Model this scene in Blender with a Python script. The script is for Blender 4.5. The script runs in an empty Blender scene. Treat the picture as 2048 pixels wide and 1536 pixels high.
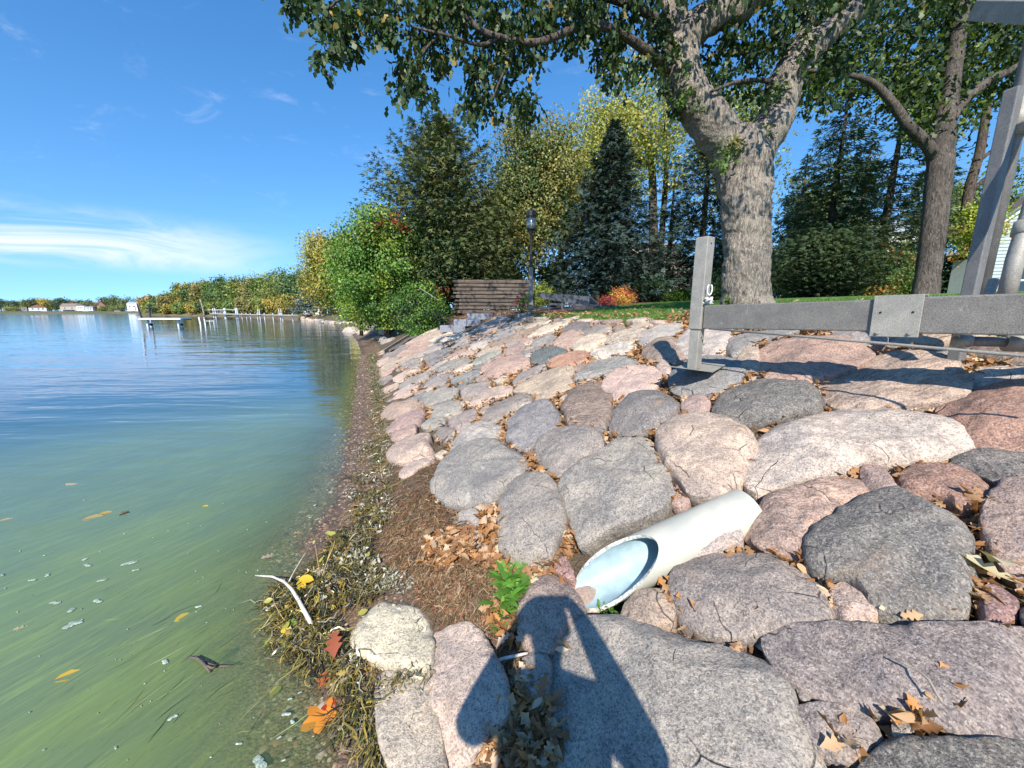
import bpy, bmesh, math, random
import numpy as np
from mathutils import Vector, Matrix, noise as mnoise
PI = math.pi
R = math.radians
sc = bpy.context.scene
COL = sc.collection

# ------------------------------------------------------------------ camera
H = 1.75
FPX = 771.0
PITCH = math.atan(146.5 / FPX)
cam_d = bpy.data.cameras.new("camera")
cam_d.sensor_width = 36.0
cam_d.lens = FPX / 2048.0 * 36.0
cam_d.clip_start = 0.02
cam_d.clip_end = 6000
cam = bpy.data.objects.new("camera", cam_d)
COL.objects.link(cam)
cam.location = (0, 0, H)
cam.rotation_euler = (PI / 2 - PITCH, 0, 0)
sc.camera = cam

# ------------------------------------------------------------------ light
SUN_EL, SUN_BACK = R(39.0), R(6.5)          # sun behind the camera, a little to its left
SUN = Vector((-math.sin(SUN_BACK) * math.cos(SUN_EL), -math.cos(SUN_BACK) * math.cos(SUN_EL), math.sin(SUN_EL)))
sun_d = bpy.data.lights.new("sun", "SUN")
sun_d.energy = 4.6
sun_d.angle = R(0.53)
sun_d.color = (1.0, 0.935, 0.83)
sun_o = bpy.data.objects.new("sun", sun_d)
COL.objects.link(sun_o)
sun_o.rotation_euler = SUN.to_track_quat("Z", "Y").to_euler()
sun_o.location = SUN * 60

vs = sc.view_settings
vs.view_transform = "Standard"
vs.look = "None"
vs.exposure = 0.72
vs.gamma = 1.0
vs.use_curve_mapping = False
sc.cycles.use_denoising = True
sc.cycles.max_bounces = 6
sc.cycles.transparent_max_bounces = 12
sc.cycles.caustics_reflective = False
sc.cycles.caustics_refractive = False
sc.cycles.sample_clamp_indirect = 6.0


class NT:
    """small node-tree helper"""

    def __init__(self, tree):
        self.t = tree
        self.n = tree.nodes
        self.l = tree.links
        self.n.clear()

    def node(self, typ, ins=None, **props):
        nd = self.n.new(typ)
        for k, v in props.items():
            setattr(nd, k, v)
        if ins:
            for k, v in ins.items():
                self.set(nd, k, v)
        return nd

    def set(self, nd, k, v):
        s = nd.inputs[k]
        if isinstance(v, bpy.types.NodeSocket):
            self.l.new(v, s)
        elif isinstance(v, bpy.types.Node):
            self.l.new(v.outputs[0], s)
        else:
            if isinstance(v, (tuple, list)) and s.type == "RGBA" and len(v) == 3:
                v = (*v, 1.0)
            s.default_value = v

    def m(self, op, a, b=0.0, c=None, clamp=False):
        nd = self.n.new("ShaderNodeMath")
        nd.operation = op
        nd.use_clamp = clamp
        self.set(nd, 0, a)
        self.set(nd, 1, b)
        if c is not None:
            self.set(nd, 2, c)
        return nd.outputs[0]

    def mix(self, f, a, b, blend="MIX"):
        nd = self.n.new("ShaderNodeMix")
        nd.data_type = "RGBA"
        nd.blend_type = blend
        for k, v in ((0, f), (6, a), (7, b)):
            s = nd.inputs[k]
            if isinstance(v, bpy.types.NodeSocket):
                self.l.new(v, s)
            else:
                if isinstance(v, (tuple, list)) and len(v) == 3:
                    v = (*v, 1.0)
                s.default_value = v
        return nd.outputs[2]

    def ss(self, x, lo, hi):
        nd = self.n.new("ShaderNodeMapRange")
        nd.interpolation_type = "SMOOTHSTEP"
        self.set(nd, 0, x)
        nd.inputs[1].default_value = lo
        nd.inputs[2].default_value = hi
        return nd.outputs[0]

    def noise(self, vec, scale, detail=3.0, rough=0.5, dist=0.0):
        nd = self.n.new("ShaderNodeTexNoise")
        if vec is not None:
            self.l.new(vec, nd.inputs["Vector"])
        nd.inputs["Scale"].default_value = scale
        nd.inputs["Detail"].default_value = detail
        nd.inputs["Roughness"].default_value = rough
        nd.inputs["Distortion"].default_value = dist
        return nd.outputs[0]

    def mapping(self, vec, loc=(0, 0, 0), rot=(0, 0, 0), scale=(1, 1, 1)):
        nd = self.n.new("ShaderNodeMapping")
        self.l.new(vec, nd.inputs[0])
        nd.inputs[1].default_value = loc
        nd.inputs[2].default_value = rot
        nd.inputs[3].default_value = scale
        return nd.outputs[0]

    def bump(self, height, strength=0.3, distance=0.02, normal=None):
        nd = self.n.new("ShaderNodeBump")
        nd.inputs["Strength"].default_value = strength
        nd.inputs["Distance"].default_value = distance
        self.l.new(height, nd.inputs["Height"])
        if normal is not None:
            self.l.new(normal, nd.inputs["Normal"])
        return nd.outputs[0]


# ------------------------------------------------------------------ sky
world = bpy.data.worlds.new("World")
sc.world = world
world.use_nodes = True
w = NT(world.node_tree)
sky = w.node("ShaderNodeTexSky")
sky.sky_type = "NISHITA"
sky.sun_disc = False
sky.sun_elevation = SUN_EL
sky.sun_rotation = math.atan2(SUN.x, SUN.y)
sky.altitude = 200
sky.air_density = 1.0
sky.dust_density = 0.05
sky.ozone_density = 2.2
tc = w.node("ShaderNodeTexCoord")
gen = tc.outputs["Generated"]
sep0 = w.node("ShaderNodeSeparateXYZ", {0: gen})
# clear dry autumn air: no yellow band along the horizon
comb = w.node("ShaderNodeCombineXYZ", {0: sep0.outputs[0], 1: sep0.outputs[1], 2: w.m("ADD", w.m("MULTIPLY", w.m("MAXIMUM", sep0.outputs[2], 0.0), 0.86), 0.14)})
w.set(sky, "Vector", w.node("ShaderNodeVectorMath", {0: comb.outputs[0]}, operation="NORMALIZE").outputs[0])
hsv = w.node("ShaderNodeHueSaturation", {"Color": sky.outputs[0], "Saturation": 1.29, "Value": 1.0})
sep = w.node("ShaderNodeSeparateXYZ", {0: gen})
vx, vy, vz = sep.outputs
# thin cirrus: noise stretched along the horizon, thicker low over the far shore of the lake
cm = w.mapping(gen, rot=(0, 0, R(40)), scale=(2.2, 7.0, 21.0))
n1 = w.noise(cm, 1.0, 8.0, 0.62, 0.9)
cm2 = w.mapping(gen, loc=(3.1, 1.7, 0.4), rot=(R(8), R(5), R(30)), scale=(4.0, 9.0, 16.0))
n2 = w.noise(cm2, 1.4, 9.0, 0.66, 0.6)
low = w.m("MULTIPLY", w.ss(vz, 0.06, 0.10), w.m("SUBTRACT", 1.0, w.ss(vz, 0.12, 0.185)))
left = w.ss(w.m("SUBTRACT", w.m("MULTIPLY", vy, 0.0), vx), 0.42, 0.75)
band = w.m("MULTIPLY", w.m("MULTIPLY", low, left), w.ss(n1, 0.30, 0.66))
high = w.m("MULTIPLY", w.m("MULTIPLY", w.ss(vz, 0.10, 0.30), w.m("SUBTRACT", 1.0, w.ss(vz, 0.42, 0.62))), w.ss(n2, 0.56, 0.86))
cl = w.m("MINIMUM", w.m("ADD", w.m("MULTIPLY", band, 1.0), w.m("MULTIPLY", high, 0.26)), 0.9)
skyc = w.mix(cl, hsv.outputs[0], (4.4, 4.6, 5.5))
bg = w.node("ShaderNodeBackground", {"Color": skyc, "Strength": 0.15})
w.node("ShaderNodeOutputWorld", {0: bg})

# ------------------------------------------------------------------ geometry helpers
CP, SP = math.cos(PITCH), math.sin(PITCH)
DX, DY = -0.342, 0.940                  # along the shore; (0.940, 0.342) is inland


def ray(px, py):
    x, v = (px - 1024) / FPX, (py - 768) / FPX
    return x, CP - v * SP, -SP - v * CP


def P(px, py, D):
    a, b, c = ray(px, py)
    return Vector((a * D, b * D, H + c * D))


def onz(px, py, z=0.0):
    a, b, c = ray(px, py)
    D = (z - H) / c
    return Vector((a * D, b * D, z))


def st_of(x, y):
    return DX * x + DY * y, DY * x - DX * y


def xy_of(s, t):
    return DX * s + DY * t, DY * s - DX * t


def vnoise(x, y, seed=0):
    """smooth value noise on arrays, 0..1"""
    x = np.asarray(x, float); y = np.asarray(y, float)
    xi, yi = np.floor(x), np.floor(y)
    fx, fy = x - xi, y - yi
    fx = fx * fx * (3 - 2 * fx); fy = fy * fy * (3 - 2 * fy)

    def h(a, b):
        v = np.sin(a * 127.1 + b * 311.7 + seed * 74.7) * 43758.5453
        return v - np.floor(v)
    return (h(xi, yi) * (1 - fx) + h(xi + 1, yi) * fx) * (1 - fy) + (h(xi, yi + 1) * (1 - fx) + h(xi + 1, yi + 1) * fx) * fy


SHORE = np.array([(-400, -0.3), (0, -0.25), (1.3, -0.2), (1.9, -0.36), (3.1, -0.55), (3.7, -0.40), (4.6, -0.38), (7, -0.36), (17, -0.40), (24, -0.75), (35, -1.6), (60, -5), (88, -13),
                  (138, -38), (185, -76), (195, -86), (205, -60), (230, 60), (260, 300), (300, 700), (5000, 900)], float)


def shore_t(s):
    return np.interp(s, SHORE[:, 0], SHORE[:, 1]) + 0.05 * (vnoise(np.asarray(s) * 2.3, 0.5) - 0.5) * (np.asarray(s) < 20)


def bank_z(s, t):
    """height of the shore profile that the boulders are laid to"""
    s = np.asarray(s, float); t = np.asarray(t, float)
    u = t - shore_t(s)
    near = np.interp(u, [-60, -6, -1.5, -0.3, 0, 0.25, 0.6, 4.4, 12.4, 40, 400], [-3.2, -1.6, -0.30, -0.028, 0, 0.035, 0.09, 1.60, 2.13, 2.6, 3.3])
    far = np.interp(u, [-60, -6, -1.5, 0, 0.6, 2.6, 12, 400], [-3.2, -1.4, -0.3, 0, 0.25, 1.1, 1.7, 3.0])
    k = np.clip((s - 18) / 8, 0, 1)
    return near * (1 - k) + far * k


FARR = 395.0


def ground_z(s, t):
    z = bank_z(s, t)
    u = t - shore_t(s)
    sink = 0.085 * np.clip((u - 0.75) / 0.6, 0, 1) * np.clip((4.42 - u) / 0.15, 0, 1) * (np.asarray(s) < 16.6)
    r = np.hypot(*xy_of(np.asarray(s, float), np.asarray(t, float)))
    rr = r + 14 * (vnoise(np.asarray(s) / 60, np.asarray(t) / 60, 3) - 0.5)
    far = np.clip((rr - FARR) / 12.0, 0, 1) * 4.6
    return np.maximum(z - sink + far * (r > 300) * (z < 0), z - sink)


def gz(x, y):
    s, t = st_of(x, y)
    return float(ground_z(s, t))


def onbank(px, py, off=0.0):
    """where the view through a pixel of the photograph meets the bank"""
    a, b, c = ray(px, py)
    lo = 0.3
    for D in np.concatenate([np.arange(0.6, 20, 0.02), np.arange(20, 120, 0.2)]):
        s, t = st_of(a * D, b * D)
        if H + c * D < float(bank_z(s, t)) + off:
            return a * D, b * D, H + c * D
    return a * 120, b * 120, 0.0


def onbank_arr(pts, off=0.0):
    out = []
    Ds = np.concatenate([np.arange(0.5, 22, 0.01), np.arange(22, 120, 0.1)])
    for px, py in pts:
        a, b, c = ray(px, py)
        s, t = st_of(a * Ds, b * Ds)
        below = H + c * Ds < bank_z(s, t) + off
        i = int(np.argmax(below)) if below.any() else len(Ds) - 1
        out.append((s[i], t[i]))
    return np.array(out)


def tag(o, label=None, cat=None, group=None, kind=None):
    if label: o["label"] = label
    if cat: o["category"] = cat
    if group: o["group"] = group
    if kind: o["kind"] = kind
    return o


def empty(name, loc, rz=0.0, label=None, cat=None, group=None):
    o = bpy.data.objects.new(name, None)
    o.empty_display_size = 0.1
    COL.objects.link(o)
    o.location = loc
    o.rotation_euler = (0, 0, rz)
    return tag(o, label, cat, group)


def link(name, me, mat=None, parent=None):
    o = bpy.data.objects.new(name, me)
    COL.objects.link(o)
    if mat is not None and not me.materials:
        me.materials.append(mat)
    if parent is not None:
        o.parent = parent
    return o


def np_mesh(name, verts, faces, cols=None, smooth=False):
    """verts (n,3), faces (m,k) array or list of such arrays with different k"""
    verts = np.asarray(verts, np.float32)
    groups = faces if isinstance(faces, list) else [faces]
    groups = [np.asarray(f, np.int32) for f in groups if len(f)]
    me = bpy.data.meshes.new(name)
    me.vertices.add(len(verts))
    me.vertices.foreach_set("co", verts.ravel())
    loops = np.concatenate([g.ravel() for g in groups])
    me.loops.add(len(loops))
    me.loops.foreach_set("vertex_index", loops)
    tot = np.concatenate([np.full(len(g), g.shape[1], np.int32) for g in groups])
    start = np.concatenate([[0], np.cumsum(tot)[:-1]]).astype(np.int32)
    me.polygons.add(len(tot))
    me.polygons.foreach_set("loop_start", start)
    me.polygons.foreach_set("loop_total", tot)
    if smooth:
        me.polygons.foreach_set("use_smooth", np.ones(len(tot), bool))
    if cols is not None:
        at = me.color_attributes.new("Col", "FLOAT_COLOR", "POINT")
        c = np.ones((len(verts), 4), np.float32)
        c[:, : cols.shape[1]] = cols
        at.data.foreach_set("color", c.ravel())
    me.update(calc_edges=True)
    return me


class MB:
    """collects boxes, tubes and the like, builds ONE mesh object"""

    def __init__(self):
        self.v = []
        self.f = []
        self.c = []
        self.n = 0

    def add(self, verts, faces, col=None):
        verts = [tuple(p) for p in verts]
        self.v += verts
        self.f += [tuple(i + self.n for i in f) for f in faces]
        self.c += [(col or (1, 1, 1))] * len(verts)
        self.n += len(verts)

    def box(self, c, size, M=None, col=None):
        sx, sy, sz = (q / 2 for q in size)
        vs_ = [Vector((x * sx, y * sy, z * sz)) for x in (-1, 1) for y in (-1, 1) for z in (-1, 1)]
        if M is not None:
            vs_ = [M @ p for p in vs_]
        c = Vector(c)
        self.add([p + c for p in vs_], [(0, 1, 3, 2), (4, 6, 7, 5), (0, 4, 5, 1), (2, 3, 7, 6), (0, 2, 6, 4), (1, 5, 7, 3)], col)

    def beam(self, a, b, w_, h_, up=(0, 0, 1), col=None):
        a, b = Vector(a), Vector(b)
        d = (b - a)
        L = d.length
        d.normalize()
        x = d.cross(Vector(up))
        if x.length < 1e-4:
            x = d.cross(Vector((1, 0, 0)))
        x.normalize()
        z = x.cross(d).normalized()
        M = Matrix((x, d, z)).transposed()
        self.box((a + b) / 2, (w_, L, h_), M, col)

    def tube(self, pts, rad, n=8, cap=True, col=None, wob=0.0, seed=0):
        pts = [Vector(p) for p in pts]
        if not hasattr(rad, "__len__"):
            rad = [rad] * len(pts)
        rings, up = [], None
        verts = []
        for i, p in enumerate(pts):
            t = (pts[min(i + 1, len(pts) - 1)] - pts[max(i - 1, 0)]).normalized()
            if up is None:
                up = t.orthogonal().normalized()
            up = (up - t * up.dot(t)).normalized()
            side = t.cross(up)
            for k in range(n):
                a = 2 * PI * k / n
                r = rad[i]
                if wob:
                    r *= 1 + wob * mnoise.noise(Vector((math.cos(a) * 1.3 + seed, math.sin(a) * 1.3, i * 0.6)))
                verts.append(p + (up * math.cos(a) + side * math.sin(a)) * r)
        faces = []
        for i in range(len(pts) - 1):
            for k in range(n):
                k2 = (k + 1) % n
                faces.append((i * n + k, i * n + k2, (i + 1) * n + k2, (i + 1) * n + k))
        if cap:
            faces.append(tuple(range(n - 1, -1, -1)))
            faces.append(tuple((len(pts) - 1) * n + k for k in range(n)))
        self.add(verts, faces, col)

    def lathe(self, prof, c=(0, 0, 0), n=16, col=None):
        c = Vector(c)
        verts, faces = [], []
        for r, z in prof:
            for k in range(n):
                a = 2 * PI * k / n
                verts.append(c + Vector((r * math.cos(a), r * math.sin(a), z)))
        for i in range(len(prof) - 1):
            for k in range(n):
                k2 = (k + 1) % n
                faces.append((i * n + k, i * n + k2, (i + 1) * n + k2, (i + 1) * n + k))
        faces.append(tuple(range(n - 1, -1, -1)))
        faces.append(tuple((len(prof) - 1) * n + k for k in range(n)))
        self.add(verts, faces, col)

    def build(self, name, mat, parent=None, smooth=False, bevel=0.0, seg=2, cols=False, origin=None):
        me = bpy.data.meshes.new(name)
        v = self.v
        if origin is not None:
            og = Vector(origin)
            v = [Vector(p) - og for p in v]
        me.from_pydata([tuple(p) for p in v], [], self.f)
        if cols:
            at = me.color_attributes.new("Col", "FLOAT_COLOR", "POINT")
            at.data.foreach_set("color", np.array([(*c, 1.0) for c in self.c], np.float32).ravel())
        if smooth:
            me.polygons.foreach_set("use_smooth", np.ones(len(me.polygons), bool))
        me.update()
        o = link(name, me, mat, parent)
        if origin is not None:
            o.location = origin
        if bevel:
            b = o.modifiers.new("bevel", "BEVEL")
            b.width = bevel
            b.segments = seg
            b.limit_method = "ANGLE"
            b.harden_normals = False
        return o


# ------------------------------------------------------------------ materials
def new_mat(name):
    m = bpy.data.materials.new(name)
    m.use_nodes = True
    return m, NT(m.node_tree)


def out(nt, shader):
    nt.node("ShaderNodeOutputMaterial", {0: shader})


def plain(name, col, rough=0.6, metal=0.0, var=0.12, scale=8.0, bump=0.1, bscale=60.0, spots=None, stretch=(1, 1, 1), attr=False, spec=0.5):
    m, t = new_mat(name)
    c0 = t.node("ShaderNodeTexCoord").outputs["Object"]
    cc = t.mapping(c0, scale=stretch)
    n = t.noise(cc, scale, 5, 0.6)
    base = t.node("ShaderNodeAttribute", attribute_name="Col").outputs[0] if attr else None
    if base is None:
        lo = tuple(x * (1 - var * 1.6) for x in col)
        hi = tuple(min(1, x * (1 + var * 1.6)) for x in col)
        c = t.mix(t.ss(n, 0.3, 0.7), lo, hi)
    else:
        c = t.mix(1.0, base, t.mix(t.ss(n, 0.3, 0.7), (1 - var * 1.6,) * 3, (1 + var * 1.6,) * 3), "MULTIPLY")
    if spots:
        n2 = t.noise(cc, spots[0], 4, 0.7)
        c = t.mix(t.ss(n2, spots[1], spots[1] + 0.08), c, spots[2])
    nb = t.noise(cc, bscale, 4, 0.65)
    p = t.node("ShaderNodeBsdfPrincipled", {"Base Color": c, "Roughness": rough, "Metallic": metal, "Specular IOR Level": spec})
    if bump:
        t.set(p, "Normal", t.bump(nb, 0.6, bump * 0.02))
    out(t, p)
    return m


def leaf_mat(name, trans=0.35, gloss=0.12, rough=0.45):
    m, t = new_mat(name)
    a = t.node("ShaderNodeAttribute", attribute_name="Col").outputs[0]
    d = t.node("ShaderNodeBsdfDiffuse", {"Color": a})
    tcol = t.mix(1.0, a, (1.25, 1.35, 0.55), "MULTIPLY")
    tr = t.node("ShaderNodeBsdfTranslucent", {"Color": tcol})
    mx = t.node("ShaderNodeMixShader", {0: trans, 1: d, 2: tr})
    g = t.node("ShaderNodeBsdfGlossy", {"Color": (0.95, 1.0, 0.9), "Roughness": rough})
    mx2 = t.node("ShaderNodeMixShader", {0: gloss * 0.35, 1: mx, 2: g})
    out(t, mx2)
    return m


M_LEAF = leaf_mat("leaf", 0.30, 0.06)
M_NEEDLE = leaf_mat("needle", 0.12, 0.03, 0.6)
M_DRY = leaf_mat("dry_leaf", 0.25, 0.05, 0.6)
M_WEED = leaf_mat("weed", 0.25, 0.16, 0.3)
# ------------------------------------------------------------------ ground: one sheet out to the horizon
def axis(spans):
    a = []
    for lo, hi, st in spans:
        a += list(np.arange(lo, hi - 1e-6, st))
    a.append(spans[-1][1])
    return np.array(a)


def grid_mesh(S, T):
    ss_, tt = np.meshgrid(S, T, indexing="ij")
    n, m_ = ss_.shape
    i = np.arange(n * m_).reshape(n, m_)
    f = np.stack([i[:-1, :-1], i[:-1, 1:], i[1:, 1:], i[1:, :-1]], -1).reshape(-1, 4)
    return ss_.ravel(), tt.ravel(), f


S_AX = axis([(-900, -100, 80), (-100, -20, 10), (-20, -3, 1.0), (-3, 8, 0.05), (8, 20, 0.12), (20, 60, 0.8), (60, 240, 3.0), (240, 900, 15)])
T_AX = axis([(-900, -200, 18), (-200, -20, 4.0), (-20, -3, 0.7), (-3, -1.2, 0.15), (-1.2, 1.4, 0.045), (1.4, 6, 0.1), (6, 14, 0.4), (14, 60, 3), (60, 900, 30)])
gs, gt, gf = grid_mesh(S_AX, T_AX)
gz_ = ground_z(gs, gt)
u_ = gt - shore_t(gs)
gx, gy = xy_of(gs, gt)
# the brown soil patch heaped at the foot of the boulders
DIRT = [(1.9, 0.30, 0.40, 0.26, 0.035), (2.5, 0.24, 0.5, 0.30, 0.04), (3.1, 0.2, 0.5, 0.28, 0.03), (3.6, 0.36, 0.4, 0.2, 0.02), (2.15, 0.48, 0.4, 0.2, 0.03)]
PA = np.array(onbank(1222, 1148, 0.045)); PB = np.array(onbank(1478, 1012, 0.0))
pd_ = (PB - PA)[:2]; pl_ = np.hypot(*pd_); pd_ = pd_ / pl_


def relief(s, t):
    """lumps of soil, the heaped patch, and the shallow trench where the drain pipe comes out"""
    s = np.asarray(s, float); t = np.asarray(t, float)
    x, y = xy_of(s, t)
    u = t - shore_t(s)
    nearw = (s > -3) & (s < 20) & (t > -3) & (t < 6)
    z = nearw * np.clip((u + 0.05) / 0.3, 0.12, 1) * (u > -0.6) * (0.035 * (vnoise(x * 6, y * 6, 1) - 0.5) + 0.02 * (vnoise(x * 17, y * 17, 2) - 0.5))
    d = np.zeros(s.shape)
    for a, b, ra, rb, h_ in DIRT:
        e = np.exp(-(((s - a) / ra) ** 2 + ((t - b) / rb) ** 2))
        z = z + h_ * e
        d = np.maximum(d, np.clip(e * 1.6, 0, 1))
    al = (x - PA[0]) * pd_[0] + (y - PA[1]) * pd_[1]
    ac = np.abs(-(x - PA[0]) * pd_[1] + (y - PA[1]) * pd_[0])
    z = z - 0.17 * np.clip((0.20 - ac) / 0.06, 0, 1) * np.clip((al + 0.22) / 0.1, 0, 1) * np.clip((pl_ + 0.4 - al) / 0.1, 0, 1)
    return z, d


rel_, dirt = relief(gs, gt)
gz_ = gz_ + rel_


def zone(mask, col, base):
    m3 = np.clip(mask, 0, 1)[:, None]
    return base * (1 - m3) + np.array(col)[None] * m3


nz = vnoise(gx * 5, gy * 5, 5)
gc = np.tile(np.array([[0.10, 0.075, 0.05]]), (len(gs), 1))
gc = zone((u_ < 0.12) * 1.0, (0.19, 0.155, 0.10), gc)                       # lake bed
gc = zone(((u_ > -0.10) & (u_ < 0.75)) * (0.75 + 0.25 * nz), (0.155, 0.10, 0.065), gc)   # gravel strip
gc = zone(((u_ > -0.03) & (u_ < 0.16)) * 0.75, (0.085, 0.06, 0.05), gc)        # wet edge
gc = zone(dirt * (0.7 + 0.3 * vnoise(gx * 9, gy * 9, 8)), (0.115, 0.078, 0.05), gc)
lawn = ((gt > 4.0) & (gs < 9.8 + (gt - 4) * 0.55) & (gs > -60) & (gt < 60)) * 1.0
mulch = ((gt > 3.7) & (gt < 60) & (lawn < 0.5) & (gs < 30)) * 1.0
gc = zone(mulch, (0.20, 0.115, 0.07), gc)
gc = zone(lawn * (0.8 + 0.2 * nz), (0.095, 0.185, 0.03), gc)
gc = zone(((gs > 18) & (u_ > 2.2)) * 1.0, (0.09, 0.11, 0.04), gc)
gc = zone((np.hypot(gx, gy) > 300) * (gz_ > 0.3) * 1.0, (0.10, 0.11, 0.05), gc)
m, t = new_mat("ground")
a = t.node("ShaderNodeAttribute", attribute_name="Col").outputs[0]
pos = t.node("ShaderNodeNewGeometry").outputs["Position"]
n1 = t.noise(pos, 42, 5, 0.7)
n2 = t.noise(pos, 4.5, 4, 0.6)
vo = t.node("ShaderNodeTexVoronoi", {"Vector": pos, "Scale": 75.0})
c = t.mix(1.0, a, t.mix(t.ss(n1, 0.25, 0.75), (0.45, 0.45, 0.45), (1.6, 1.55, 1.5)), "MULTIPLY")
c = t.mix(1.0, c, t.mix(t.ss(n2, 0.3, 0.7), (0.78, 0.8, 0.8), (1.2, 1.2, 1.15)), "MULTIPLY")
p = t.node("ShaderNodeBsdfPrincipled", {"Base Color": c, "Roughness": 0.85})
t.set(p, "Normal", t.bump(t.m("ADD", n1, vo.outputs[0]), 0.7, 0.012))
out(t, p)
M_GROUND = m
g_me = np_mesh("ground", np.stack([gx, gy, gz_], -1), gf, gc, smooth=True)
tag(link("ground", g_me, m), kind="structure")

# ------------------------------------------------------------------ water
keep = None
ws, wt, wf = grid_mesh(axis([(-900, -100, 80), (-100, -20, 10), (-20, -3, 1.0), (-3, 8, 0.1), (8, 20, 0.3), (20, 60, 1.5), (60, 240, 6.0), (240, 900, 20)]),
                       axis([(-900, -200, 25), (-200, -20, 6.0), (-20, -3, 0.8), (-3, -1.2, 0.15), (-1.2, 1.4, 0.06), (1.4, 6, 0.4), (6, 60, 6), (60, 900, 40)]))
wx, wy = xy_of(ws, wt)
depth = -np.minimum(ground_z(ws, wt), 0.3)
ok = (depth[wf] > -0.12).any(1)
wc = np.zeros((len(ws), 3))
wc[:, 0] = np.clip(1 - np.exp(-np.maximum(depth, 0) / 0.075), 0, 1)
wc[:, 1] = np.exp(-np.hypot(wx + 0.9, wy - 1.4) / 2.5)              # thickest of the algae drifted against the near shore
m, t = new_mat("lake_water")
at = t.node("ShaderNodeAttribute", attribute_name="Col")
sp = t.node("ShaderNodeSeparateColor", {0: at.outputs[0]})
pos = t.node("ShaderNodeNewGeometry").outputs["Position"]
# algae strands combed along the shore
st = t.mapping(t.mapping(pos, rot=(0, 0, R(-66))), scale=(1.1, 8.0, 1.0))
s1 = t.noise(st, 2.6, 9, 0.72, 0.9)
st2 = t.mapping(t.mapping(pos, rot=(0, 0, R(-55))), scale=(0.8, 2.2, 1.0))
s2 = t.noise(st2, 0.9, 4, 0.55, 0.4)
st3 = t.mapping(t.mapping(pos, rot=(0, 0, R(-72))), scale=(3.0, 26.0, 1.0))
s3 = t.noise(st3, 2.0, 6, 0.7, 1.2)
gcol = t.mix(t.ss(s2, 0.22, 0.82), (0.130, 0.185, 0.100), (0.175, 0.245, 0.080))
gcol = t.mix(t.m("MULTIPLY", t.ss(s1, 0.42, 0.78), 0.75), gcol, (0.250, 0.335, 0.100))
gcol = t.mix(t.m("MULTIPLY", t.ss(s1, 0.55, 0.28), 0.0), gcol, (0.02, 0.04, 0.02))
gcol = t.mix(t.m("MULTIPLY", t.ss(s3, 0.54, 0.66), 0.42), gcol, (0.070, 0.100, 0.050))
gcol = t.mix(t.ss(sp.outputs[1], 0.03, 0.75), t.mix(0.5, gcol, (0.085, 0.150, 0.150)), gcol)
gcol = t.mix(t.ss(sp.outputs[1], 0.004, 0.12), (0.020, 0.065, 0.100), gcol)
dif = t.node("ShaderNodeBsdfDiffuse", {"Color": gcol})
tra = t.node("ShaderNodeBsdfTransparent", {"Color": (0.86, 0.93, 0.80)})
body = t.node("ShaderNodeMixShader", {0: sp.outputs[0], 1: tra, 2: dif})
# ripples
w1 = t.noise(t.mapping(pos, rot=(0, 0, R(12)), scale=(0.32, 1.35, 1.0)), 0.85, 3, 0.5, 0.3)
w2 = t.noise(t.mapping(pos, rot=(0, 0, R(-8)), scale=(0.8, 3.2, 1.0)), 1.7, 2, 0.5, 0.2)
w3 = t.noise(t.mapping(pos, rot=(0, 0, R(20)), scale=(0.10, 0.5, 1.0)), 1.0, 2, 0.5, 0.2)
hgt = t.m("ADD", t.m("ADD", t.m("MULTIPLY", w1, 1.0), t.m("MULTIPLY", w2, 0.22)), t.m("MULTIPLY", w3, 1.3))
calm = t.m("SUBTRACT", 1.0, t.m("MULTIPLY", t.ss(sp.outputs[1], 0.05, 0.5), 0.75))
nb = t.node("ShaderNodeBump", {"Strength": calm, "Distance": 0.028, "Height": hgt})
gl = t.node("ShaderNodeBsdfGlossy", {"Color": (1, 1, 1), "Roughness": 0.04, "Normal": nb.outputs[0]})
ior = t.m("SUBTRACT", 1.333, t.m("MULTIPLY", t.node("ShaderNodeNewGeometry").outputs["Backfacing"], 0.583))   # seen from below the node inverts it again
fr = t.node("ShaderNodeFresnel", {"IOR": ior, "Normal": nb.outputs[0]})
sh = t.node("ShaderNodeMixShader", {0: fr.outputs[0], 1: body, 2: gl})
out(t, sh)
w_me = np_mesh("lake_water", np.stack([wx, wy, np.zeros(len(wx))], -1), wf[ok], wc, smooth=True)
tag(link("lake_water", w_me, m), kind="structure")
# ------------------------------------------------------------------ boulders of the bank
m, t = new_mat("granite")
oi = t.node("ShaderNodeObjectInfo")
co = t.node("ShaderNodeTexCoord").outputs["Object"]
off = t.node("ShaderNodeCombineXYZ", {0: t.m("MULTIPLY", oi.outputs["Random"], 40.0), 1: t.m("MULTIPLY", oi.outputs["Random"], 91.0), 2: 3.0})
cv = t.node("ShaderNodeVectorMath", {0: co, 1: off.outputs[0]}, operation="ADD").outputs[0]
base = oi.outputs["Color"]
big = t.noise(cv, 3.2, 5, 0.6, 0.4)
mid = t.noise(cv, 15.0, 4, 0.62, 0.3)
gr = t.noise(cv, 170.0, 3, 0.75)
vor = t.node("ShaderNodeTexVoronoi", {"Vector": cv, "Scale": 150.0})
grain = t.node("ShaderNodeSeparateColor", {0: vor.outputs["Color"]}).outputs[0]
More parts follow.
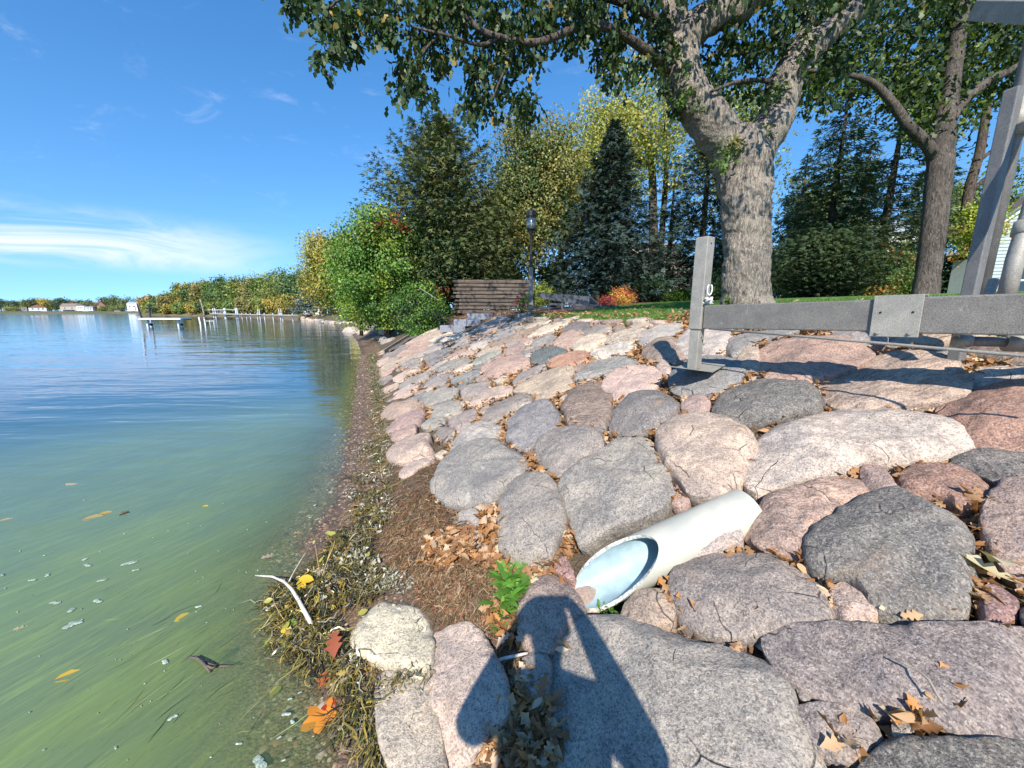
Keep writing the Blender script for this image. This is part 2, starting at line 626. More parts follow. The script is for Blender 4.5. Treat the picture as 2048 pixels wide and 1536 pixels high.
# gneiss banding, each boulder with its own tilt
rot = t.node("ShaderNodeVectorRotate", {"Vector": cv, "Angle": t.m("MULTIPLY", oi.outputs["Random"], 6.283), "Axis": (0.35, 0.3, 0.88)})
bv = t.mapping(rot.outputs[0], scale=(1.5, 9.0, 5.0))
band = t.noise(bv, 2.6, 6, 0.62, 1.2)
bandw = t.ss(band, 0.40, 0.62)
alpha = oi.outputs["Alpha"]
c = t.mix(1.0, base, t.mix(t.ss(big, 0.28, 0.72), (0.76, 0.77, 0.81), (1.20, 1.15, 1.08)), "MULTIPLY")
c = t.mix(1.0, c, t.mix(t.ss(mid, 0.3, 0.7), (0.86, 0.86, 0.88), (1.13, 1.12, 1.1)), "MULTIPLY")
c = t.mix(1.0, c, t.mix(t.m("MULTIPLY", bandw, t.m("MULTIPLY", alpha, 0.85)), (1.14, 1.12, 1.1), (0.50, 0.49, 0.50)), "MULTIPLY")
pale = t.m("MULTIPLY", t.ss(t.noise(bv, 4.0, 4, 0.6, 0.6), 0.58, 0.74), t.m("MULTIPLY", alpha, 0.6))
c = t.mix(pale, c, (0.62, 0.55, 0.48))
dark = t.m("MULTIPLY", t.ss(grain, 0.70, 0.82), 0.50)
c = t.mix(dark, c, t.mix(1.0, c, (0.26, 0.26, 0.28), "MULTIPLY"))
lite = t.m("MULTIPLY", t.m("SUBTRACT", 1.0, t.ss(grain, 0.12, 0.26)), 0.42)
c = t.mix(lite, c, t.mix(0.55, c, (0.72, 0.66, 0.60)))
c = t.mix(1.0, c, t.mix(t.ss(gr, 0.25, 0.75), (0.72, 0.72, 0.72), (1.28, 1.27, 1.25)), "MULTIPLY")
# iron stain, lichen and dried mineral bloom
c = t.mix(1.0, c, (0.93, 0.885, 0.84), "MULTIPLY")
c = t.mix(0.14, c, t.mix(1.0, t.node("ShaderNodeRGBToBW", {0: c}).outputs[0], (1.06, 0.99, 0.90), "MULTIPLY"))     # the stones are mostly grey under their tint
stn = t.noise(cv, 2.1, 6, 0.7, 0.8)
c = t.mix(t.m("MULTIPLY", t.ss(stn, 0.56, 0.74), t.m("MULTIPLY", oi.outputs["Random"], 0.75)), c, (0.34, 0.215, 0.125))
lic = t.noise(cv, 6.0, 6, 0.75, 0.5)
c = t.mix(t.m("MULTIPLY", t.ss(lic, 0.62, 0.70), t.m("FRACT", t.m("MULTIPLY", oi.outputs["Random"], 7.0))), c, (0.47, 0.455, 0.39))
mos = t.noise(cv, 3.6, 7, 0.78, 0.4)
c = t.mix(t.m("MULTIPLY", t.ss(mos, 0.63, 0.70), t.m("FRACT", t.m("MULTIPLY", oi.outputs["Random"], 13.0))), c, t.mix(0.6, c, (0.10, 0.095, 0.085)))
# a few hairline cracks
vc = t.node("ShaderNodeTexVoronoi", {"Vector": t.mapping(t.node("ShaderNodeVectorMath", {0: cv, 1: t.mix(0.12, (0, 0, 0), t.node("ShaderNodeTexNoise", {"Vector": cv, "Scale": 4.0}).outputs[1])}, operation="ADD").outputs[0], scale=(1.0, 1.7, 1.0)), "Scale": 2.2}, feature="DISTANCE_TO_EDGE")
crk = t.m("MULTIPLY", t.m("SUBTRACT", 1.0, t.ss(vc.outputs[0], 0.0, 0.012)), t.ss(big, 0.52, 0.60))
c = t.mix(t.m("MULTIPLY", crk, 0.75), c, (0.06, 0.05, 0.045))
p = t.node("ShaderNodeBsdfPrincipled", {"Base Color": c, "Roughness": 0.82, "Specular IOR Level": 0.35})
hh = t.m("ADD", t.m("ADD", t.m("MULTIPLY", mid, 1.3), t.m("MULTIPLY", gr, 0.30)), t.m("SUBTRACT", t.m("MULTIPLY", grain, 0.10), t.m("MULTIPLY", crk, 0.6)))
rid = t.noise(t.mapping(rot.outputs[0], scale=(3, 16, 9)), 3.0, 5, 0.65, 0.6)
hh = t.m("ADD", hh, t.m("MULTIPLY", t.m("MULTIPLY", rid, alpha), 0.9))
t.set(p, "Normal", t.bump(hh, 0.75, 0.022))
out(t, p)
M_ROCK = m

E1 = Vector((DX, DY, 0))
SL = math.atan(0.4)
E2 = Vector((DY * math.cos(SL), -DX * math.cos(SL), math.sin(SL)))
E3 = E1.cross(E2)
if E3.z < 0:
    E3 = -E3
rng = random.Random(11)


def chaikin(p, it=2, cutk=0.2):
    for _ in range(it):
        q = np.roll(p, -1, 0)
        a, b = (1 - cutk) * p + cutk * q, cutk * p + (1 - cutk) * q
        p = np.stack([a, b], 1).reshape(-1, 2)
    return p


def rock_mesh(poly, h, dep, seed, nth=56, rough=1.0):
    """boulder with the given outline (in the plane of the bank), h above that plane and dep below it"""
    rg = random.Random(seed)
    pz = np.asarray(poly)
    p = chaikin(pz * 1.085, 1 if np.ptp(pz[:, 0]) * np.ptp(pz[:, 1]) > 0.30 else 2)
    ang = np.arctan2(p[:, 1], p[:, 0])
    rad = np.hypot(p[:, 0], p[:, 1])
    o = np.argsort(ang)
    ang, rad = ang[o], rad[o]
    ang = np.concatenate([ang - 2 * PI, ang, ang + 2 * PI]); rad = np.tile(rad, 3)
    th = np.linspace(-PI, PI, nth, endpoint=False)
    Rr = np.interp(th, ang, rad)
    Rr = (np.roll(Rr, 1) + 14 * Rr + np.roll(Rr, -1)) / 16
    size = math.sqrt(np.mean(Rr ** 2))
    # broad, nearly flat face and a steep rounded shoulder
    sh = rg.uniform(0.0, 1.0)
    kr = [0, .16, .32, .48, .62, .74, .83, .895, .94, .97, .99, 1.0] if nth > 30 else [0, .3, .58, .78, .9, .97, 1.0]
    prof = []
    for r in kr:
        rd = max(0.0, 1 - r ** 2.0) ** 0.5
        fl = max(0.0, 1 - r ** 7.0) ** 0.5 * (1 - 0.12 * r)
        prof.append((r, h * (rd * (0.10 + 0.30 * sh) + fl * (0.90 - 0.30 * sh))))
    for i in range(1, 5):
        f = i / 4
        prof.append((1.0 - 0.30 * f * f, -dep * f))
    # tilted top and a few broken facets
    tx, ty = rg.uniform(-0.14, 0.14), rg.uniform(-0.14, 0.14)
    vts = []
    for r, z in prof[1:]:
        for k in range(nth):
            x, y = math.cos(th[k]) * Rr[k] * r, math.sin(th[k]) * Rr[k] * r
            vts.append([x, y, z + (tx * x + ty * y) * (1 - r) * 1.0])
    vts.insert(0, [0, 0, prof[0][1]])
    V = np.array(vts)
    sc3 = np.array([size, size, h])
    for _ in range(rg.randint(6, 11)):
        a = rg.uniform(0, 2 * PI)
        el = rg.uniform(0.15, 1.35)
        d = np.array([math.cos(a) * math.cos(el), math.sin(a) * math.cos(el), math.sin(el)])
        q = (V / sc3) @ d
        lim = q.max() * rg.uniform(0.70, 0.93)
        ex = np.maximum(q - lim, 0)[:, None]
        V = V - ex * d[None] * sc3[None] * 0.95 * np.array([0.7, 0.7, 1.0])
    so = Vector((seed * 3.17 % 97, seed * 1.31 % 89, 0))
    for i in range(len(V)):
        v = Vector(V[i])
        nrm = Vector((v.x / size ** 2, v.y / size ** 2, v.z / (h * h + 1e-6) * 0.6)).normalized() if v.length > 1e-6 else Vector((0, 0, 1))
        n1_ = mnoise.fractal(v * (1.5 / size) + so, 1.0, 2.1, 4)
        n2_ = mnoise.ridged_multi_fractal(v * (2.6 / size) + so, 1.0, 2.2, 3, 1.0, 2.0) - 1.0
        n3_ = mnoise.fractal(v * (7.0 / size) + so, 1.0, 2.1, 3)
        k_ = (0.050 * n1_ + 0.034 * n2_ + 0.010 * n3_) * size * rough
        if abs(v.z) < 1e-4:
            k_ *= 0.6
        V[i] = np.array(v + nrm * k_)
    quads, tris = [], []
    for k in range(nth):
        tris.append((0, 1 + k, 1 + (k + 1) % nth))
    L = len(prof) - 1
    for i in range(L - 1):
        for k in range(nth):
            k2 = (k + 1) % nth
            quads.append((1 + i * nth + k, 1 + (i + 1) * nth + k, 1 + (i + 1) * nth + k2, 1 + i * nth + k2))
    me = np_mesh("boulder", V, [np.array(tris), np.array(quads)], smooth=True)
    me.set_sharp_from_angle(angle=R(34))
    return me


# colours are the stones' own
PAL = {"grey": (0.335, 0.315, 0.30), "pale grey": (0.45, 0.42, 0.395), "dark grey": (0.20, 0.20, 0.195), "blue-grey": (0.26, 0.27, 0.28), "teal-grey": (0.12, 0.16, 0.17),
       "purple-grey": (0.295, 0.265, 0.255), "pink": (0.47, 0.34, 0.28), "pale pink": (0.55, 0.435, 0.365), "cream": (0.60, 0.51, 0.41), "white": (0.60, 0.56, 0.50), "tan": (0.50, 0.405, 0.31),
       "brown": (0.34, 0.265, 0.22), "red-brown": (0.37, 0.225, 0.17), "rose": (0.40, 0.295, 0.265), "maroon": (0.34, 0.21, 0.195), "orange": (0.47, 0.26, 0.17), "greenish": (0.36, 0.375, 0.34),
       "bloom": (0.56, 0.52, 0.41)}
# colour, banding 0-1, label ('' = composed from its surroundings), height factor, outline in the photograph
RK = [
 ("grey", .1, "largest grey granite boulder at the bottom, half in the photographer's shadow", 1, "1110,1300 1130,1255 1180,1232 1260,1232 1350,1255 1440,1275 1500,1295 1545,1340 1580,1400 1610,1470 1640,1536 1655,1620 1150,1620 1110,1500 1095,1430 1093,1370"),
 ("purple-grey", .5, "long flat purple-grey slab with a dry twig lying across it", .8, "1543,1257 1600,1250 1700,1250 1800,1252 1900,1250 2000,1245 2100,1235 2160,1340 2120,1460 2040,1462 1955,1457 1901,1440 1861,1417 1816,1407 1719,1407 1650,1385 1594,1353 1561,1321"),
 ("grey", .7, "small grey wedge-shaped stone tucked below the twig-bearing slab", .8, "1595,1407 1634,1399 1687,1404 1735,1418 1762,1444 1781,1468 1757,1484 1722,1517 1687,1509 1650,1500 1618,1471 1604,1439"),
 ("dark grey", .4, "dark grey boulder cut by the lower right corner", .9, "1741,1511 1768,1490 1808,1474 1848,1468 1955,1474 2048,1471 2140,1480 2150,1620 1720,1620 1715,1560"),
 ("blue-grey", .2, "fist-sized blue-grey stone between the wedge stone and the big slab", 1.2, "1784,1439 1800,1418 1821,1420 1837,1442 1821,1460 1794,1466"),
 ("purple-grey", .2, "tiny grey stone pinched between the biggest boulder and the slab", 1.2, "1594,1359 1607,1361 1623,1377 1620,1391 1599,1388"),
 ("pale pink", .2, "small upright cream-pink stone at the foot of the dark green-grey boulder", 1.6, "1671,1171 1693,1153 1719,1158 1733,1177 1746,1201 1761,1230 1754,1244 1719,1246 1685,1244 1669,1220 1662,1195"),
 ("maroon", .1, "small round maroon stone above the long purple-grey slab", 1.5, "1952,1179 1971,1163 1995,1161 2022,1171 2043,1198 2035,1228 2003,1238 1968,1228 1955,1203"),
 ("dark grey", .25, "big angular dark green-grey boulder with a broken left face", 1.5, "1632,1062 1665,1040 1710,1015 1760,992 1850,988 1890,993 1910,1015 1935,1060 1943,1100 1938,1170 1928,1215 1880,1235 1820,1238 1770,1235 1745,1200 1728,1168 1700,1150 1650,1150 1618,1118"),
 ("pink", .8, "pink-topped boulder with a grey lower half, right of the pipe's upper end", 1, "1487,1050 1495,1020 1520,1000 1560,980 1620,965 1690,948 1725,955 1738,990 1700,1015 1660,1040 1632,1062 1618,1105 1605,1116 1560,1098 1510,1072"),
 ("purple-grey", .05, "broad brown-grey oval boulder below the white pipe", 1, "1345,1170 1350,1140 1380,1115 1430,1100 1500,1098 1560,1110 1610,1140 1640,1180 1660,1215 1655,1240 1600,1252 1540,1258 1480,1268 1420,1262 1380,1245 1355,1215"),
 ("brown", .05, "small smooth brown oval stone just under the pipe's open end", 1.2, "1243,1215 1255,1190 1280,1172 1320,1172 1345,1185 1350,1210 1345,1235 1310,1246 1270,1245 1248,1232"),
 ("pale grey", .2, "pale speckled triangular stone leaning on the pipe's lower side", 1.6, "1381,1087 1401,1066 1418,1047 1444,1038 1470,1029 1478,1047 1485,1070 1476,1079 1444,1092 1412,1100 1390,1109"),
 ("grey", .5, "large flat grey boulder directly above the pipe's open end", .7, "1130,950 1150,930 1180,905 1215,870 1280,865 1300,885 1325,925 1340,960 1338,1000 1300,1025 1250,1045 1210,1060 1165,1090 1150,1050 1135,1010 1125,975"),
 ("grey", .15, "smooth grey block-shaped boulder standing above the green weeds", 1.1, "1000,985 1020,960 1060,945 1095,950 1115,975 1125,1010 1130,1045 1115,1075 1100,1110 1050,1120 1010,1110 1002,1060 997,1020"),
 ("grey", .1, "wide smooth grey boulder at the top of the brown soil patch", 1, "870,965 885,935 920,900 965,885 1010,888 1045,905 1058,930 1045,950 1020,960 1000,985 980,1005 940,1008 900,1005 875,990"),
 ("grey", .4, "chipped grey boulder right of the wide smooth grey one", .9, "1062,885 1085,862 1130,850 1180,855 1205,872 1190,895 1165,915 1140,935 1115,950 1090,935 1068,910"),
 ("purple-grey", .2, "small purple chip of stone beside the chipped grey boulder", .9, "1165,893 1195,870 1210,878 1200,900 1180,908"),
 ("blue-grey", .15, "rounded blue-grey boulder with dry leaves along its lower right edge", 1.1, "1018,860 1030,835 1060,810 1095,805 1122,815 1118,840 1100,860 1080,872 1050,895 1030,885"),
 ("brown", .9, "swirled brown and mauve boulder left of the dark oval one", 1.1, "1132,830 1135,800 1155,775 1185,765 1210,775 1222,810 1215,840 1195,850 1160,848 1140,845"),
 ("dark grey", .15, "dark grey oval boulder with pale flecks, below the cream boulder", 1.1, "1215,850 1222,820 1240,790 1280,778 1320,775 1345,790 1355,820 1335,840 1290,862 1250,866 1220,862"),
 ("pale pink", .45, "rounded pinkish boulder with blue-grey blotches above the pipe", 1.3, "1318,890 1325,855 1350,832 1400,828 1450,838 1490,860 1508,895 1500,935 1480,960 1450,985 1410,998 1380,992 1360,960 1335,930"),
 ("white", .55, "biggest white granite boulder, right of the pipe's upper end", 1.1, "1500,940 1505,900 1530,865 1580,840 1650,820 1720,812 1800,825 1850,835 1900,855 1930,885 1915,900 1850,910 1780,925 1725,925 1690,940 1620,955 1560,970 1525,978 1500,960"),
 ("rose", .05, "small speckled pink stone standing on edge below the white boulder", 1.7, "1728,960 1722,935 1745,920 1770,935 1790,960 1806,985 1795,995 1760,994 1735,980"),
 ("red-brown", .3, "hollowed red-brown boulder beside the small upright pink stone", 1.2, "1800,950 1830,925 1870,915 1920,920 1960,945 1988,975 1970,995 1940,1008 1915,1005 1895,990 1860,985 1820,985 1805,975"),
 ("rose", .05, "smooth round brown-pink boulder cut by the right edge", 1.4, "1966,1040 1975,1000 2000,970 2040,958 2110,950 2140,1050 2110,1130 2048,1140 2000,1110 1975,1080"),
 ("dark grey", .9, "dark mottled boulder with ochre streaks at the right edge", .9, "1900,905 1940,895 2000,892 2100,890 2120,940 2060,958 2010,958 1960,940 1920,925"),
 ("red-brown", .1, "large red-brown boulder crossed by a shadow at the right edge", 1.1, "1868,830 1890,805 1940,785 2000,770 2100,755 2140,850 2100,890 2000,892 1940,888 1900,870 1875,850"),
 ("tan", .8, "tan streaked boulder lying in the shadow of the grey beam", 1.1, "1645,760 1660,735 1700,715 1760,702 1830,700 1890,715 1925,745 1930,780 1910,805 1870,800 1800,810 1740,815 1690,815 1660,795"),
 ("pale grey", .4, "pale grey boulder under the round tubes at the right edge", .9, "1932,760 1950,735 2000,725 2100,720 2120,765 2050,770 1980,780 1940,782"),
 ("pink", .5, "big pink boulder with a curved crack under the grey beam", 1.1, "1520,725 1518,695 1540,680 1600,672 1680,668 1730,690 1745,710 1700,735 1650,750 1600,762 1560,758 1530,745"),
 ("dark grey", .4, "dark grey mounded boulder above the biggest white one", 1.3, "1428,825 1440,795 1470,770 1520,755 1570,755 1610,770 1635,795 1640,820 1600,830 1550,840 1500,846 1460,842 1435,835"),
 ("cream", .6, "small upright cream stone left of the big pink boulder", 1.5, "1478,710 1485,692 1505,682 1518,690 1518,715 1520,740 1495,745 1480,730"),
 ("blue-grey", .3, "blue-grey boulder just under the left part of the beam", 1, "1450,690 1460,670 1490,662 1540,658 1600,658 1580,668 1520,680 1490,690 1478,710 1460,705"),
 ("pale grey", .1, "speckled boulder directly behind the square metal leg", 1.2, "1362,700 1365,670 1390,655 1440,655 1465,668 1450,690 1440,705 1400,705 1370,710"),
 ("blue-grey", .1, "speckled boulder carrying the flat foot plate", .8, "1342,770 1345,740 1370,715 1420,705 1465,712 1485,735 1480,755 1455,770 1420,785 1370,787"),
 ("rose", .05, "small rose granite stone below the foot plate", 1.3, "1362,810 1370,790 1395,783 1415,790 1420,812 1405,825 1375,828"),
 ("brown", .7, "notched purple-brown boulder left of the square metal leg", 1.3, "1288,700 1310,682 1345,675 1362,690 1368,715 1345,725 1340,735 1310,720 1292,715"),
 ("pale pink", .3, "pale sliver of stone standing left of the foot plate", 1.5, "1318,720 1330,715 1342,730 1340,745 1322,745"),
 ("pale pink", .1, "pale pink-cream boulder left of the foot plate", .9, "1208,765 1215,748 1250,735 1290,728 1315,735 1318,755 1300,775 1270,782 1240,790 1220,800 1210,785"),
 ("greenish", .7, "pale greenish-grey boulder, flat and pointed on the left", .8, "1145,752 1170,738 1180,722 1215,710 1250,712 1285,725 1250,735 1215,745 1190,755 1165,760"),
 ("teal-grey", 0, "smooth dark teal boulder among pale ones high on the bank", .9, "1062,715 1070,700 1095,692 1120,695 1135,703 1110,710 1090,720 1070,724"),
 ("orange", .3, "flat pink-orange boulder right of the dark teal one", .7, "1092,725 1115,708 1150,700 1180,702 1178,718 1150,726 1120,730"),
 ("white", .5, "", .9, "1182,710 1195,695 1215,685 1245,680 1272,682 1275,695 1255,705 1220,708 1195,716"),
 ("cream", .3, "", .9, "1148,698 1152,680 1180,668 1205,662 1210,675 1200,690 1175,700"),
 ("pink", .3, "", .9, "1107,690 1120,672 1140,660 1160,662 1165,675 1150,690 1130,695"),
 ("cream", .8, "", .9, "1205,680 1215,665 1250,652 1285,652 1290,665 1270,680 1235,682"),
 ("pale grey", .2, "", .9, "1278,680 1285,660 1310,648 1350,643 1368,650 1350,668 1320,682 1295,690"),
 ("dark grey", .2, "", .9, "1122,660 1135,648 1155,640 1178,648 1175,658 1150,663"),
 ("grey", .2, "", .9, "1165,663 1178,650 1200,643 1222,650 1220,660 1195,668"),
 ("brown", .1, "", 1, "1224,656 1234,648 1250,649 1248,656 1236,661"),
 ("grey", .3, "", .9, "1062,685 1080,670 1105,665 1112,675 1095,690 1070,692"),
 ("pale pink", .2, "", .8, "1258,650 1272,643 1300,641 1310,646 1285,651"),
 ("pale pink", .2, "", .9, "748,727 764,713 778,717 768,731"),
 ("tan", .2, "", .9, "768,729 778,717 796,715 798,733 788,737"),
 ("grey", .3, "", .7, "800,730 807,720 840,722 842,732 820,738 803,740"),
 ("purple-grey", .2, "", .7, "770,708 782,698 800,688 812,690 806,705 790,714"),
 ("pink", .3, "", .7, "806,700 818,688 835,682 853,690 850,703 830,710 814,710"),
 ("pale pink", .4, "", .7, "806,684 832,672 850,673 862,678 842,688 816,695"),
 ("tan", .3, "", .8, "846,670 876,658 882,666 858,678"),
 ("cream", .2, "", 1.1, "870,672 888,661 897,668 893,682 876,680"),
 ("cream", .2, "", .8, "902,668 920,665 935,669 915,675"),
 ("blue-grey", .5, "", .7, "856,720 857,706 876,698 907,696 895,710 870,727 857,733"),
 ("grey", .5, "", .7, "866,738 892,722 915,717 942,717 930,728 905,737 882,741"),
 ("pale grey", .6, "", .7, "897,692 919,680 940,678 930,688 907,696"),
 ("white", .5, "", .7, "935,690 960,682 977,684 970,694 945,698"),
 ("pale pink", .4, "", .7, "917,712 935,699 956,698 943,710"),
 ("cream", .5, "", .7, "948,708 963,698 990,690 998,694 975,707"),
 ("greenish", .5, "", .7, "948,719 970,706 993,699 1004,701 978,715 950,729"),
 ("pink", .4, "", .8, "964,731 990,717 1022,711 1055,713 1060,723 1030,737 990,752 968,742"),
 ("blue-grey", .4, "", .7, "899,757 925,745 954,737 963,741 958,748 934,760"),
 ("grey", .4, "", .7, "838,770 868,752 912,747 894,758 888,767 858,771"),
 ("grey", .2, "", .8, "797,770 817,754 846,744 866,746 848,758 817,775"),
 ("pale pink", .3, "", .7, "785,755 800,744 830,737 844,739 820,750 797,763"),
 ("pink", .2, "", .8, "751,748 768,737 786,741 768,752"),
 ("purple-grey", .2, "", .9, "752,762 766,750 782,750 778,760 760,768"),
 ("tan", .2, "", .8, "753,782 782,767 800,767 782,783 757,786"),
 ("pale pink", .2, "", .7, "786,784 810,774 838,776 818,786 806,794"),
 ("blue-grey", .4, "", .7, "808,797 825,788 866,782 874,789 852,799 840,806 817,800"),
 ("grey", .3, "", .8, "844,806 876,778 903,770 916,776 907,792 868,804 847,813"),
 ("grey", .2, "", .8, "922,787 936,769 973,758 983,766 964,783 932,797"),
 ("pale pink", .3, "", .8, "936,802 970,778 1020,768 1024,774 1018,786 973,799 948,812"),
 ("cream", .2, "", .8, "985,761 1004,749 1018,751 1006,762"),
 ("grey", .6, "", .8, "1022,763 1059,735 1087,725 1092,729 1071,745 1034,765"),
 ("tan", .4, "", .8, "1027,781 1055,758 1095,738 1121,729 1143,730 1148,739 1137,754 1150,766 1121,780 1084,782 1049,780"),
 ("brown", .3, "", .8, "1150,728 1172,722 1176,732 1152,740"),
 ("purple-grey", .3, "", .8, "966,833 987,808 1024,790 1060,785 1072,790 1062,801 1042,810 1020,825 990,842 970,843"),
 ("tan", .2, "", .9, "1066,803 1074,791 1094,781 1113,783 1107,790 1092,802"),
 ("white", .2, "", 1.2, "1037,815 1045,804 1060,800 1064,808 1055,820 1042,822"),
 ("cream", .2, "", 1.2, "1117,795 1130,783 1145,780 1147,787 1135,797 1122,800"),
 ("pale grey", .5, "", .9, "905,891 917,872 954,846 990,842 1003,860 1005,873 975,893 940,905 912,916"),
 ("purple-grey", .1, "", .9, "897,842 921,823 948,815 956,825 946,846 921,865 909,860"),
 ("purple-grey", .2, "", 1, "868,863 892,848 905,854 910,871 891,881 872,876"),
 ("greenish", .2, "", .9, "842,848 858,834 888,834 891,842 872,851 850,856"),
 ("grey", .2, "", .9, "858,828 872,809 901,801 923,809 923,818 895,830"),
 ("pink", .3, "", .8, "754,824 778,809 809,801 838,807 845,816 817,829 778,837"),
 ("rose", .2, "", .8, "774,870 780,852 810,834 840,822 850,829 837,849 793,862"),
 ("pale pink", .3, "cream-pink boulder at the edge of the green waterweed", .8, "777,916 781,899 815,881 844,868 860,872 854,890 868,907 844,922 809,928 782,922"),
 ("cream", .2, "small cream stone right of the cream-pink boulder by the waterweed", .9, "868,906 880,895 895,897 897,907 880,912"),
 ("pale pink", .2, "pinkish boulder half buried in the brown soil", .6, "799,957 801,938 844,918 871,916 834,942 817,957"),
 ("pale grey", .1, "pale speckled boulder sunk in brown soil and fallen leaves", .6, "909,1026 928,1012 957,1014 957,1035 963,1075 944,1092 922,1082 909,1061"),
 ("pale pink", .15, "tall pink granite boulder next to the algae-crusted stones at the bottom", .9, "853,1250 890,1258 930,1250 965,1275 990,1330 1013,1380 1012,1440 980,1468 930,1520 900,1530 880,1500 864,1400 852,1310"),
 ("brown", .1, "brown-grey boulder half shaded by the photographer's raised hands", 1.1, "1036,1221 1051,1189 1074,1150 1104,1139 1124,1150 1151,1180 1171,1221 1151,1230 1130,1250 1112,1291 1098,1304 1066,1303 1042,1273"),
 ("grey", .1, "small grey oval stone wholly in the photographer's shadow", 1.1, "1039,1329 1057,1309 1083,1309 1101,1323 1101,1358 1092,1411 1077,1420 1057,1397 1042,1358"),
 ("maroon", .1, "small purple stone behind the left lip of the pipe", 1.2, "1107,1133 1115,1109 1133,1102 1139,1118 1151,1156 1133,1150"),
 ("bloom", .2, "cream boulder crusted with dried algae at the water's edge", .8, "700,1270 720,1230 760,1205 810,1205 850,1235 858,1290 855,1340 820,1345 760,1330 720,1305"),
 ("bloom", .2, "lower algae-crusted boulder trailing green weed", .6, "760,1350 820,1348 858,1345 866,1400 880,1500 890,1560 800,1580 770,1500 755,1420"),
 ("bloom", .1, "small algae-whitened stone behind the driftwood stick", 1.2, "620,1180 635,1150 660,1142 680,1155 682,1180 650,1192"),
 ("rose", .1, "small purple-pink stone above the middle of the pipe", 1.2, "1338,985 1342,968 1360,962 1375,975 1380,1000 1365,1010 1345,1003"),
 ("teal-grey", 0, "dark blue-grey pebble left of the large flat boulder", 1.2, "1122,960 1126,949 1134,948 1139,958 1135,970 1126,970"),
 ("blue-grey", 0, "small blue-grey stone at the foot of the swirled brown boulder", 1.3, "1184,848 1190,836 1204,834 1213,843 1208,855 1192,857"),
]
PLACED = []          # outlines already taken, in (s, t)


def flat_to_world(s, t):
    """a point of the bank's rock plane"""
    x, y = xy_of(s, t)
    return Vector((x, y, float(bank_z(s, t))))


def put_rock(poly_st, col, band, hf, seed, far=False, nth=56, name="boulder"):
    ctr = poly_st.mean(0)
    t0 = shore_t(ctr[0])
    u = ctr[1] - t0
    loc = [(a - ctr[0], (b - ctr[1]) * 1.077) for a, b in poly_st]
    A = 0.5 * abs(sum(loc[i][0] * loc[(i + 1) % len(loc)][1] - loc[(i + 1) % len(loc)][0] * loc[i][1] for i in range(len(loc))))
    size = math.sqrt(A)
    # re-centre on the area centroid for a clean fan
    lo = np.array(loc)
    c2 = (lo.max(0) + lo.min(0)) / 2
    lo -= c2
    ctr = ctr + np.array([c2[0], c2[1] / 1.077])
    h = min(0.17 * size, 0.10) * hf * (0.62 if far else 1.0) * (0.75 if ctr[1] > 3.4 else 1.0)
    me = rock_mesh(lo, h, 0.16 + 0.14 * size, seed, nth)
    o = link(name, me, M_ROCK)
    slope = 0.4 if 0.5 < u < 4.3 else 0.12
    e2 = Vector((DY, -DX, slope)).normalized()
    e3 = E1.cross(e2)
    e3 = e3 if e3.z > 0 else -e3
    M = Matrix((E1, e2, e3)).transposed()
    if M.determinant() < 0:
        me.flip_normals()
    o.matrix_world = Matrix.Translation(flat_to_world(*ctr) + Vector((0, 0, 0.035 if u < 0.85 and not far else 0))) @ M.to_4x4()
    k = 1 + rng.uniform(-0.08, 0.08)
    o.color = (*[q * k * (1 + rng.uniform(-0.03, 0.03)) for q in PAL[col]], band)
    PLACED.append(poly_st)
    return o, size


LANDMARK = [((1098, 708), "the dark teal boulder"), ((1061, 600), "the lamp post"), ((930, 650), "the granite steps"), ((820, 690), "the wooden edging board"), ((963, 945), "the wide smooth grey boulder"),
            ((1068, 850), "the rounded blue-grey boulder"), ((1215, 735), "the greenish-grey boulder"), ((1325, 703), "the notched purple-brown boulder"), ((830, 898), "the cream-pink boulder by the waterweed"),
            ((1300, 625), "the lawn's left part"), ((1005, 733), "the broad pink boulder"), ((1085, 755), "the long tan boulder"), ((740, 790), "the gravel edge")]


def auto_label(col, band, size, cx, cy, used):
    sw = "big" if size > 0.62 else ("small" if size < 0.26 else "mid-sized")
    kind = "streaked" if band >= .5 else ("speckled" if band <= .25 else "veined")
    near = sorted(LANDMARK, key=lambda q: (q[0][0] - cx) ** 2 + 2 * (q[0][1] - cy) ** 2)
    for i in range(len(near)):
        (lx, ly), nm = near[i]
        dx, dy = cx - lx, cy - ly
        if abs(dx) > 1.6 * abs(dy):
            d = "right of" if dx > 0 else "left of"
        elif abs(dy) > 1.6 * abs(dx):
            d = "below" if dy > 0 else "above"
        else:
            d = ("below and " if dy > 0 else "above and ") + ("right of" if dx > 0 else "left of")
        if abs(dx) + abs(dy) < 14:
            continue
        lab = f"{sw} {kind} {col} boulder {d} {nm}"
        if lab not in used:
            return lab
    return lab


import re
used = set()
HEADS = []


def near_label(col, size, cx, cy):
    """colour, size and the nearest boulder that has a look of its own"""
    sw = "mid-sized" if size > 0.36 else ("small" if size > 0.2 else "tiny")
    for (lx, ly), nm in sorted(HEADS, key=lambda q: (q[0][0] - cx) ** 2 + 1.5 * (q[0][1] - cy) ** 2)[:14]:
        dx, dy = cx - lx, cy - ly
        d = ("right of" if dx > 0 else "left of") if abs(dx) > 1.3 * abs(dy) else ("just below" if dy > 0 else "just above")
        for form in ("fieldstone", "cobble"):
            lab = f"{sw} {col} {form} {d} the {nm}"
            if lab not in used:
                used.add(lab)
                return lab
    return lab


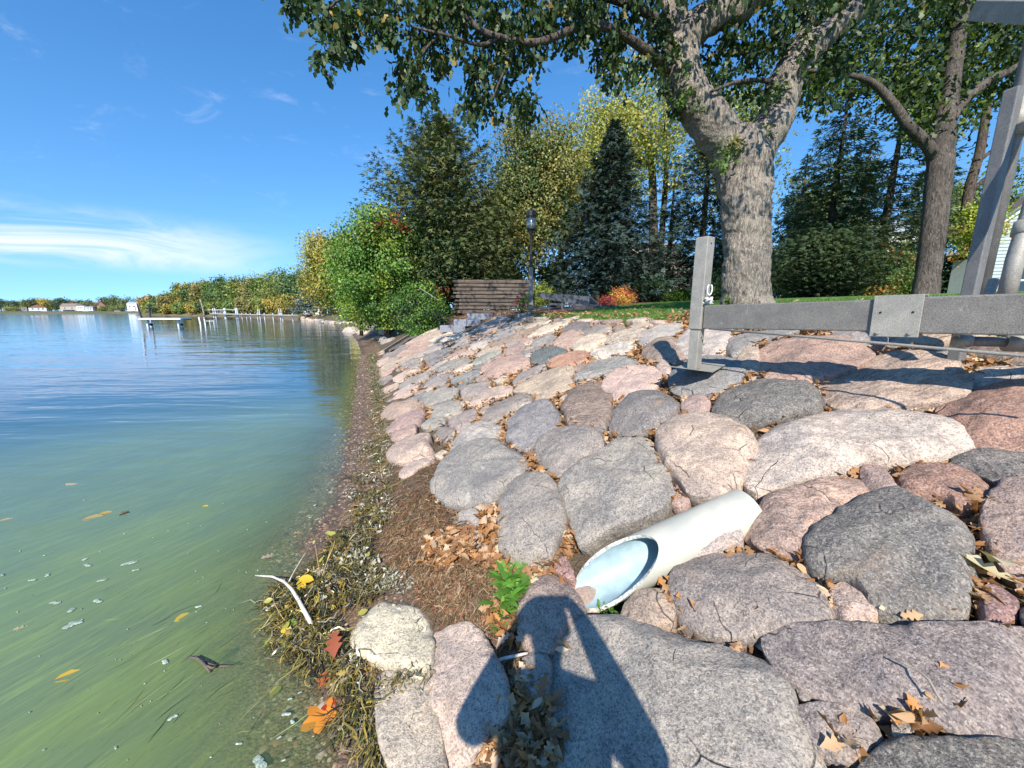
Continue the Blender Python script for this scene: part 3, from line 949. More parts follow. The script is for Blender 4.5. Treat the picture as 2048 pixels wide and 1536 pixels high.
for i, (col, band, lab, hf, pts) in enumerate(RK):
    pp = np.array([[float(q) for q in w_.split(",")] for w_ in pts.split()])
    cx, cy = pp.mean(0)
    # the outline seen is that of the upper edge on the far side: trace it on a plane a little above the bank
    off = 0.03
    poly = onbank_arr(pp, off)
    far = cy < 800
    o, size = put_rock(poly, col, band, hf, 100 + i, far, 96 if cy > 830 else 60)
    if lab:
        hd_ = re.split(r",| with | half | lying| below| above| beside| right of| left of| under| at | tucked| between| pinched| carrying| crossed| cut | leaning| standing| behind| among| directly| wholly| high | just | by | next| trailing| crusted| sunk| on edge", lab)[0].strip()
        if all(hd_ != q[1] for q in HEADS) and len(hd_.split()) > 2:
            HEADS.append(((cx, cy), hd_))
    if not lab:
        lab = auto_label(col, band, size, cx, cy, used)
    used.add(lab)
    tag(o, lab, "boulder", "boulders of the stone bank")

# ---- what is not traced is filled with smaller stones of the same bank
RES = 0.03
S0, S1, T0, T1 = -4.0, 17.0, -0.6, 4.6
occ = np.zeros((int((S1 - S0) / RES), int((T1 - T0) / RES)), bool)
gsx = S0 + (np.arange(occ.shape[0]) + 0.5) * RES
gty = T0 + (np.arange(occ.shape[1]) + 0.5) * RES


def raster(poly, grow=0.0):
    lo, hi = poly.min(0) - grow - RES, poly.max(0) + grow + RES
    i0, i1 = max(0, int((lo[0] - S0) / RES)), min(occ.shape[0], int((hi[0] - S0) / RES) + 1)
    j0, j1 = max(0, int((lo[1] - T0) / RES)), min(occ.shape[1], int((hi[1] - T0) / RES) + 1)
    if i0 >= i1 or j0 >= j1:
        return None
    X, Y = np.meshgrid(gsx[i0:i1], gty[j0:j1], indexing="ij")
    ins = np.zeros(X.shape, bool)
    n = len(poly)
    for k in range(n):
        x1, y1 = poly[k]; x2, y2 = poly[(k + 1) % n]
        cnd = (y1 > Y) != (y2 > Y)
        with np.errstate(divide="ignore", invalid="ignore"):
            xi = (x2 - x1) * (Y - y1) / (y2 - y1 + 1e-12) + x1
        ins ^= cnd & (X < xi)
    return (slice(i0, i1), slice(j0, j1)), ins


for poly in PLACED:
    r_ = raster(poly)
    if r_:
        occ[r_[0]] |= r_[1]
# keep clear: pipe, steps, soil patch
NOFILL = [onbank_arr(np.array(q, float)) for q in (
    [(1130, 1110), (1280, 1020), (1500, 980), (1500, 1030), (1400, 1090), (1240, 1240), (1150, 1200)],
    [(879, 664), (879, 650), (930, 627), (986, 627), (986, 640), (932, 665)],
    [(770, 960), (800, 900), (870, 910), (900, 1010), (1010, 1110), (1070, 1130), (1030, 1330), (1100, 1440), (1090, 1560), (1000, 1540), (900, 1245), (780, 1180), (740, 1060)])]
for poly in NOFILL:
    r_ = raster(poly)
    if r_:
        occ[r_[0]] |= r_[1]


def in_view(s, t):
    x, y = xy_of(s, t)
    z = float(bank_z(s, t)) - H
    d = y * CP - z * SP
    if d < 0.2:
        return False
    px, py = 1024 + x / d * FPX, 768 - (y * SP + z * CP) / d * FPX
    return -20 < px < 2068 and py < 1560


fr_ = random.Random(5)
cols_ = ["grey", "pale grey", "pale pink", "pink", "cream", "tan", "purple-grey", "white", "blue-grey", "brown", "rose"]
nfill = 0
for rad_, tries in ((0.42, 900), (0.30, 1500), (0.21, 2500), (0.15, 3000), (0.105, 3500)):
    for _ in range(tries):
        if nfill >= 185:
            break
        s, tt_ = fr_.uniform(-3.4, 16.4), fr_.uniform(0.25, 4.05)
        iv = in_view(s, tt_)
        if rad_ < 0.2 and not iv:
            continue
        if rad_ < 0.12 and s > 8:
            continue
        a_, b_ = rad_ * fr_.uniform(1.0, 1.35), rad_ * fr_.uniform(0.62, 0.9)
        if s > 7:
            a_, b_ = b_, a_ * 1.15
        ph = fr_.uniform(-0.6, 0.6)
        k = np.arange(11) / 11 * 2 * PI
        rr_ = 1 + 0.16 * np.array([fr_.uniform(-1, 1) for _ in k])
        ex, ey = a_ * np.cos(k) * rr_, b_ * np.sin(k) * rr_
        poly = np.stack([s + ex * math.cos(ph) - ey * math.sin(ph), tt_ + ex * math.sin(ph) + ey * math.cos(ph)], -1)
        if poly[:, 1].max() > 4.2 or poly[:, 1].min() < 0.12:
            continue
        r_ = raster(poly)
        if r_ is None or not r_[1].any():
            continue
        if (occ[r_[0]] & r_[1]).sum() > (0.05 if iv else 0.03) * r_[1].sum():
            continue
        occ[r_[0]] |= r_[1]
        colour = fr_.choice(cols_)
        o, size = put_rock(poly, colour, fr_.choice([.1, .2, .3, .6]), 1.0, 900 + nfill, s > 6, 40 if rad_ > 0.18 else 26, "filler_stone")
        lab = "plain granite fieldstone fitted between the larger boulders of the bank"
        if iv:
            c_ = poly.mean(0)
            x_, y_ = xy_of(*c_)
            z_ = float(bank_z(*c_)) - H
            d_ = y_ * CP - z_ * SP
            lab = near_label(colour, size, 1024 + x_ / d_ * FPX, 768 - (y_ * SP + z_ * CP) / d_ * FPX)
        tag(o, lab, "stone", "fieldstones filling the stone bank")
        nfill += 1
# ------------------------------------------------------------------ boat lift frame standing on the bank
def speck(name, col, rough=0.55, metal=0.35, amt=0.5):
    m, t = new_mat(name)
    co = t.node("ShaderNodeTexCoord").outputs["Object"]
    n = t.noise(co, 190, 3, 0.75)
    n2 = t.noise(co, 9, 5, 0.65)
    n3 = t.noise(t.mapping(co, scale=(1, 1, 0.3)), 26, 5, 0.7)
    c = t.mix(t.ss(n, 0.3, 0.7), tuple(x * (1 - amt) for x in col), tuple(x * (1 + amt) for x in col))
    c = t.mix(1.0, c, t.mix(t.ss(n2, 0.3, 0.7), (0.85,) * 3, (1.12, 1.11, 1.08)), "MULTIPLY")
    c = t.mix(t.m("MULTIPLY", t.ss(n3, 0.60, 0.78), 0.5), c, (0.60, 0.57, 0.50))
    n4 = t.noise(t.mapping(co, scale=(1, 1, 0.5)), 17, 7, 0.8)
    c = t.mix(t.m("MULTIPLY", t.ss(n4, 0.63, 0.74), 0.45), c, (0.20, 0.125, 0.075))
    scr = t.noise(t.mapping(co, rot=(0.3, 0.9, 0.5), scale=(2, 60, 60)), 3, 3, 0.6)
    c = t.mix(t.m("MULTIPLY", t.ss(scr, 0.66, 0.72), 0.35), c, (0.5, 0.5, 0.48))
    p = t.node("ShaderNodeBsdfPrincipled", {"Base Color": c, "Roughness": rough, "Metallic": metal})
    t.set(p, "Normal", t.bump(n, 0.35, 0.003))
    out(t, p)
    return m


M_GALV = speck("galvanised_steel", (0.20, 0.185, 0.165), 0.6, 0.3, 0.4)
M_GALVP = speck("galvanised_pale", (0.33, 0.31, 0.27), 0.6, 0.25, 0.28)
M_GALVD = speck("weathered_aluminium", (0.19, 0.185, 0.18), 0.6, 0.3, 0.3)
M_HOLE = plain("dark_hole", (0.015, 0.015, 0.015), 0.9, bump=0)
lift = empty("boat_lift", P(1404, 745, 3.28), 0, "grey metal boat lift frame parked on the boulders, long beam and square leg", "boat lift")
lift_inv = Matrix.Translation(lift.location).inverted()


def lp(o):
    o.matrix_parent_inverse = lift_inv
    return o


B0 = P(1411, 634, 3.28)
B1 = P(1776, 631, 2.36)
bd = (B1 - B0); bd.normalize()
B2 = B0 + bd * 2.9
bn = Vector((-bd.y, bd.x, 0)).normalized()          # sideways
if bn.x > 0:
    bn = -bn
frontn = bn
HB = 0.20


def bface(mb_, a, b, w_, h_):
    mb_.beam(a, b, w_, h_)


mb = MB(); mb.beam(B0, B0 + bd * 1.30, 0.076, HB * 0.97)
lp(mb.build("beam", M_GALV, lift, bevel=0.008))
mb = MB(); mb.beam(B0 + bd * 1.10, B2, 0.092, HB * 1.05)
lp(mb.build("outer_beam", M_GALV, lift, bevel=0.009))
# coupling plate folded over the joint, with two bolt holes and two bolts
CC = B0 + bd * 1.185
zb = Vector((0, 0, 1)); zb = (zb - bd * zb.dot(bd)).normalized()
Mx = Matrix((bd, -bn, zb)).transposed()
mb = MB()
mb.box(CC + frontn * 0.054 - zb * 0.004, (0.215, 0.008, 0.246), Mx)
mb.box(CC + zb * 0.114 + frontn * 0.001, (0.215, 0.112, 0.007), Mx)
mb.box(CC - frontn * 0.054 - zb * 0.004, (0.215, 0.008, 0.246), Mx)
cp = lp(mb.build("coupling_plate", M_GALVP, lift, bevel=0.003))
for dx in (-0.07, 0.07):
    mb = MB(); c = CC + bd * dx + frontn * 0.0575 + zb * 0.018
    mb.tube([c, c + frontn * 0.0025], 0.0065, 10)
    o = mb.build("bolt_hole", M_HOLE, cp)
    mb = MB(); c = CC + bd * dx + frontn * 0.058 - zb * 0.104
    mb.tube([c, c + frontn * 0.008], 0.011, 8)
    mb.tube([c + frontn * 0.008, c + frontn * 0.013], 0.006, 8)
    o = mb.build("bolt", M_GALVP, cp)
# square sleeve and leg
LEG = B0 - bd * 0.062
top = P(1405, 478, 3.28).z
ground_ = P(1404, 742, 3.28).z


def sq(mb_, a, b, w_):
    x, y = bd.copy(), bn
    x.z = 0; x.normalize()
    M = Matrix((x, Vector((-x.y, x.x, 0)), Vector((0, 0, 1)))).transposed()
    mb_.box(((a[0] + b[0]) / 2, (a[1] + b[1]) / 2, (a[2] + b[2]) / 2), (w_, w_, abs(b[2] - a[2])), M)


mb = MB(); sq(mb, (LEG.x, LEG.y, B0.z - HB / 2 - 0.004), (LEG.x, LEG.y, top), 0.108)
slv = lp(mb.build("sleeve", M_GALVP, lift, bevel=0.006))
mb = MB(); sq(mb, (LEG.x, LEG.y, ground_), (LEG.x, LEG.y, B0.z), 0.084)
lgo = lp(mb.build("leg", M_GALVP, lift, bevel=0.005))
fx = Vector((bd.x, bd.y, 0)).normalized()
for (px_, zz, wd) in ((0, top - 0.055, 0.054), (0, B0.z - HB / 2 - 0.075, 0.042)):
    mb = MB(); c = Vector((LEG.x, LEG.y, zz)) + fx * wd
    mb.tube([c - fx * 0.003, c + fx * 0.0015], 0.008, 10)
    lp(mb.build("pin_hole", M_HOLE, lift))
# foot plate, bent along the middle
mb = MB()
F = Vector((LEG.x, LEG.y, ground_))
fy = Vector((-fx.y, fx.x, 0))
ew = 0.24
for sx in (-1, 1):
    pts = []
    for zt in (0, 0.008):
        for (u, v) in ((0, -0.17), (ew * sx, -0.15), (ew * sx, 0.15), (0, 0.17)):
            pts.append(F + fy * u + fx * v + Vector((0, 0, -0.012 + zt + abs(u) * 0.16)))
    q = [(3, 2, 1, 0), (4, 5, 6, 7), (0, 1, 5, 4), (1, 2, 6, 5), (2, 3, 7, 6), (3, 0, 4, 7)]
    mb.add(pts, q if sx > 0 else [tuple(reversed(f)) for f in q])
lp(mb.build("foot_plate", M_GALVP, lift))
# thin rod slung below the beam
mb = MB(); mb.tube([P(1418, 657, 3.2), P(1700, 681, 2.42), P(2048, 712, 1.78), P(2300, 735, 1.5)], 0.0085, 8)
lp(mb.build("cable_rod", M_GALVP, lift, smooth=True))
# round tubes under the right end
mb = MB()
a = P(1918, 682, 2.25); b = P(2300, 690, 1.95)
mb.tube([a, a.lerp(b, .36)], 0.028, 14); mb.tube([a.lerp(b, .30), b], 0.047, 16)
lp(mb.build("cross_tube", M_GALVD, lift, smooth=True))
for q0, q1, rq in ((-0.03, 0.07, 0.036), (0.27, 0.40, 0.054)):
    mb = MB(); mb.tube([a + (b - a) * q0, a + (b - a) * q1], rq, 14)
    lp(mb.build("collar", M_GALVP, lift, smooth=True))
mb = MB(); mb.beam(P(1905, 655, 2.25), P(1925, 700, 2.25), 0.05, 0.01)
lp(mb.build("gusset_plate", M_GALVP, lift))
# uprights at the right edge
px0 = P(1992, 600, 2.38)
mb = MB(); mb.beam((px0.x - .03, px0.y + 0.12, px0.z - 0.7), (px0.x - .03, px0.y + 0.12, px0.z + 1.22), 0.066, 0.066, up=(1, 0.3, 0))
lp(mb.build("square_post", M_GALVD, lift, bevel=0.006))
vt = P(2020, 300, 2.35)
mb = MB(); mb.tube([(vt.x, vt.y, px0.z - 0.2), (vt.x, vt.y, px0.z + 2.6)], 0.042, 20)
lp(mb.build("upright_tube", M_GALVD, lift, smooth=True))
mb = MB(); mb.tube([P(2012, 596, 2.15), P(2030, 520, 2.13), P(2075, 380, 2.1), P(2150, 150, 2.05)], 0.037, 20)
lp(mb.build("round_tube", M_GALVP, lift, smooth=True))
for q0, q1, rq in ((P(2046, 470, 2.12), P(2054, 445, 2.12), 0.047), (Vector((vt.x, vt.y, P(2020, 276, 2.35).z)), Vector((vt.x, vt.y, P(2020, 208, 2.35).z)), 0.060)):
    mb = MB(); mb.tube([q0, q1], rq, 20)
    lp(mb.build("tube_collar", M_GALVP, lift, smooth=True))
mb = MB(); mb.tube([P(1975, 596, 2.25), P(1988, 560, 2.25)], 0.024, 10)
lp(mb.build("lower_bracket", M_GALVP, lift))
mb = MB(); mb.beam(P(1960, 18, 2.45), P(2230, 28, 1.75), 0.09, 0.10)
lp(mb.build("top_rail", M_GALVP, lift, bevel=0.006))
# white cord knotted round the sleeve above the beam
kn = P(1413, 596, 3.2)
rope = MB()
rr_ = random.Random(3)
for k in range(0):
    c = [Vector((LEG.x, LEG.y, B0.z + 0.118 + 0.010 * k)) + (fx * sx_ + fy * sy_) * 0.060 for sx_, sy_ in ((1, 1), (1, -1), (-1, -1), (-1, 1), (1, 1))]
    rope.tube(c, 0.006, 6)
kc = Vector((LEG.x, LEG.y, B0.z + 0.135)) + fx * 0.09 + frontn * 0.03
for k in range(9):
    a_ = [kc + Vector((rr_.uniform(-.035, .035), rr_.uniform(-.035, .035), rr_.uniform(-.03, .03))) for _ in range(5)]
    rope.tube(a_, 0.005, 6)
loop = [kc + Vector((0.02 * math.sin(q), -0.005, 0.045 + 0.045 * (1 - math.cos(q)))) for q in np.linspace(-2.6, 2.6, 12)]
rope.tube(loop, 0.0055, 6)
tag(rope.build("cord_knot", plain("white_cord", (0.7, 0.7, 0.66), 0.8, bscale=200), smooth=True), "white cord knotted around the square metal sleeve above the beam", "cord")

# ------------------------------------------------------------------ drain pipe with a mitred mouth
m, t = new_mat("pvc_pipe")
co = t.node("ShaderNodeTexCoord").outputs["Object"]
n = t.noise(co, 5, 5, 0.6)
n2 = t.noise(co, 38, 5, 0.75)
n3 = t.noise(co, 120, 3, 0.7)
c = t.mix(t.ss(n, 0.3, 0.7), (0.41, 0.41, 0.36), (0.52, 0.50, 0.41))
c = t.mix(t.m("MULTIPLY", t.ss(n2, 0.58, 0.70), 0.6), c, (0.45, 0.44, 0.38))
c = t.mix(t.m("MULTIPLY", t.ss(n3, 0.69, 0.74), 0.8), c, (0.12, 0.11, 0.09))
p = t.node("ShaderNodeBsdfPrincipled", {"Base Color": c, "Roughness": 0.38})
t.set(p, "Normal", t.bump(n2, 0.2, 0.004))
out(t, p)
M_PVC = m
M_CUT = plain("pvc_cut_edge", (0.50, 0.50, 0.45), 0.75, var=0.35, scale=55, bump=0.3, spots=(70, 0.55, (0.22, 0.21, 0.18)))
M_PIN = plain("pvc_inside", (0.32, 0.43, 0.46), 0.45, var=0.1, scale=10, spots=(48, 0.60, (0.32, 0.32, 0.29)), bump=0.05)
A0 = Vector(onbank(1222, 1148, 0.045)); A1 = Vector(onbank(1474, 1016, 0.0)) - Vector((0, 0, 0.05))
ax = (A1 - A0).normalized()
Rp, th_ = 0.130, 0.018
# mouth: low tongue reaching forward, the crown cut back
upv = Vector((0, 0, 1)); upv = (upv - ax * upv.dot(ax)).normalized()
sd = ax.cross(upv).normalized()
tv = Vector((-0.25, -0.55, 1.0)); tv = (tv - ax * tv.dot(ax)).normalized()   # the side cut back looks up towards the lake
ts_ = ax.cross(tv).normalized()
NP = 56
outr, innr = [], []
L = (A1 - A0).length + 0.07
vo_, vi_, ve_, vie = [], [], [], []
for k in range(NP):
    a = 2 * PI * k / NP
    d = tv * math.cos(a) + ts_ * math.sin(a)
    cut = -0.20 + 0.46 * (0.5 + 0.5 * math.cos(a)) ** 1.25
    vo_.append(A0 + d * Rp + ax * cut)
    vi_.append(A0 + d * (Rp - th_) + ax * (cut + 0.004))
    ve_.append(A0 + d * Rp + ax * L)
    vie.append(A0 + d * (Rp - th_) + ax * L)


def ringstrip(a, b):
    n = len(a)
    return list(a) + list(b), [(k, (k + 1) % n, n + (k + 1) % n, n + k) for k in range(n)]


pipe = empty("drain_pipe", A0, 0, "white plastic drain pipe with a slanted open end sticking out of the boulders", "pipe")
pinv = Matrix.Translation(A0).inverted()
for nm, a, b, mt in (("outer_wall", vo_, ve_, M_PVC), ("cut_rim", vi_, vo_, M_CUT), ("inner_wall", vie, vi_, M_PIN)):
    mb = MB(); mb.add(*ringstrip(a, b))
    o = mb.build(nm, mt, pipe, smooth=(nm != "cut_rim"))
    o.matrix_parent_inverse = pinv
# silt lying in the mouth
mb = MB()
cen = A0 - ax * 0.17 - tv * 0.125
for ring in range(5):
    pass
sv, sf = [], []
for i in range(7):
    for k in range(14):
        a = 2 * PI * k / 14
        r = i / 6
        q = cen + ax * (math.cos(a) * 0.11 * r) + ts_ * (math.sin(a) * 0.11 * r)
        q = q + Vector((0, 0, 0.03 * (1 - r * r) + 0.008 * mnoise.noise(q * 30)))
        sv.append(q)
for i in range(6):
    for k in range(14):
        sf.append((i * 14 + k, (i + 1) * 14 + k, (i + 1) * 14 + (k + 1) % 14, i * 14 + (k + 1) % 14))
mb.add(sv, sf)
o = mb.build("silt_heap", plain("pink_sand", (0.34, 0.25, 0.205), 0.95, scale=90, bump=0.5, bscale=220), None, smooth=True)
tag(o, "low heap of pinkish sand lying in the pipe's open mouth", "sand")
# ------------------------------------------------------------------ foliage tools
nrg = np.random.default_rng(7)


def unit(v):
    return v / (np.linalg.norm(v, axis=-1, keepdims=True) + 1e-9)


T_QUAD = (np.array([[0, 0, 0], [0.5, 0.32, 0.04], [1, 0, 0], [0.5, -0.32, 0.04]]), np.array([[0, 1, 2, 3]]))
T_BLADE = (np.array([[0, -0.09, 0], [0, 0.09, 0], [1, 0.03, -0.06], [1, -0.03, -0.06]]), np.array([[0, 3, 2, 1]]))
_x = [0.0, 0.16, 0.30, 0.42, 0.56, 0.66, 0.80, 1.0]
_w = [0.02, 0.20, 0.09, 0.30, 0.13, 0.31, 0.15, 0.03]


def lobed(curl, cup):
    v = []
    for x, w_ in zip(_x, _w):
        zc = -curl * x * x
        v += [(x, w_, zc + cup * w_), (x, 0, zc), (x, -w_, zc + cup * w_)]
    f = []
    for i in range(len(_x) - 1):
        f += [(3 * i, 3 * i + 1, 3 * i + 4, 3 * i + 3), (3 * i + 1, 3 * i + 2, 3 * i + 5, 3 * i + 4)]
    return np.array(v), np.array(f)


T_OAK = (np.array([[0, 0.03, 0], [0, -0.03, 0], [0.3, 0.25, 0.03], [0.3, -0.25, 0.03], [0.45, 0.11, 0], [0.45, -0.11, 0], [0.7, 0.30, -0.03], [0.7, -0.30, -0.03], [1, 0.05, -0.12], [1, -0.05, -0.12]]),
         np.array([[0, 1, 3, 2], [2, 3, 5, 4], [4, 5, 7, 6], [6, 7, 9, 8]]))


def leaves(cen, axis_, nrm, size, tmpl, col):
    """arrays of a leaf template set at cen along axis_ with normal nrm"""
    tv_, tf_ = tmpl
    N, k = len(cen), len(tv_)
    a = unit(axis_)
    b = unit(np.cross(nrm, a))
    c = np.cross(a, b)
    s = np.asarray(size).reshape(-1, 1, 1)
    V = cen[:, None, :] + s * (tv_[None, :, 0:1] * a[:, None] + tv_[None, :, 1:2] * b[:, None] + tv_[None, :, 2:3] * c[:, None])
    F = (tf_[None] + (np.arange(N) * k)[:, None, None]).reshape(-1, tf_.shape[1])
    C = np.repeat(col, k, axis=0)
    return V.reshape(-1, 3), F, C


def leaf_obj(name, parts, mat, parent=None, origin=(0, 0, 0)):
    V, F, C, n = [], [], [], 0
    for v, f, c in parts:
        V.append(v); F.append(f + n); C.append(c); n += len(v)
    V = np.concatenate(V) - np.array(origin)[None]
    same = len({f.shape[1] for f in F}) == 1
    me = np_mesh(name, V, np.concatenate(F) if same else F, np.clip(np.concatenate(C), 0.004, 1))
    o = link(name, me, mat, parent)
    if len(F) and len(V) > 400:
        o["kind"] = "stuff"
    return o


def rnd_dir(n):
    return unit(nrg.normal(size=(n, 3)))


def tint(base, n, var=0.22, warm=0.08):
    b = np.array(base)[None] * (1 + nrg.uniform(-var, var, (n, 1)))
    return b * (1 + nrg.uniform(-warm, warm, (n, 3)))


def crown_pts(n_cl, radii, seed, low=-0.75, hollow=0.45):
    """centres of leaf clumps spread through a lumpy crown volume (unit radii scaled)"""
    g = np.random.default_rng(seed)
    out_ = []
    while len(out_) < n_cl:
        d = unit(g.normal(size=3))
        lump = 0.74 + 0.50 * mnoise.noise(Vector(d * 1.7) + Vector((seed * 1.3, 0, 0))) + 0.22 * mnoise.noise(Vector(d * 4.1) + Vector((0, seed, 0)))
        r = lump * (hollow + (1 - hollow) * g.uniform() ** 0.55)
        p_ = d * r
        if p_[2] < low:
            continue
        out_.append(p_ * np.array(radii))
    return np.array(out_)


def broadleaf(name, base, height, radii, n_cl, per, lsize, cols, label, cat="tree", group=None, trunk_r=0.2, seed=1, czf=0.62, trunk_col=None, lean=(0, 0), low=-0.75, hollow=0.45,
              mat=None, tmpl=T_QUAD, spread=0.16, droop=0.0, limbs=7, mats=None, light=None):
    """cols: list of (weight, rgb)"""
    base = Vector(base)
    root = empty(name, base, 0, label, cat, group)
    cz = height * czf
    ctr = np.array([lean[0], lean[1], cz])
    cl = crown_pts(n_cl, radii, seed, low, hollow) + ctr
    if low < -0.9:                                   # leafy down to the ground
        sk = cl[:, 2] < cz
        cl[sk, 2] = cz - (cz - cl[sk, 2]) * 1.18
        cl[:, 2] = np.maximum(cl[:, 2], 0.12)
    wts = np.array([c[0] for c in cols], float); wts /= wts.sum()
    pick = nrg.choice(len(cols), n_cl, p=wts)
    ccol = np.array([cols[i][1] for i in pick]) * 1.5 * (1 + nrg.uniform(-0.18, 0.18, (n_cl, 1)))
    per = int(per * 1.6); lsize *= 0.80
    rc = np.array(radii).mean() * spread * nrg.uniform(0.7, 1.5, n_cl)
    N = n_cl * per
    idx = np.repeat(np.arange(n_cl), per)
    offs = nrg.normal(size=(N, 3)) * rc[idx][:, None] * np.array([1, 1, 0.75])
    pos = cl[idx] + offs
    pos[:, 2] -= droop * np.abs(offs[:, 0]) * 2
    outd = unit(pos - ctr) * 0.7 + unit(offs) * 0.5 + rnd_dir(N) * 0.8 + np.array([0, 0, 0.35])
    axd = rnd_dir(N) + np.array([0, 0, -0.4 - droop])
    col = ccol[idx] * (1 + nrg.uniform(-0.25, 0.25, (N, 1))) * (1 + nrg.uniform(-0.08, 0.08, (N, 3)))
    pos[:, 2] = np.maximum(pos[:, 2], 0.05)
    v, f, c = leaves(pos, axd, unit(outd), lsize * nrg.uniform(0.6, 1.35, N), tmpl, col)
    me = np_mesh("crown", v, f, np.clip(c, 0.004, 1))
    o = link("crown", me, mat or M_LEAF, root)
    o["kind"] = "stuff"
    if trunk_r:
        mb = MB()
        g = random.Random(seed)
        h1 = cz * 0.95
        top_ = Vector((lean[0] * 0.9, lean[1] * 0.9, cz + radii[2] * 0.35))
        mid_ = Vector((lean[0] * 0.3 + g.uniform(-.1, .1) * trunk_r * 3, lean[1] * 0.3, h1 * 0.5))
        mb.tube([(0, 0, -0.3), (0, 0, 0.1), mid_, Vector((lean[0] * .7, lean[1] * .7, h1)), top_], [trunk_r * 1.35, trunk_r * 1.1, trunk_r * 0.85, trunk_r * 0.6, trunk_r * 0.2], 9)
        mb.build("trunk", mats or M_BARK, root, smooth=True)
        if limbs:
            for k in range(limbs):
                lb = MB()
                tgt = Vector(cl[g.randrange(n_cl)])
                st_ = mid_.lerp(top_, g.uniform(0.1, 0.7))
                md = st_.lerp(tgt, 0.5) + Vector((0, 0, 0.06 * height * g.uniform(-.3, 1)))
                lb.tube([st_, md, tgt], [trunk_r * 0.42, trunk_r * 0.26, trunk_r * 0.08], 6)
                lb.build("limb", mats or M_BARK, root, smooth=True)
    return root


def conifer(name, base, height, rad, cols, label, cat="tree", group=None, seed=1, levels=26, boughs=9, blade=0.2, trunk_r=0.16, start=0.06, droop=0.35, dens=1.0, lean=(0, 0), tip=0.04, sway=0.25, mat=None, per=26, shape=1.0):
    g = np.random.default_rng(seed)
    base = Vector(base)
    root = empty(name, base, 0, label, cat, group)
    cs, axs, sz, cc, nm = [], [], [], [], []
    limb = MB()
    for i in range(levels):
        f = i / (levels - 1)
        z = height * (start + (1 - start - 0.02) * f ** 0.92)
        r = rad * ((1 - f) ** shape) * (0.82 + 0.3 * g.uniform()) + tip * height * 0.3
        nb = max(3, int(boughs * (0.5 + 0.5 * (1 - f)) + 0.5))
        a0 = g.uniform(0, 6.28)
        for k in range(nb):
            a = a0 + 2 * PI * k / nb + g.uniform(-0.3, 0.3)
            rl = r * g.uniform(1 - sway, 1 + sway)
            if g.uniform() > dens:
                continue
            d = np.array([math.cos(a), math.sin(a), 0.0])
            n = max(6, int(per * rl / max(rad, 0.01) + 6))
            q = np.sort(g.uniform(0.10, 1.0, n)) ** 0.85
            dz = 0.10 * rl * np.sin(q * 1.2) - droop * rl * q ** 1.5 + 0.22 * rl * q ** 4
            ax_ = np.array([lean[0] * z / height, lean[1] * z / height, z])
            spine = ax_ + d[None] * (q * rl)[:, None] + np.array([0, 0, 1.0])[None] * dz[:, None]
            side = np.array([-d[1], d[0], 0])
            lat = g.normal(size=n) * 0.22 * rl * (0.35 + q * (1.05 - q) * 2.4)
            pos = spine + side[None] * lat[:, None] + g.normal(size=(n, 3)) * 0.02 * rl
            pos[:, 2] -= np.abs(lat) * 0.25
            dirs = d[None] * 0.8 + side[None] * np.sign(lat)[:, None] * 0.7 + g.normal(size=(n, 3)) * 0.35 + np.array([0, 0, -0.15])
            cs.append(pos); axs.append(dirs)
            nm.append(np.tile(np.array([[0, 0, 1.0]]), (n, 1)) + g.normal(size=(n, 3)) * 0.55 + d * 0.3)
            sz.append(blade * g.uniform(0.6, 1.3, n))
            base_c = np.array(cols[0 if g.uniform() < 0.7 else -1])
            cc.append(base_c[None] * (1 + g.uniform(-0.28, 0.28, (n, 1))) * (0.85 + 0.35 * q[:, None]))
            limb.tube([ax_, ax_ + d * rl * 0.5 + np.array([0, 0, 0.06 * rl - droop * rl * 0.3]), ax_ + d * rl * 0.9 + np.array([0, 0, -droop * rl * 0.75])], [0.02 + 0.018 * (1 - f), 0.012, 0.004], 4, cap=False)
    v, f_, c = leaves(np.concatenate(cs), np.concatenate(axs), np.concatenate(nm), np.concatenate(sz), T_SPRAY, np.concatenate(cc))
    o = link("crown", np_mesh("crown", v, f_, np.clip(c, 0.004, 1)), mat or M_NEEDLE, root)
    o["kind"] = "stuff"
    b_ = limb.build("boughs", M_BARK, root)
    b_["kind"] = "stuff"
    mb = MB()
    mb.tube([(0, 0, -0.3), (lean[0] * .3, lean[1] * .3, height * 0.3), (lean[0] * .7, lean[1] * .7, height * 0.7), (lean[0], lean[1], height)], [trunk_r * 1.25, trunk_r, trunk_r * 0.5, 0.015], 8)
    mb.build("trunk", M_BARK, root, smooth=True)
    return root


# a needle spray: three narrow leaflets fanned out
_sv, _sf = [], []
for _a, _l in ((-0.55, 0.7), (0.0, 1.0), (0.55, 0.7)):
    _c, _s = math.cos(_a), math.sin(_a)
    _n = len(_sv)
    for _px, _py in ((0, -0.05), (_l * 0.5, -0.085), (_l, 0), (_l * 0.5, 0.085)):
        _sv.append((_px * _c - _py * _s, _px * _s + _py * _c, -0.10 * _px * abs(_a) * 2))
    _sf.append((_n, _n + 1, _n + 2, _n + 3))
T_SPRAY = (np.array(_sv), np.array(_sf))

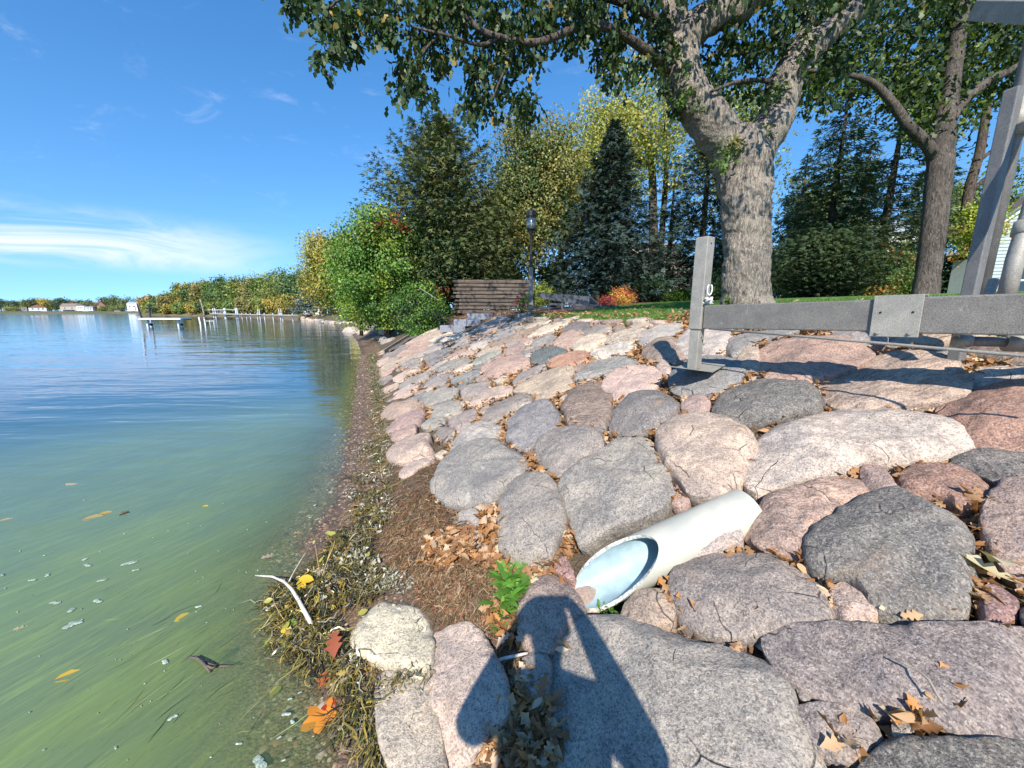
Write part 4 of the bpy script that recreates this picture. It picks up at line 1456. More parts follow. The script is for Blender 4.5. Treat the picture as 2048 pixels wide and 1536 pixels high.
# ------------------------------------------------------------------ bark
def bark_mat(name, col, dark, zs=0.22, scale=14.0, dist=0.05):
    m, t = new_mat(name)
    co = t.node("ShaderNodeTexCoord").outputs["Object"]
    cv = t.mapping(co, scale=(1, 1, zs))
    wv = t.node("ShaderNodeVectorMath", {0: cv, 1: t.mix(0.10, (0, 0, 0), t.node("ShaderNodeTexNoise", {"Vector": cv, "Scale": 6.0, "Detail": 4.0}).outputs[1])}, operation="ADD").outputs[0]
    vo = t.node("ShaderNodeTexVoronoi", {"Vector": wv, "Scale": scale}, feature="DISTANCE_TO_EDGE")
    fis = t.ss(vo.outputs[0], 0.02, 0.34)
    rg_ = t.noise(t.mapping(co, scale=(1, 1, zs * 0.55)), scale * 1.9, 7, 0.68, 0.7)
    fis = t.m("MINIMUM", t.m("ADD", t.m("MULTIPLY", fis, 0.35), 0.65), t.ss(rg_, 0.36, 0.56))
    n = t.noise(cv, 46, 5, 0.7)
    big = t.noise(co, 1.6, 4, 0.6)
    vo2 = t.node("ShaderNodeTexVoronoi", {"Vector": wv, "Scale": scale * 2.3}, feature="DISTANCE_TO_EDGE")
    patch = t.ss(t.noise(co, 4.0, 4, 0.6), 0.35, 0.65)
    fis = t.m("MULTIPLY", fis, t.m("ADD", 0.72, t.m("MULTIPLY", t.ss(vo2.outputs[0], 0.02, 0.22), 0.28)))
    fis = t.m("MAXIMUM", fis, t.m("MULTIPLY", patch, 0.45))
    c = t.mix(fis, dark, col)
    c = t.mix(1.0, c, t.mix(t.ss(n, 0.25, 0.75), (0.68,) * 3, (1.3, 1.28, 1.24)), "MULTIPLY")
    c = t.mix(1.0, c, t.mix(t.ss(big, 0.35, 0.65), (0.82, 0.82, 0.84), (1.12, 1.1, 1.08)), "MULTIPLY")
    p = t.node("ShaderNodeBsdfPrincipled", {"Base Color": c, "Roughness": 0.9, "Specular IOR Level": 0.2})
    t.set(p, "Normal", t.bump(t.m("ADD", fis, t.m("MULTIPLY", n, 0.5)), 0.9, dist))
    out(t, p)
    return m


M_BARK = bark_mat("bark", (0.15, 0.12, 0.095), (0.05, 0.04, 0.032), 0.25, 9)
M_OAK = bark_mat("oak_bark", (0.43, 0.38, 0.32), (0.11, 0.092, 0.076), 0.22, 22, 0.032)
M_PALEBARK = bark_mat("pale_bark", (0.46, 0.42, 0.36), (0.2, 0.17, 0.14), 0.3, 8)
M_DKOAK = bark_mat("dark_oak_bark", (0.17, 0.145, 0.125), (0.05, 0.042, 0.036), 0.16, 15, 0.03)

# ------------------------------------------------------------------ the big oak on the lawn
OD = 6.8
oak_base = P(1493, 640, OD)
oak_base.z = gz(oak_base.x, oak_base.y)
oak = empty("oak_tree", oak_base, 0, "massive forked oak with pale bark standing on the lawn behind the boat lift beam", "tree")
oinv = Matrix.Translation(oak_base).inverted()


def px_tube(mb_, spec, wob=0.12, n=20, seed=0, sub=4):
    pts, rad = [], []
    for px, py, wd, D in spec:
        pts.append(P(px, py, D)); rad.append(wd * 0.5 * D / FPX / math.sqrt(1 + ((px - 1024) / FPX) ** 2))
    pts2, rad2 = [], []
    for i in range(len(pts) - 1):
        p0 = pts[max(i - 1, 0)]; p1 = pts[i]; p2 = pts[i + 1]; p3 = pts[min(i + 2, len(pts) - 1)]
        for k in range(sub):
            q = k / sub
            pts2.append(0.5 * ((2 * p1) + (p2 - p0) * q + (2 * p0 - 5 * p1 + 4 * p2 - p3) * q * q + (3 * p1 - p0 - 3 * p2 + p3) * q ** 3))
            rad2.append(rad[i] * (1 - q) + rad[i + 1] * q)
    pts2.append(pts[-1]); rad2.append(rad[-1])
    mb_.tube(pts2, rad2, n, wob=wob, seed=seed)


mb = MB()
px_tube(mb, [(1493, 660, 132, OD), (1493, 625, 112, OD), (1492, 590, 102, OD), (1492, 500, 97, OD), (1492, 430, 104, OD), (1490, 380, 110, OD), (1486, 330, 116, OD), (1480, 285, 104, OD), (1478, 262, 60, OD)], 0.14, 28, 1)
px_tube(mb, [(1482, 335, 84, OD), (1458, 292, 84, OD), (1424, 250, 86, 6.75), (1390, 208, 82, 6.7), (1368, 172, 76, 6.65), (1360, 130, 74, 6.6), (1364, 92, 76, 6.6), (1380, 62, 74, 6.6), (1425, 34, 66, 6.6), (1490, 8, 58, 6.6), (1560, -35, 52, 6.6)], 0.12, 22, 5)
px_tube(mb, [(1364, 110, 56, 6.6), (1350, 55, 52, 6.55), (1345, 0, 48, 6.5), (1325, -70, 44, 6.4), (1290, -160, 36, 6.3)], 0.10, 16, 9)
px_tube(mb, [(1490, 345, 84, OD), (1515, 300, 82, OD), (1545, 250, 80, 6.85), (1560, 205, 76, 6.9), (1571, 160, 72, 6.9), (1592, 122, 70, 6.9), (1642, 78, 64, 6.95), (1705, 28, 58, 7.0), (1775, -30, 50, 7.0), (1850, -90, 44, 7.0)], 0.12, 22, 13)
px_tube(mb, [(1590, 125, 44, 6.95), (1607, 70, 38, 7.0), (1622, 0, 34, 7.0), (1640, -80, 28, 7.0)], 0.10, 14, 17)
oo = mb.build("trunk", M_OAK, oak, smooth=True, origin=oak_base)
oo.parent = None; oo.parent = oak; oo.location = (0, 0, 0)
rm = oo.modifiers.new("remesh", "REMESH"); rm.mode = "VOXEL"; rm.voxel_size = 0.022
smo = oo.modifiers.new("smooth", "SMOOTH"); smo.factor = 0.5; smo.iterations = 5
tx_ = bpy.data.textures.new("burl", "CLOUDS"); tx_.noise_scale = 0.22; tx_.noise_depth = 3
dm = oo.modifiers.new("burls", "DISPLACE"); dm.texture = tx_; dm.strength = 0.085; dm.mid_level = 0.5; dm.texture_coords = "LOCAL"
tx2 = bpy.data.textures.new("ridges", "CLOUDS"); tx2.noise_scale = 0.06; tx2.noise_depth = 2
dm2 = oo.modifiers.new("ridges", "DISPLACE"); dm2.texture = tx2; dm2.strength = 0.03; dm2.mid_level = 0.5; dm2.texture_coords = "LOCAL"
rm.use_smooth_shade = True
# thinner limbs
LIMBS = [
 [(1350, 150, 30, 6.6), (1315, 118, 24, 6.4), (1280, 92, 20, 6.2), (1235, 62, 17, 6.0), (1180, 46, 16, 5.9), (1140, 60, 15, 5.8), (1100, 78, 14, 5.7), (1060, 86, 14, 5.6), (1010, 78, 13, 5.5), (965, 62, 12, 5.4), (935, 34, 11, 5.4), (915, -10, 10, 5.4), (900, -60, 9, 5.4)],
 [(1000, 76, 9, 5.5), (960, 90, 7, 5.4), (900, 72, 6, 5.3), (850, 60, 5, 5.2), (815, 50, 3, 5.2)],
 [(915, -10, 9, 5.4), (830, -30, 8, 5.2), (740, -20, 7, 5.1), (670, 5, 5, 5.0), (640, 60, 4, 5.0), (655, 110, 2, 5.0)],
 [(1350, 60, 20, 6.5), (1260, 10, 16, 6.2), (1150, -20, 13, 5.9), (1050, -30, 11, 5.7)],
 [(1030, 82, 8, 5.55), (1020, 120, 6, 5.5), (1000, 160, 5, 5.5), (985, 200, 3, 5.5)],
 [(895, 55, 6, 5.3), (850, 100, 5, 5.3), (828, 150, 3, 5.3), (815, 190, 2, 5.3)],
 [(1560, 170, 14, 6.85), (1520, 160, 10, 6.6), (1470, 165, 8, 6.4), (1425, 182, 6, 6.3)],
 [(1500, 120, 10, 6.9), (1470, 90, 9, 7.0), (1450, 60, 8, 7.0), (1440, 20, 8, 7.0)],
]
for i, lm in enumerate(LIMBS):
    mb = MB(); px_tube(mb, lm, 0.1, 9, 30 + i, 3)
    o = mb.build("limb", M_DKOAK, oak, smooth=True)
    o.matrix_parent_inverse = oinv
CL = """590,6,22 640,18,38 660,55,34 656,98,26 648,124,14 690,28,34 702,58,24 712,84,14 760,62,20 724,8,40 778,62,12 750,38,24 800,8,24 842,14,18 780,20,30
820,62,24 842,92,34 812,120,24 832,140,28 816,180,16 852,150,26 856,194,12 872,62,38 902,40,48 882,112,24 906,90,24 870,20,40 930,15,40 960,62,46 962,110,32 1002,62,44
1010,130,28 952,150,26 940,190,18 930,220,14 982,170,26 1012,190,24 972,214,14 1040,190,16 1062,210,12 1050,230,10 1032,100,28 1060,60,48 1062,110,22 1020,18,56 1100,18,56 1128,82,13 1150,88,11
1075,8,40 1180,48,36 1222,30,56 1200,100,26 1240,92,38 1262,60,46 1232,130,22 1290,112,28 1302,60,38 1282,20,48 1312,150,22 1322,30,40 1150,15,40 1180,5,40 1330,95,22 1250,140,16 1215,150,12
1402,112,22 1452,120,36 1480,62,46 1432,150,26 1502,112,42 1462,172,26 1412,132,22 1422,200,16 1520,150,26 1542,62,46 1592,40,44 1602,100,22 1562,20,56 1532,192,20 1545,170,16 1582,82,26 1440,80,30 1400,160,16 1440,205,12 1500,190,18
1622,150,22 1642,190,24 1682,130,30 1662,100,34 1350,180,14 1345,210,14 1380,195,12 1680,40,40 1650,20,40"""
cen, rad_ = [], []
for q in CL.split():
    x, y, r = [float(z) for z in q.split(",")]
    D = 5.0 + max(0, x - 600) / 1000 * 1.9 if x < 1340 else 6.9
    for k in range(max(2, int(r / 9))):
        a = nrg.uniform(0, 6.28); rr2 = r * math.sqrt(nrg.uniform()) * 0.8
        cen.append(P(x + rr2 * math.cos(a), y + rr2 * math.sin(a), D + nrg.uniform(-0.35, 0.35)))
        rad_.append(0.10)
# the crown above and beyond the top of the picture
for k in range(330):
    px_, py_ = nrg.uniform(560, 1960), -abs(nrg.normal(0, 150)) - 10
    D = nrg.uniform(4.9, 8.2)
    cen.append(P(px_, py_, D)); rad_.append(0.20)
# leafy boughs that hang out towards the water above the picture
k = 0
while k < 170:
    x_, y_, z_ = nrg.uniform(-2.6, 6.2), nrg.uniform(2.6, 6.6), nrg.uniform(5.4, 10.5)
    d_ = y_ * CP - (z_ - H) * SP
    if 768 - (y_ * SP + (z_ - H) * CP) / d_ * FPX > -60:
        continue
    cen.append((x_, y_, z_)); rad_.append(0.24); k += 1
cen = np.array([tuple(c) for c in cen]); rad_ = np.array(rad_)
per = np.where(rad_ < 0.15, 27, 22)
idx = np.repeat(np.arange(len(cen)), per)
N = len(idx)
off_ = nrg.normal(size=(N, 3)) * rad_[idx][:, None] * np.array([0.75, 0.75, 0.95])
pos = cen[idx] + off_
axd = unit(off_) * 0.5 + rnd_dir(N) * 0.6 + np.array([0, 0, -0.75])
nrm = rnd_dir(N) * 0.9 + np.array([0, -0.5, 0.45])
col = tint((0.045, 0.076, 0.024), N, 0.38, 0.10)
yel = nrg.uniform(size=N) < 0.035
col[yel] = tint((0.30, 0.20, 0.04), yel.sum(), 0.3)
pa = leaves(pos, axd, nrm, nrg.uniform(0.085, 0.15, N), T_OAK, col)
o = leaf_obj("crown", [pa], M_LEAF, oak, oak_base)
# leafy shoots sprouting on the bark
SH = [(1458, 300, 20, 60, 6.35), (1470, 285, 14, 30, 6.35), (1440, 322, 14, 24, 6.35), (1372, 190, 14, 26, 6.3), (1358, 208, 12, 22, 6.3), (1375, 140, 13, 24, 6.2), (1350, 110, 14, 26, 6.2), (1560, 175, 16, 36, 6.55), (1540, 198, 14, 26, 6.55),
      (1520, 262, 12, 18, 6.5), (1545, 265, 10, 14, 6.5), (1605, 130, 13, 24, 6.6), (1625, 100, 14, 24, 6.6), (1445, 335, 10, 14, 6.4), (1455, 600, 10, 12, 6.4), (1395, 215, 10, 14, 6.3)]
ps = []
for x, y, r, n, D in SH:
    c0 = np.array([tuple(P(x + nrg.normal(0, r * 0.55), y + nrg.normal(0, r * 0.6), D + nrg.uniform(-.06, .08))) for _ in range(n)])
    colr = tint((0.085, 0.145, 0.03) if nrg.uniform() < 0.7 else (0.16, 0.15, 0.04), n, 0.3)
    ps.append(leaves(c0, rnd_dir(n) + np.array([0, -0.3, -0.5]), rnd_dir(n) + np.array([0, -0.8, 0.4]), nrg.uniform(0.06, 0.12, n), T_OAK, colr))
o = leaf_obj("bark_shoots", ps, M_LEAF, oak, oak_base)

# ------------------------------------------------------------------ second oak, at the right
o2b = P(1866, 615, 9.6); o2b.z = gz(o2b.x, o2b.y)
oak2 = empty("oak_tree", o2b, 0, "darker second oak with furrowed trunk, beside the grey-green house", "tree")
i2 = Matrix.Translation(o2b).inverted()
mb = MB()
px_tube(mb, [(1846, 625, 74, 9.6), (1850, 590, 60, 9.6), (1862, 500, 56, 9.6), (1874, 400, 58, 9.6), (1880, 330, 62, 9.6), (1886, 270, 54, 9.6), (1898, 190, 44, 9.7), (1915, 80, 38, 9.8), (1930, -40, 30, 9.8)], 0.12, 16, 3)
px_tube(mb, [(1882, 330, 34, 9.6), (1850, 285, 30, 9.5), (1815, 250, 26, 9.4), (1780, 200, 22, 9.3), (1735, 160, 16, 9.2), (1660, 145, 10, 9.0), (1600, 140, 6, 8.9)], 0.1, 12, 4)
px_tube(mb, [(1888, 260, 34, 9.6), (1925, 205, 30, 9.6), (1975, 165, 26, 9.6), (2040, 130, 22, 9.6), (2100, 80, 18, 9.6)], 0.1, 12, 6)
oo = mb.build("trunk", M_DKOAK, oak2, smooth=True); oo.matrix_parent_inverse = i2
cen = []
for k in range(950):
    px_ = nrg.uniform(1600, 2110); py_ = nrg.uniform(-170, 285)
    lim = 235 + 55 * math.sin(px_ * 0.021) - max(0, 1690 - px_) * 0.9
    if py_ > lim:
        continue
    cen.append(tuple(P(px_, py_, nrg.uniform(9.5, 12.5))))
cen = np.array(cen)
idx = np.repeat(np.arange(len(cen)), 26); N = len(idx)
off_ = nrg.normal(size=(N, 3)) * 0.24
bc = np.where(nrg.uniform(size=(len(cen), 1)) < 0.22, np.array([[0.12, 0.17, 0.03]]), np.array([[0.040, 0.066, 0.022]]))
pa = leaves(cen[idx] + off_, rnd_dir(N) + np.array([0, 0, -0.6]), rnd_dir(N) + np.array([0, -0.5, 0.5]), nrg.uniform(0.11, 0.19, N), T_OAK, bc[idx] * (1 + nrg.uniform(-.3, .3, (N, 1))))
leaf_obj("crown", [pa], M_LEAF, oak2, o2b)

# ------------------------------------------------------------------ trees and shrubs behind the bank
def at(px, D, py=None):
    q = P(px, py or 625, D)
    return Vector((q.x, q.y, gz(q.x, q.y) - 0.05))


def hgt(px, py, D, b):
    return P(px, py, D).z - b.z


G = "trees and shrubs behind the bank"
GREEN, LIME, DKGREEN, OLIVE, YEL, GOLD, RUST = (0.075, 0.15, 0.03), (0.17, 0.25, 0.035), (0.035, 0.075, 0.028), (0.14, 0.145, 0.045), (0.34, 0.30, 0.05), (0.42, 0.25, 0.04), (0.36, 0.10, 0.03)
# the large bright bush over the water
b = at(772, 18.5); b.z = 0.9
broadleaf("willow_shrub", b, 6.0, (2.7, 2.5, 3.3), 330, 80, 0.15, [(5, (0.085, 0.165, 0.033)), (3, (0.14, 0.215, 0.035)), (1.2, (0.24, 0.27, 0.04)), (2, (0.055, 0.12, 0.03))], "large bright green leafy shrub overhanging the water beside the boulders", "shrub", None, 0.12, 21, 0.50, low=-0.98, hollow=0.35, spread=0.10)
b2 = at(720, 21.0); b2.z = 0.7
broadleaf("leafy_shrub", b2, 5.4, (1.7, 1.7, 2.6), 130, 80, 0.13, [(5, (0.11, 0.20, 0.035)), (3, LIME), (1, YEL)], "lower yellow-green leafy shrub at the left side of the large bright one", "shrub", None, 0.08, 23, 0.5, low=-0.98, spread=0.14)
b3 = at(845, 15.9); b3.z = 0.75
broadleaf("low_shrub", b3, 2.3, (1.15, 0.9, 1.25), 110, 70, 0.095, [(4, GREEN), (3, DKGREEN), (1, LIME)], "low dense dark green shrub sprawling over the wooden edging board", "shrub", None, 0.05, 24, 0.5, low=-0.95, spread=0.15)
b4 = at(880, 18.6)
broadleaf("tangled_shrub", b4, 5.4, (1.5, 1.2, 2.9), 170, 80, 0.12, [(5, (0.022, 0.045, 0.018)), (2, DKGREEN), (0.06, (0.4, 0.05, 0.03))], "dark tangled shrub with a few red leaves left of the plank stack", "shrub", None, 0.05, 25, 0.5, low=-0.95, spread=0.16)
# red creeper leaves in the bright bush
c0 = np.array([tuple(P(x + nrg.normal(0, 5), y + nrg.normal(0, 5), 16.2)) for x, y in ((728, 452), (745, 452), (755, 455), (765, 445), (782, 440), (793, 443), (800, 450), (797, 428), (760, 430), (808, 460)) for _ in range(12)])
n = len(c0)
o = leaf_obj("red_creeper", [leaves(c0, rnd_dir(n), rnd_dir(n) + np.array([0, -1, .3]), nrg.uniform(.08, .15, n), T_QUAD, tint((0.30, 0.045, 0.03), n, .3))], M_LEAF)
tag(o, "patch of dark red creeper leaves climbing through the large bright shrub", "creeper")
# cedar
b = at(893, 20.0)
conifer("cedar_tree", b, hgt(893, 262, 20.0, b), 3.5, [(0.085, 0.11, 0.042), (0.14, 0.145, 0.05)], "tall ragged cedar with pointed top and red creeper, left of the lamp post", group=G, seed=31, levels=46, boughs=12, blade=0.27, droop=-0.30, sway=0.36, start=0.08, per=85, shape=0.55)
c0 = np.array([tuple(P(x + nrg.normal(0, 3), y + nrg.normal(0, 6), 18.6)) for x, y in ((878, 280), (886, 285), (888, 300), (900, 310), (905, 315), (884, 270)) for _ in range(10)])
n = len(c0)
o = leaf_obj("red_creeper", [leaves(c0, rnd_dir(n), rnd_dir(n) + np.array([0, -1, .3]), nrg.uniform(.09, .16, n), T_QUAD, tint((0.50, 0.06, 0.04), n, .3))], M_LEAF)
tag(o, "bright red creeper strand hanging high in the cedar", "creeper")
# linden and other broadleaf trees behind the lamp
b = at(1062, 23.0)
broadleaf("linden_tree", b, hgt(1062, 225, 23, b), (2.6, 2.4, 5.2), 280, 90, 0.19, [(4, (0.12, 0.135, 0.045)), (2, OLIVE), (2, (0.20, 0.17, 0.05)), (1, DKGREEN)], "olive-brown leafy tree directly behind the lamp post", "tree", G, 0.24, 33, 0.54, low=-0.95, hollow=0.35, spread=0.13)
b = at(985, 26.0)
broadleaf("leafy_tree", b, hgt(1000, 380, 26, b), (2.3, 2.0, 4.2), 160, 80, 0.2, [(4, (0.10, 0.13, 0.04)), (2, DKGREEN)], "dim green leafy tree between the cedar and the olive-brown tree", "tree", G, 0.2, 35, 0.52, low=-0.95, spread=0.14)
b = at(1120, 26.0)
broadleaf("leafy_tree", b, hgt(1120, 235, 26, b), (2.3, 2.2, 5.0), 130, 70, 0.2, [(4, (0.20, 0.19, 0.05)), (2, OLIVE), (1, YEL)], "thin tawny-leaved tree rising behind the dark spruce", "tree", G, 0.22, 36, 0.56, spread=0.13)
# yellow-green maple with two slender stems
b = at(1312, 23.0)
maple = broadleaf("maple_tree", b, hgt(1270, 120, 23, b), (4.3, 2.4, 4.9), 170, 50, 0.19, [(3, (0.27, 0.255, 0.06)), (3, (0.19, 0.21, 0.05)), (2, (0.12, 0.16, 0.04)), (1, (0.33, 0.27, 0.05))], "yellow-green maple with two slender stems left of the big oak", "tree", G, 0, 41, 0.66, lean=(-1.5, 0), low=-0.9, hollow=0.2, spread=0.12)
mi = Matrix.Translation(b).inverted()
for sp_ in ([(1309, 620, 24, 23), (1308, 520, 21, 23), (1306, 420, 18, 23), (1303, 330, 15, 23), (1285, 270, 12, 23), (1262, 215, 8, 23), (1235, 170, 5, 23)],
            [(1316, 560, 14, 23.2), (1326, 440, 12, 23.2), (1333, 320, 10, 23.2), (1330, 220, 8, 23.2), (1320, 130, 5, 23.2)],
            [(1303, 335, 9, 23), (1270, 300, 7, 22.9), (1240, 265, 5, 22.8), (1200, 235, 3, 22.7)]):
    mb = MB(); px_tube(mb, sp_, 0.08, 9, 3, 3)
    o = mb.build("trunk", M_DKOAK, maple, smooth=True); o.matrix_parent_inverse = mi
# spruces
b = at(1205, 19.5)
conifer("blue_spruce", b, hgt(1218, 268, 19.5, b), 2.95, [(0.030, 0.052, 0.044), (0.055, 0.085, 0.072)], "dense dark blue spruce standing at the back of the lawn's left end", group=G, seed=51, levels=36, boughs=12, blade=0.30, lean=(0.2, 0), per=60, shape=0.8, start=0.09)
b = at(1392, 19.0)
conifer("fir_tree", b, hgt(1395, 235, 19, b), 2.3, [(0.035, 0.06, 0.045), (0.055, 0.085, 0.055)], "dark open-branched fir just left of the big oak's trunk", group=G, seed=53, levels=24, boughs=8, blade=0.30, droop=0.5, dens=0.85, per=50, shape=0.7, start=0.12)
b = at(1635, 18.0)
conifer("spruce_tree", b, hgt(1645, 205, 18, b), 2.6, [(0.075, 0.12, 0.065), (0.13, 0.17, 0.07)], "open spruce with drooping boughs right of the big oak", group=G, seed=55, levels=24, boughs=8, blade=0.32, droop=0.45, dens=0.8, per=50, shape=0.8, start=0.16)
b = at(1740, 16.5)
conifer("spruce_tree", b, hgt(1735, 195, 16.5, b), 2.4, [(0.10, 0.14, 0.06), (0.16, 0.185, 0.07)], "thin see-through spruce with bare lower branches left of the second oak", group=G, seed=57, levels=22, boughs=7, blade=0.30, droop=0.35, dens=0.62, per=40, shape=0.7, start=0.22)
for px_, ty_, D_, rw_, sd, cs_, lb in ((1575, 330, 23, 2.0, 58, [(0.05, 0.085, 0.05), (0.09, 0.125, 0.065)], "dark spruce partly hidden by the right edge of the oak trunk"), (1690, 290, 23, 1.9, 59, [(0.075, 0.11, 0.06), (0.13, 0.155, 0.07)], "tall spruce between the two thinner spruces right of the oak"),
                                       (1815, 290, 22, 1.9, 60, [(0.06, 0.09, 0.04), (0.10, 0.125, 0.05)], "dark spruce standing directly left of the second oak"), (1330, 330, 24, 2.2, 62, [(0.035, 0.06, 0.04), (0.055, 0.085, 0.05)], "dim fir behind the maple's slender stems"), (1455, 360, 22, 2.0, 64, [(0.03, 0.055, 0.035), (0.05, 0.075, 0.04)], "dark fir behind the left edge of the oak trunk")):
    b = at(px_, D_)
    conifer("spruce_tree", b, hgt(px_, ty_, D_, b), rw_, cs_, lb, group=G, seed=sd, levels=22, boughs=8, blade=0.34, droop=0.4, dens=0.65, per=38, shape=0.75, start=0.1)
for px_, ty_, D_, rw_, cl_, sd, lb in ((1440, 150, 32, 3.6, (0.17, 0.19, 0.05), 301, "tall hazy yellow-green tree far behind the oak's fork"), (1620, 330, 30, 3.4, (0.10, 0.13, 0.045), 302, "broad green tree far behind the spruces right of the oak"), (1900, 330, 24, 2.6, (0.12, 0.15, 0.04), 303, "green tree behind the second oak's right side"), (1195, 190, 30, 3.0, (0.30, 0.29, 0.06), 304, "yellowing tree top showing above the dark blue spruce"), (1010, 330, 30, 2.8, (0.13, 0.14, 0.045), 305, "tawny green tree right of the cedar's top")):
    b = at(px_, D_)
    hh_ = hgt(px_, ty_, D_, b)
    broadleaf("background_tree", b, hh_, (rw_, rw_, hh_ * 0.36), 120, 60, 0.0085 * D_, [(4, cl_), (2, tuple(q * .7 for q in cl_)), (1, tuple(q * 1.3 for q in cl_))], lb, "tree", G, 0.25, sd, 0.62, hollow=0.3, spread=0.14)
# yews, bushes
b = at(1640, 12.0)
conifer("yew_bush", b, hgt(1640, 470, 12, b), 1.65, [(0.035, 0.06, 0.028), (0.055, 0.08, 0.03)], "broad dark yew bush behind the middle of the metal beam", "bush", seed=61, levels=22, boughs=14, blade=0.15, droop=-0.35, trunk_r=0.08, start=0.02, per=60, shape=0.55)
b = at(1757, 13.0)
broadleaf("leafy_bush", b, hgt(1757, 500, 13, b), (1.25, 0.9, 0.95), 80, 60, 0.085, [(3, (0.10, 0.15, 0.035)), (2, DKGREEN), (0.7, (0.30, 0.13, 0.03))], "green bush with some orange leaves left of the second oak's trunk", "bush", None, 0.05, 63, 0.5, low=-0.95, spread=0.16)
b = at(1925, 11.5)
broadleaf("young_maple", b, hgt(1925, 385, 11.5, b), (0.62, 0.6, 0.95), 60, 46, 0.085, [(5, (0.26, 0.30, 0.04)), (2, (0.12, 0.19, 0.03)), (1.3, (0.40, 0.19, 0.04))], "young yellow-green maple by the corner of the grey-green house", "tree", None, 0.05, 65, 0.62, spread=0.18)
b = at(1243, 16.6)
broadleaf("burning_bush", b, hgt(1243, 578, 16.6, b), (0.62, 0.55, 0.5), 44, 46, 0.075, [(3, (0.42, 0.20, 0.05)), (3, (0.36, 0.10, 0.05)), (2, (0.40, 0.33, 0.07))], "orange and red autumn bush at the back edge of the lawn", "bush", None, 0.03, 67, 0.5, low=-0.95, spread=0.2)
b = at(1213, 16.9)
broadleaf("barberry_bush", b, hgt(1213, 596, 16.9, b), (0.45, 0.4, 0.32), 22, 40, 0.07, [(3, (0.25, 0.05, 0.05)), (1, (0.3, 0.12, 0.05))], "small dark red barberry left of the orange autumn bush", "bush", None, 0.03, 68, 0.5, low=-0.95, spread=0.22)
for i, (px_, py_, D_, w_, cl_, lb) in enumerate([
    (1290, 548, 18.5, 0.95, DKGREEN, "rounded dark green bush right of the orange autumn bush"),
    (1345, 585, 19.0, 0.9, GREEN, "green bush in front of the distant gabled roof"),
    (1372, 570, 20.0, 0.8, (0.15, 0.2, 0.05), "pale green bush just left of the square metal sleeve"),
    (1080, 560, 18.0, 0.7, (0.19, 0.23, 0.04), "yellow-green bush directly right of the lamp post"),
    (1420, 545, 17.0, 0.9, (0.05, 0.09, 0.03), "dark bush between the metal sleeve and the big oak"),
    (1800, 520, 15.0, 1.0, (0.06, 0.1, 0.03), "dark green bush left of the second oak's foot"),
    (1580, 545, 15.0, 0.9, (0.05, 0.085, 0.03), "dark bush right of the big oak's foot")]):
    b = at(px_, D_)
    broadleaf("garden_bush", b, hgt(px_, py_, D_, b), (w_, w_ * 0.8, max(0.4, hgt(px_, py_, D_, b) * 0.55)), 60, 50, 0.085, [(4, cl_), (2, tuple(q * 0.7 for q in cl_)), (1, tuple(q * 1.4 for q in cl_))], lb, "bush", "garden bushes", 0.04, 70 + i, 0.5, low=-0.95, spread=0.17)
for i, (px_, py_, D_, w_, cl_, lb) in enumerate([
    (945, 520, 24, 1.6, (0.06, 0.10, 0.035), "dark green undergrowth bush behind the left end of the plank stack"),
    (1010, 505, 27, 1.8, (0.10, 0.14, 0.04), "mid green undergrowth bush behind the middle of the plank stack"),
    (1110, 520, 28, 1.9, (0.08, 0.12, 0.04), "green undergrowth bush in the gap between lamp post and dark spruce"),
    (1275, 540, 27, 1.5, (0.055, 0.09, 0.035), "dark undergrowth bush right of the dark spruce's skirt"),
    (1440, 520, 24, 1.7, (0.05, 0.085, 0.03), "dark undergrowth bush behind the left edge of the oak trunk"),
    (1590, 500, 22, 1.6, (0.06, 0.10, 0.03), "green undergrowth bush behind the yew's left side"),
    (1700, 530, 23, 1.8, (0.07, 0.11, 0.035), "green undergrowth bush behind the yew's right side"),
    (1830, 540, 19, 1.1, (0.045, 0.08, 0.03), "dark undergrowth bush behind the second oak's trunk"),
    (1905, 500, 14, 0.8, (0.035, 0.06, 0.025), "dark bush in the shade left of the white porch door")]):
    b = at(px_, D_)
    hh_ = hgt(px_, py_, D_, b)
    broadleaf("undergrowth_bush", b, hh_, (w_, w_ * 0.7, hh_ * 0.55), 80, 55, 0.0085 * D_, [(4, cl_), (2, tuple(q * 0.65 for q in cl_)), (1, tuple(q * 1.5 for q in cl_))], lb, "bush", "undergrowth behind the lawn", 0.05, 270 + i, 0.5, low=-0.95, spread=0.17, limbs=0)
# bare leaning tree at the far right
b = at(1955, 15.0)
lt = empty("leaning_tree", b, 0, "leaning half-bare tree behind the upright tubes at the right edge", "tree")
li = Matrix.Translation(b).inverted()
mb = MB()
px_tube(mb, [(1925, 560, 30, 15), (1935, 400, 26, 15), (1958, 310, 24, 15), (1972, 230, 22, 15), (1985, 160, 18, 15), (2010, 60, 14, 15)], .1, 10, 2, 3)
px_tube(mb, [(1945, 380, 14, 15), (1985, 345, 10, 15), (2030, 310, 8, 15)], .1, 8, 3, 3)
px_tube(mb, [(1960, 320, 12, 15), (2000, 290, 9, 15), (2040, 270, 6, 15)], .1, 8, 4, 3)
o = mb.build("trunk", M_BARK, lt, smooth=True); o.matrix_parent_inverse = li
c0 = np.array([tuple(P(nrg.uniform(1900, 2060), nrg.uniform(170, 400), 15)) for _ in range(260)])
n = len(c0)
leaf_obj("crown", [leaves(c0, rnd_dir(n), rnd_dir(n), nrg.uniform(.09, .16, n), T_QUAD, tint((0.10, 0.13, 0.04), n, .35))], M_LEAF, lt, b)

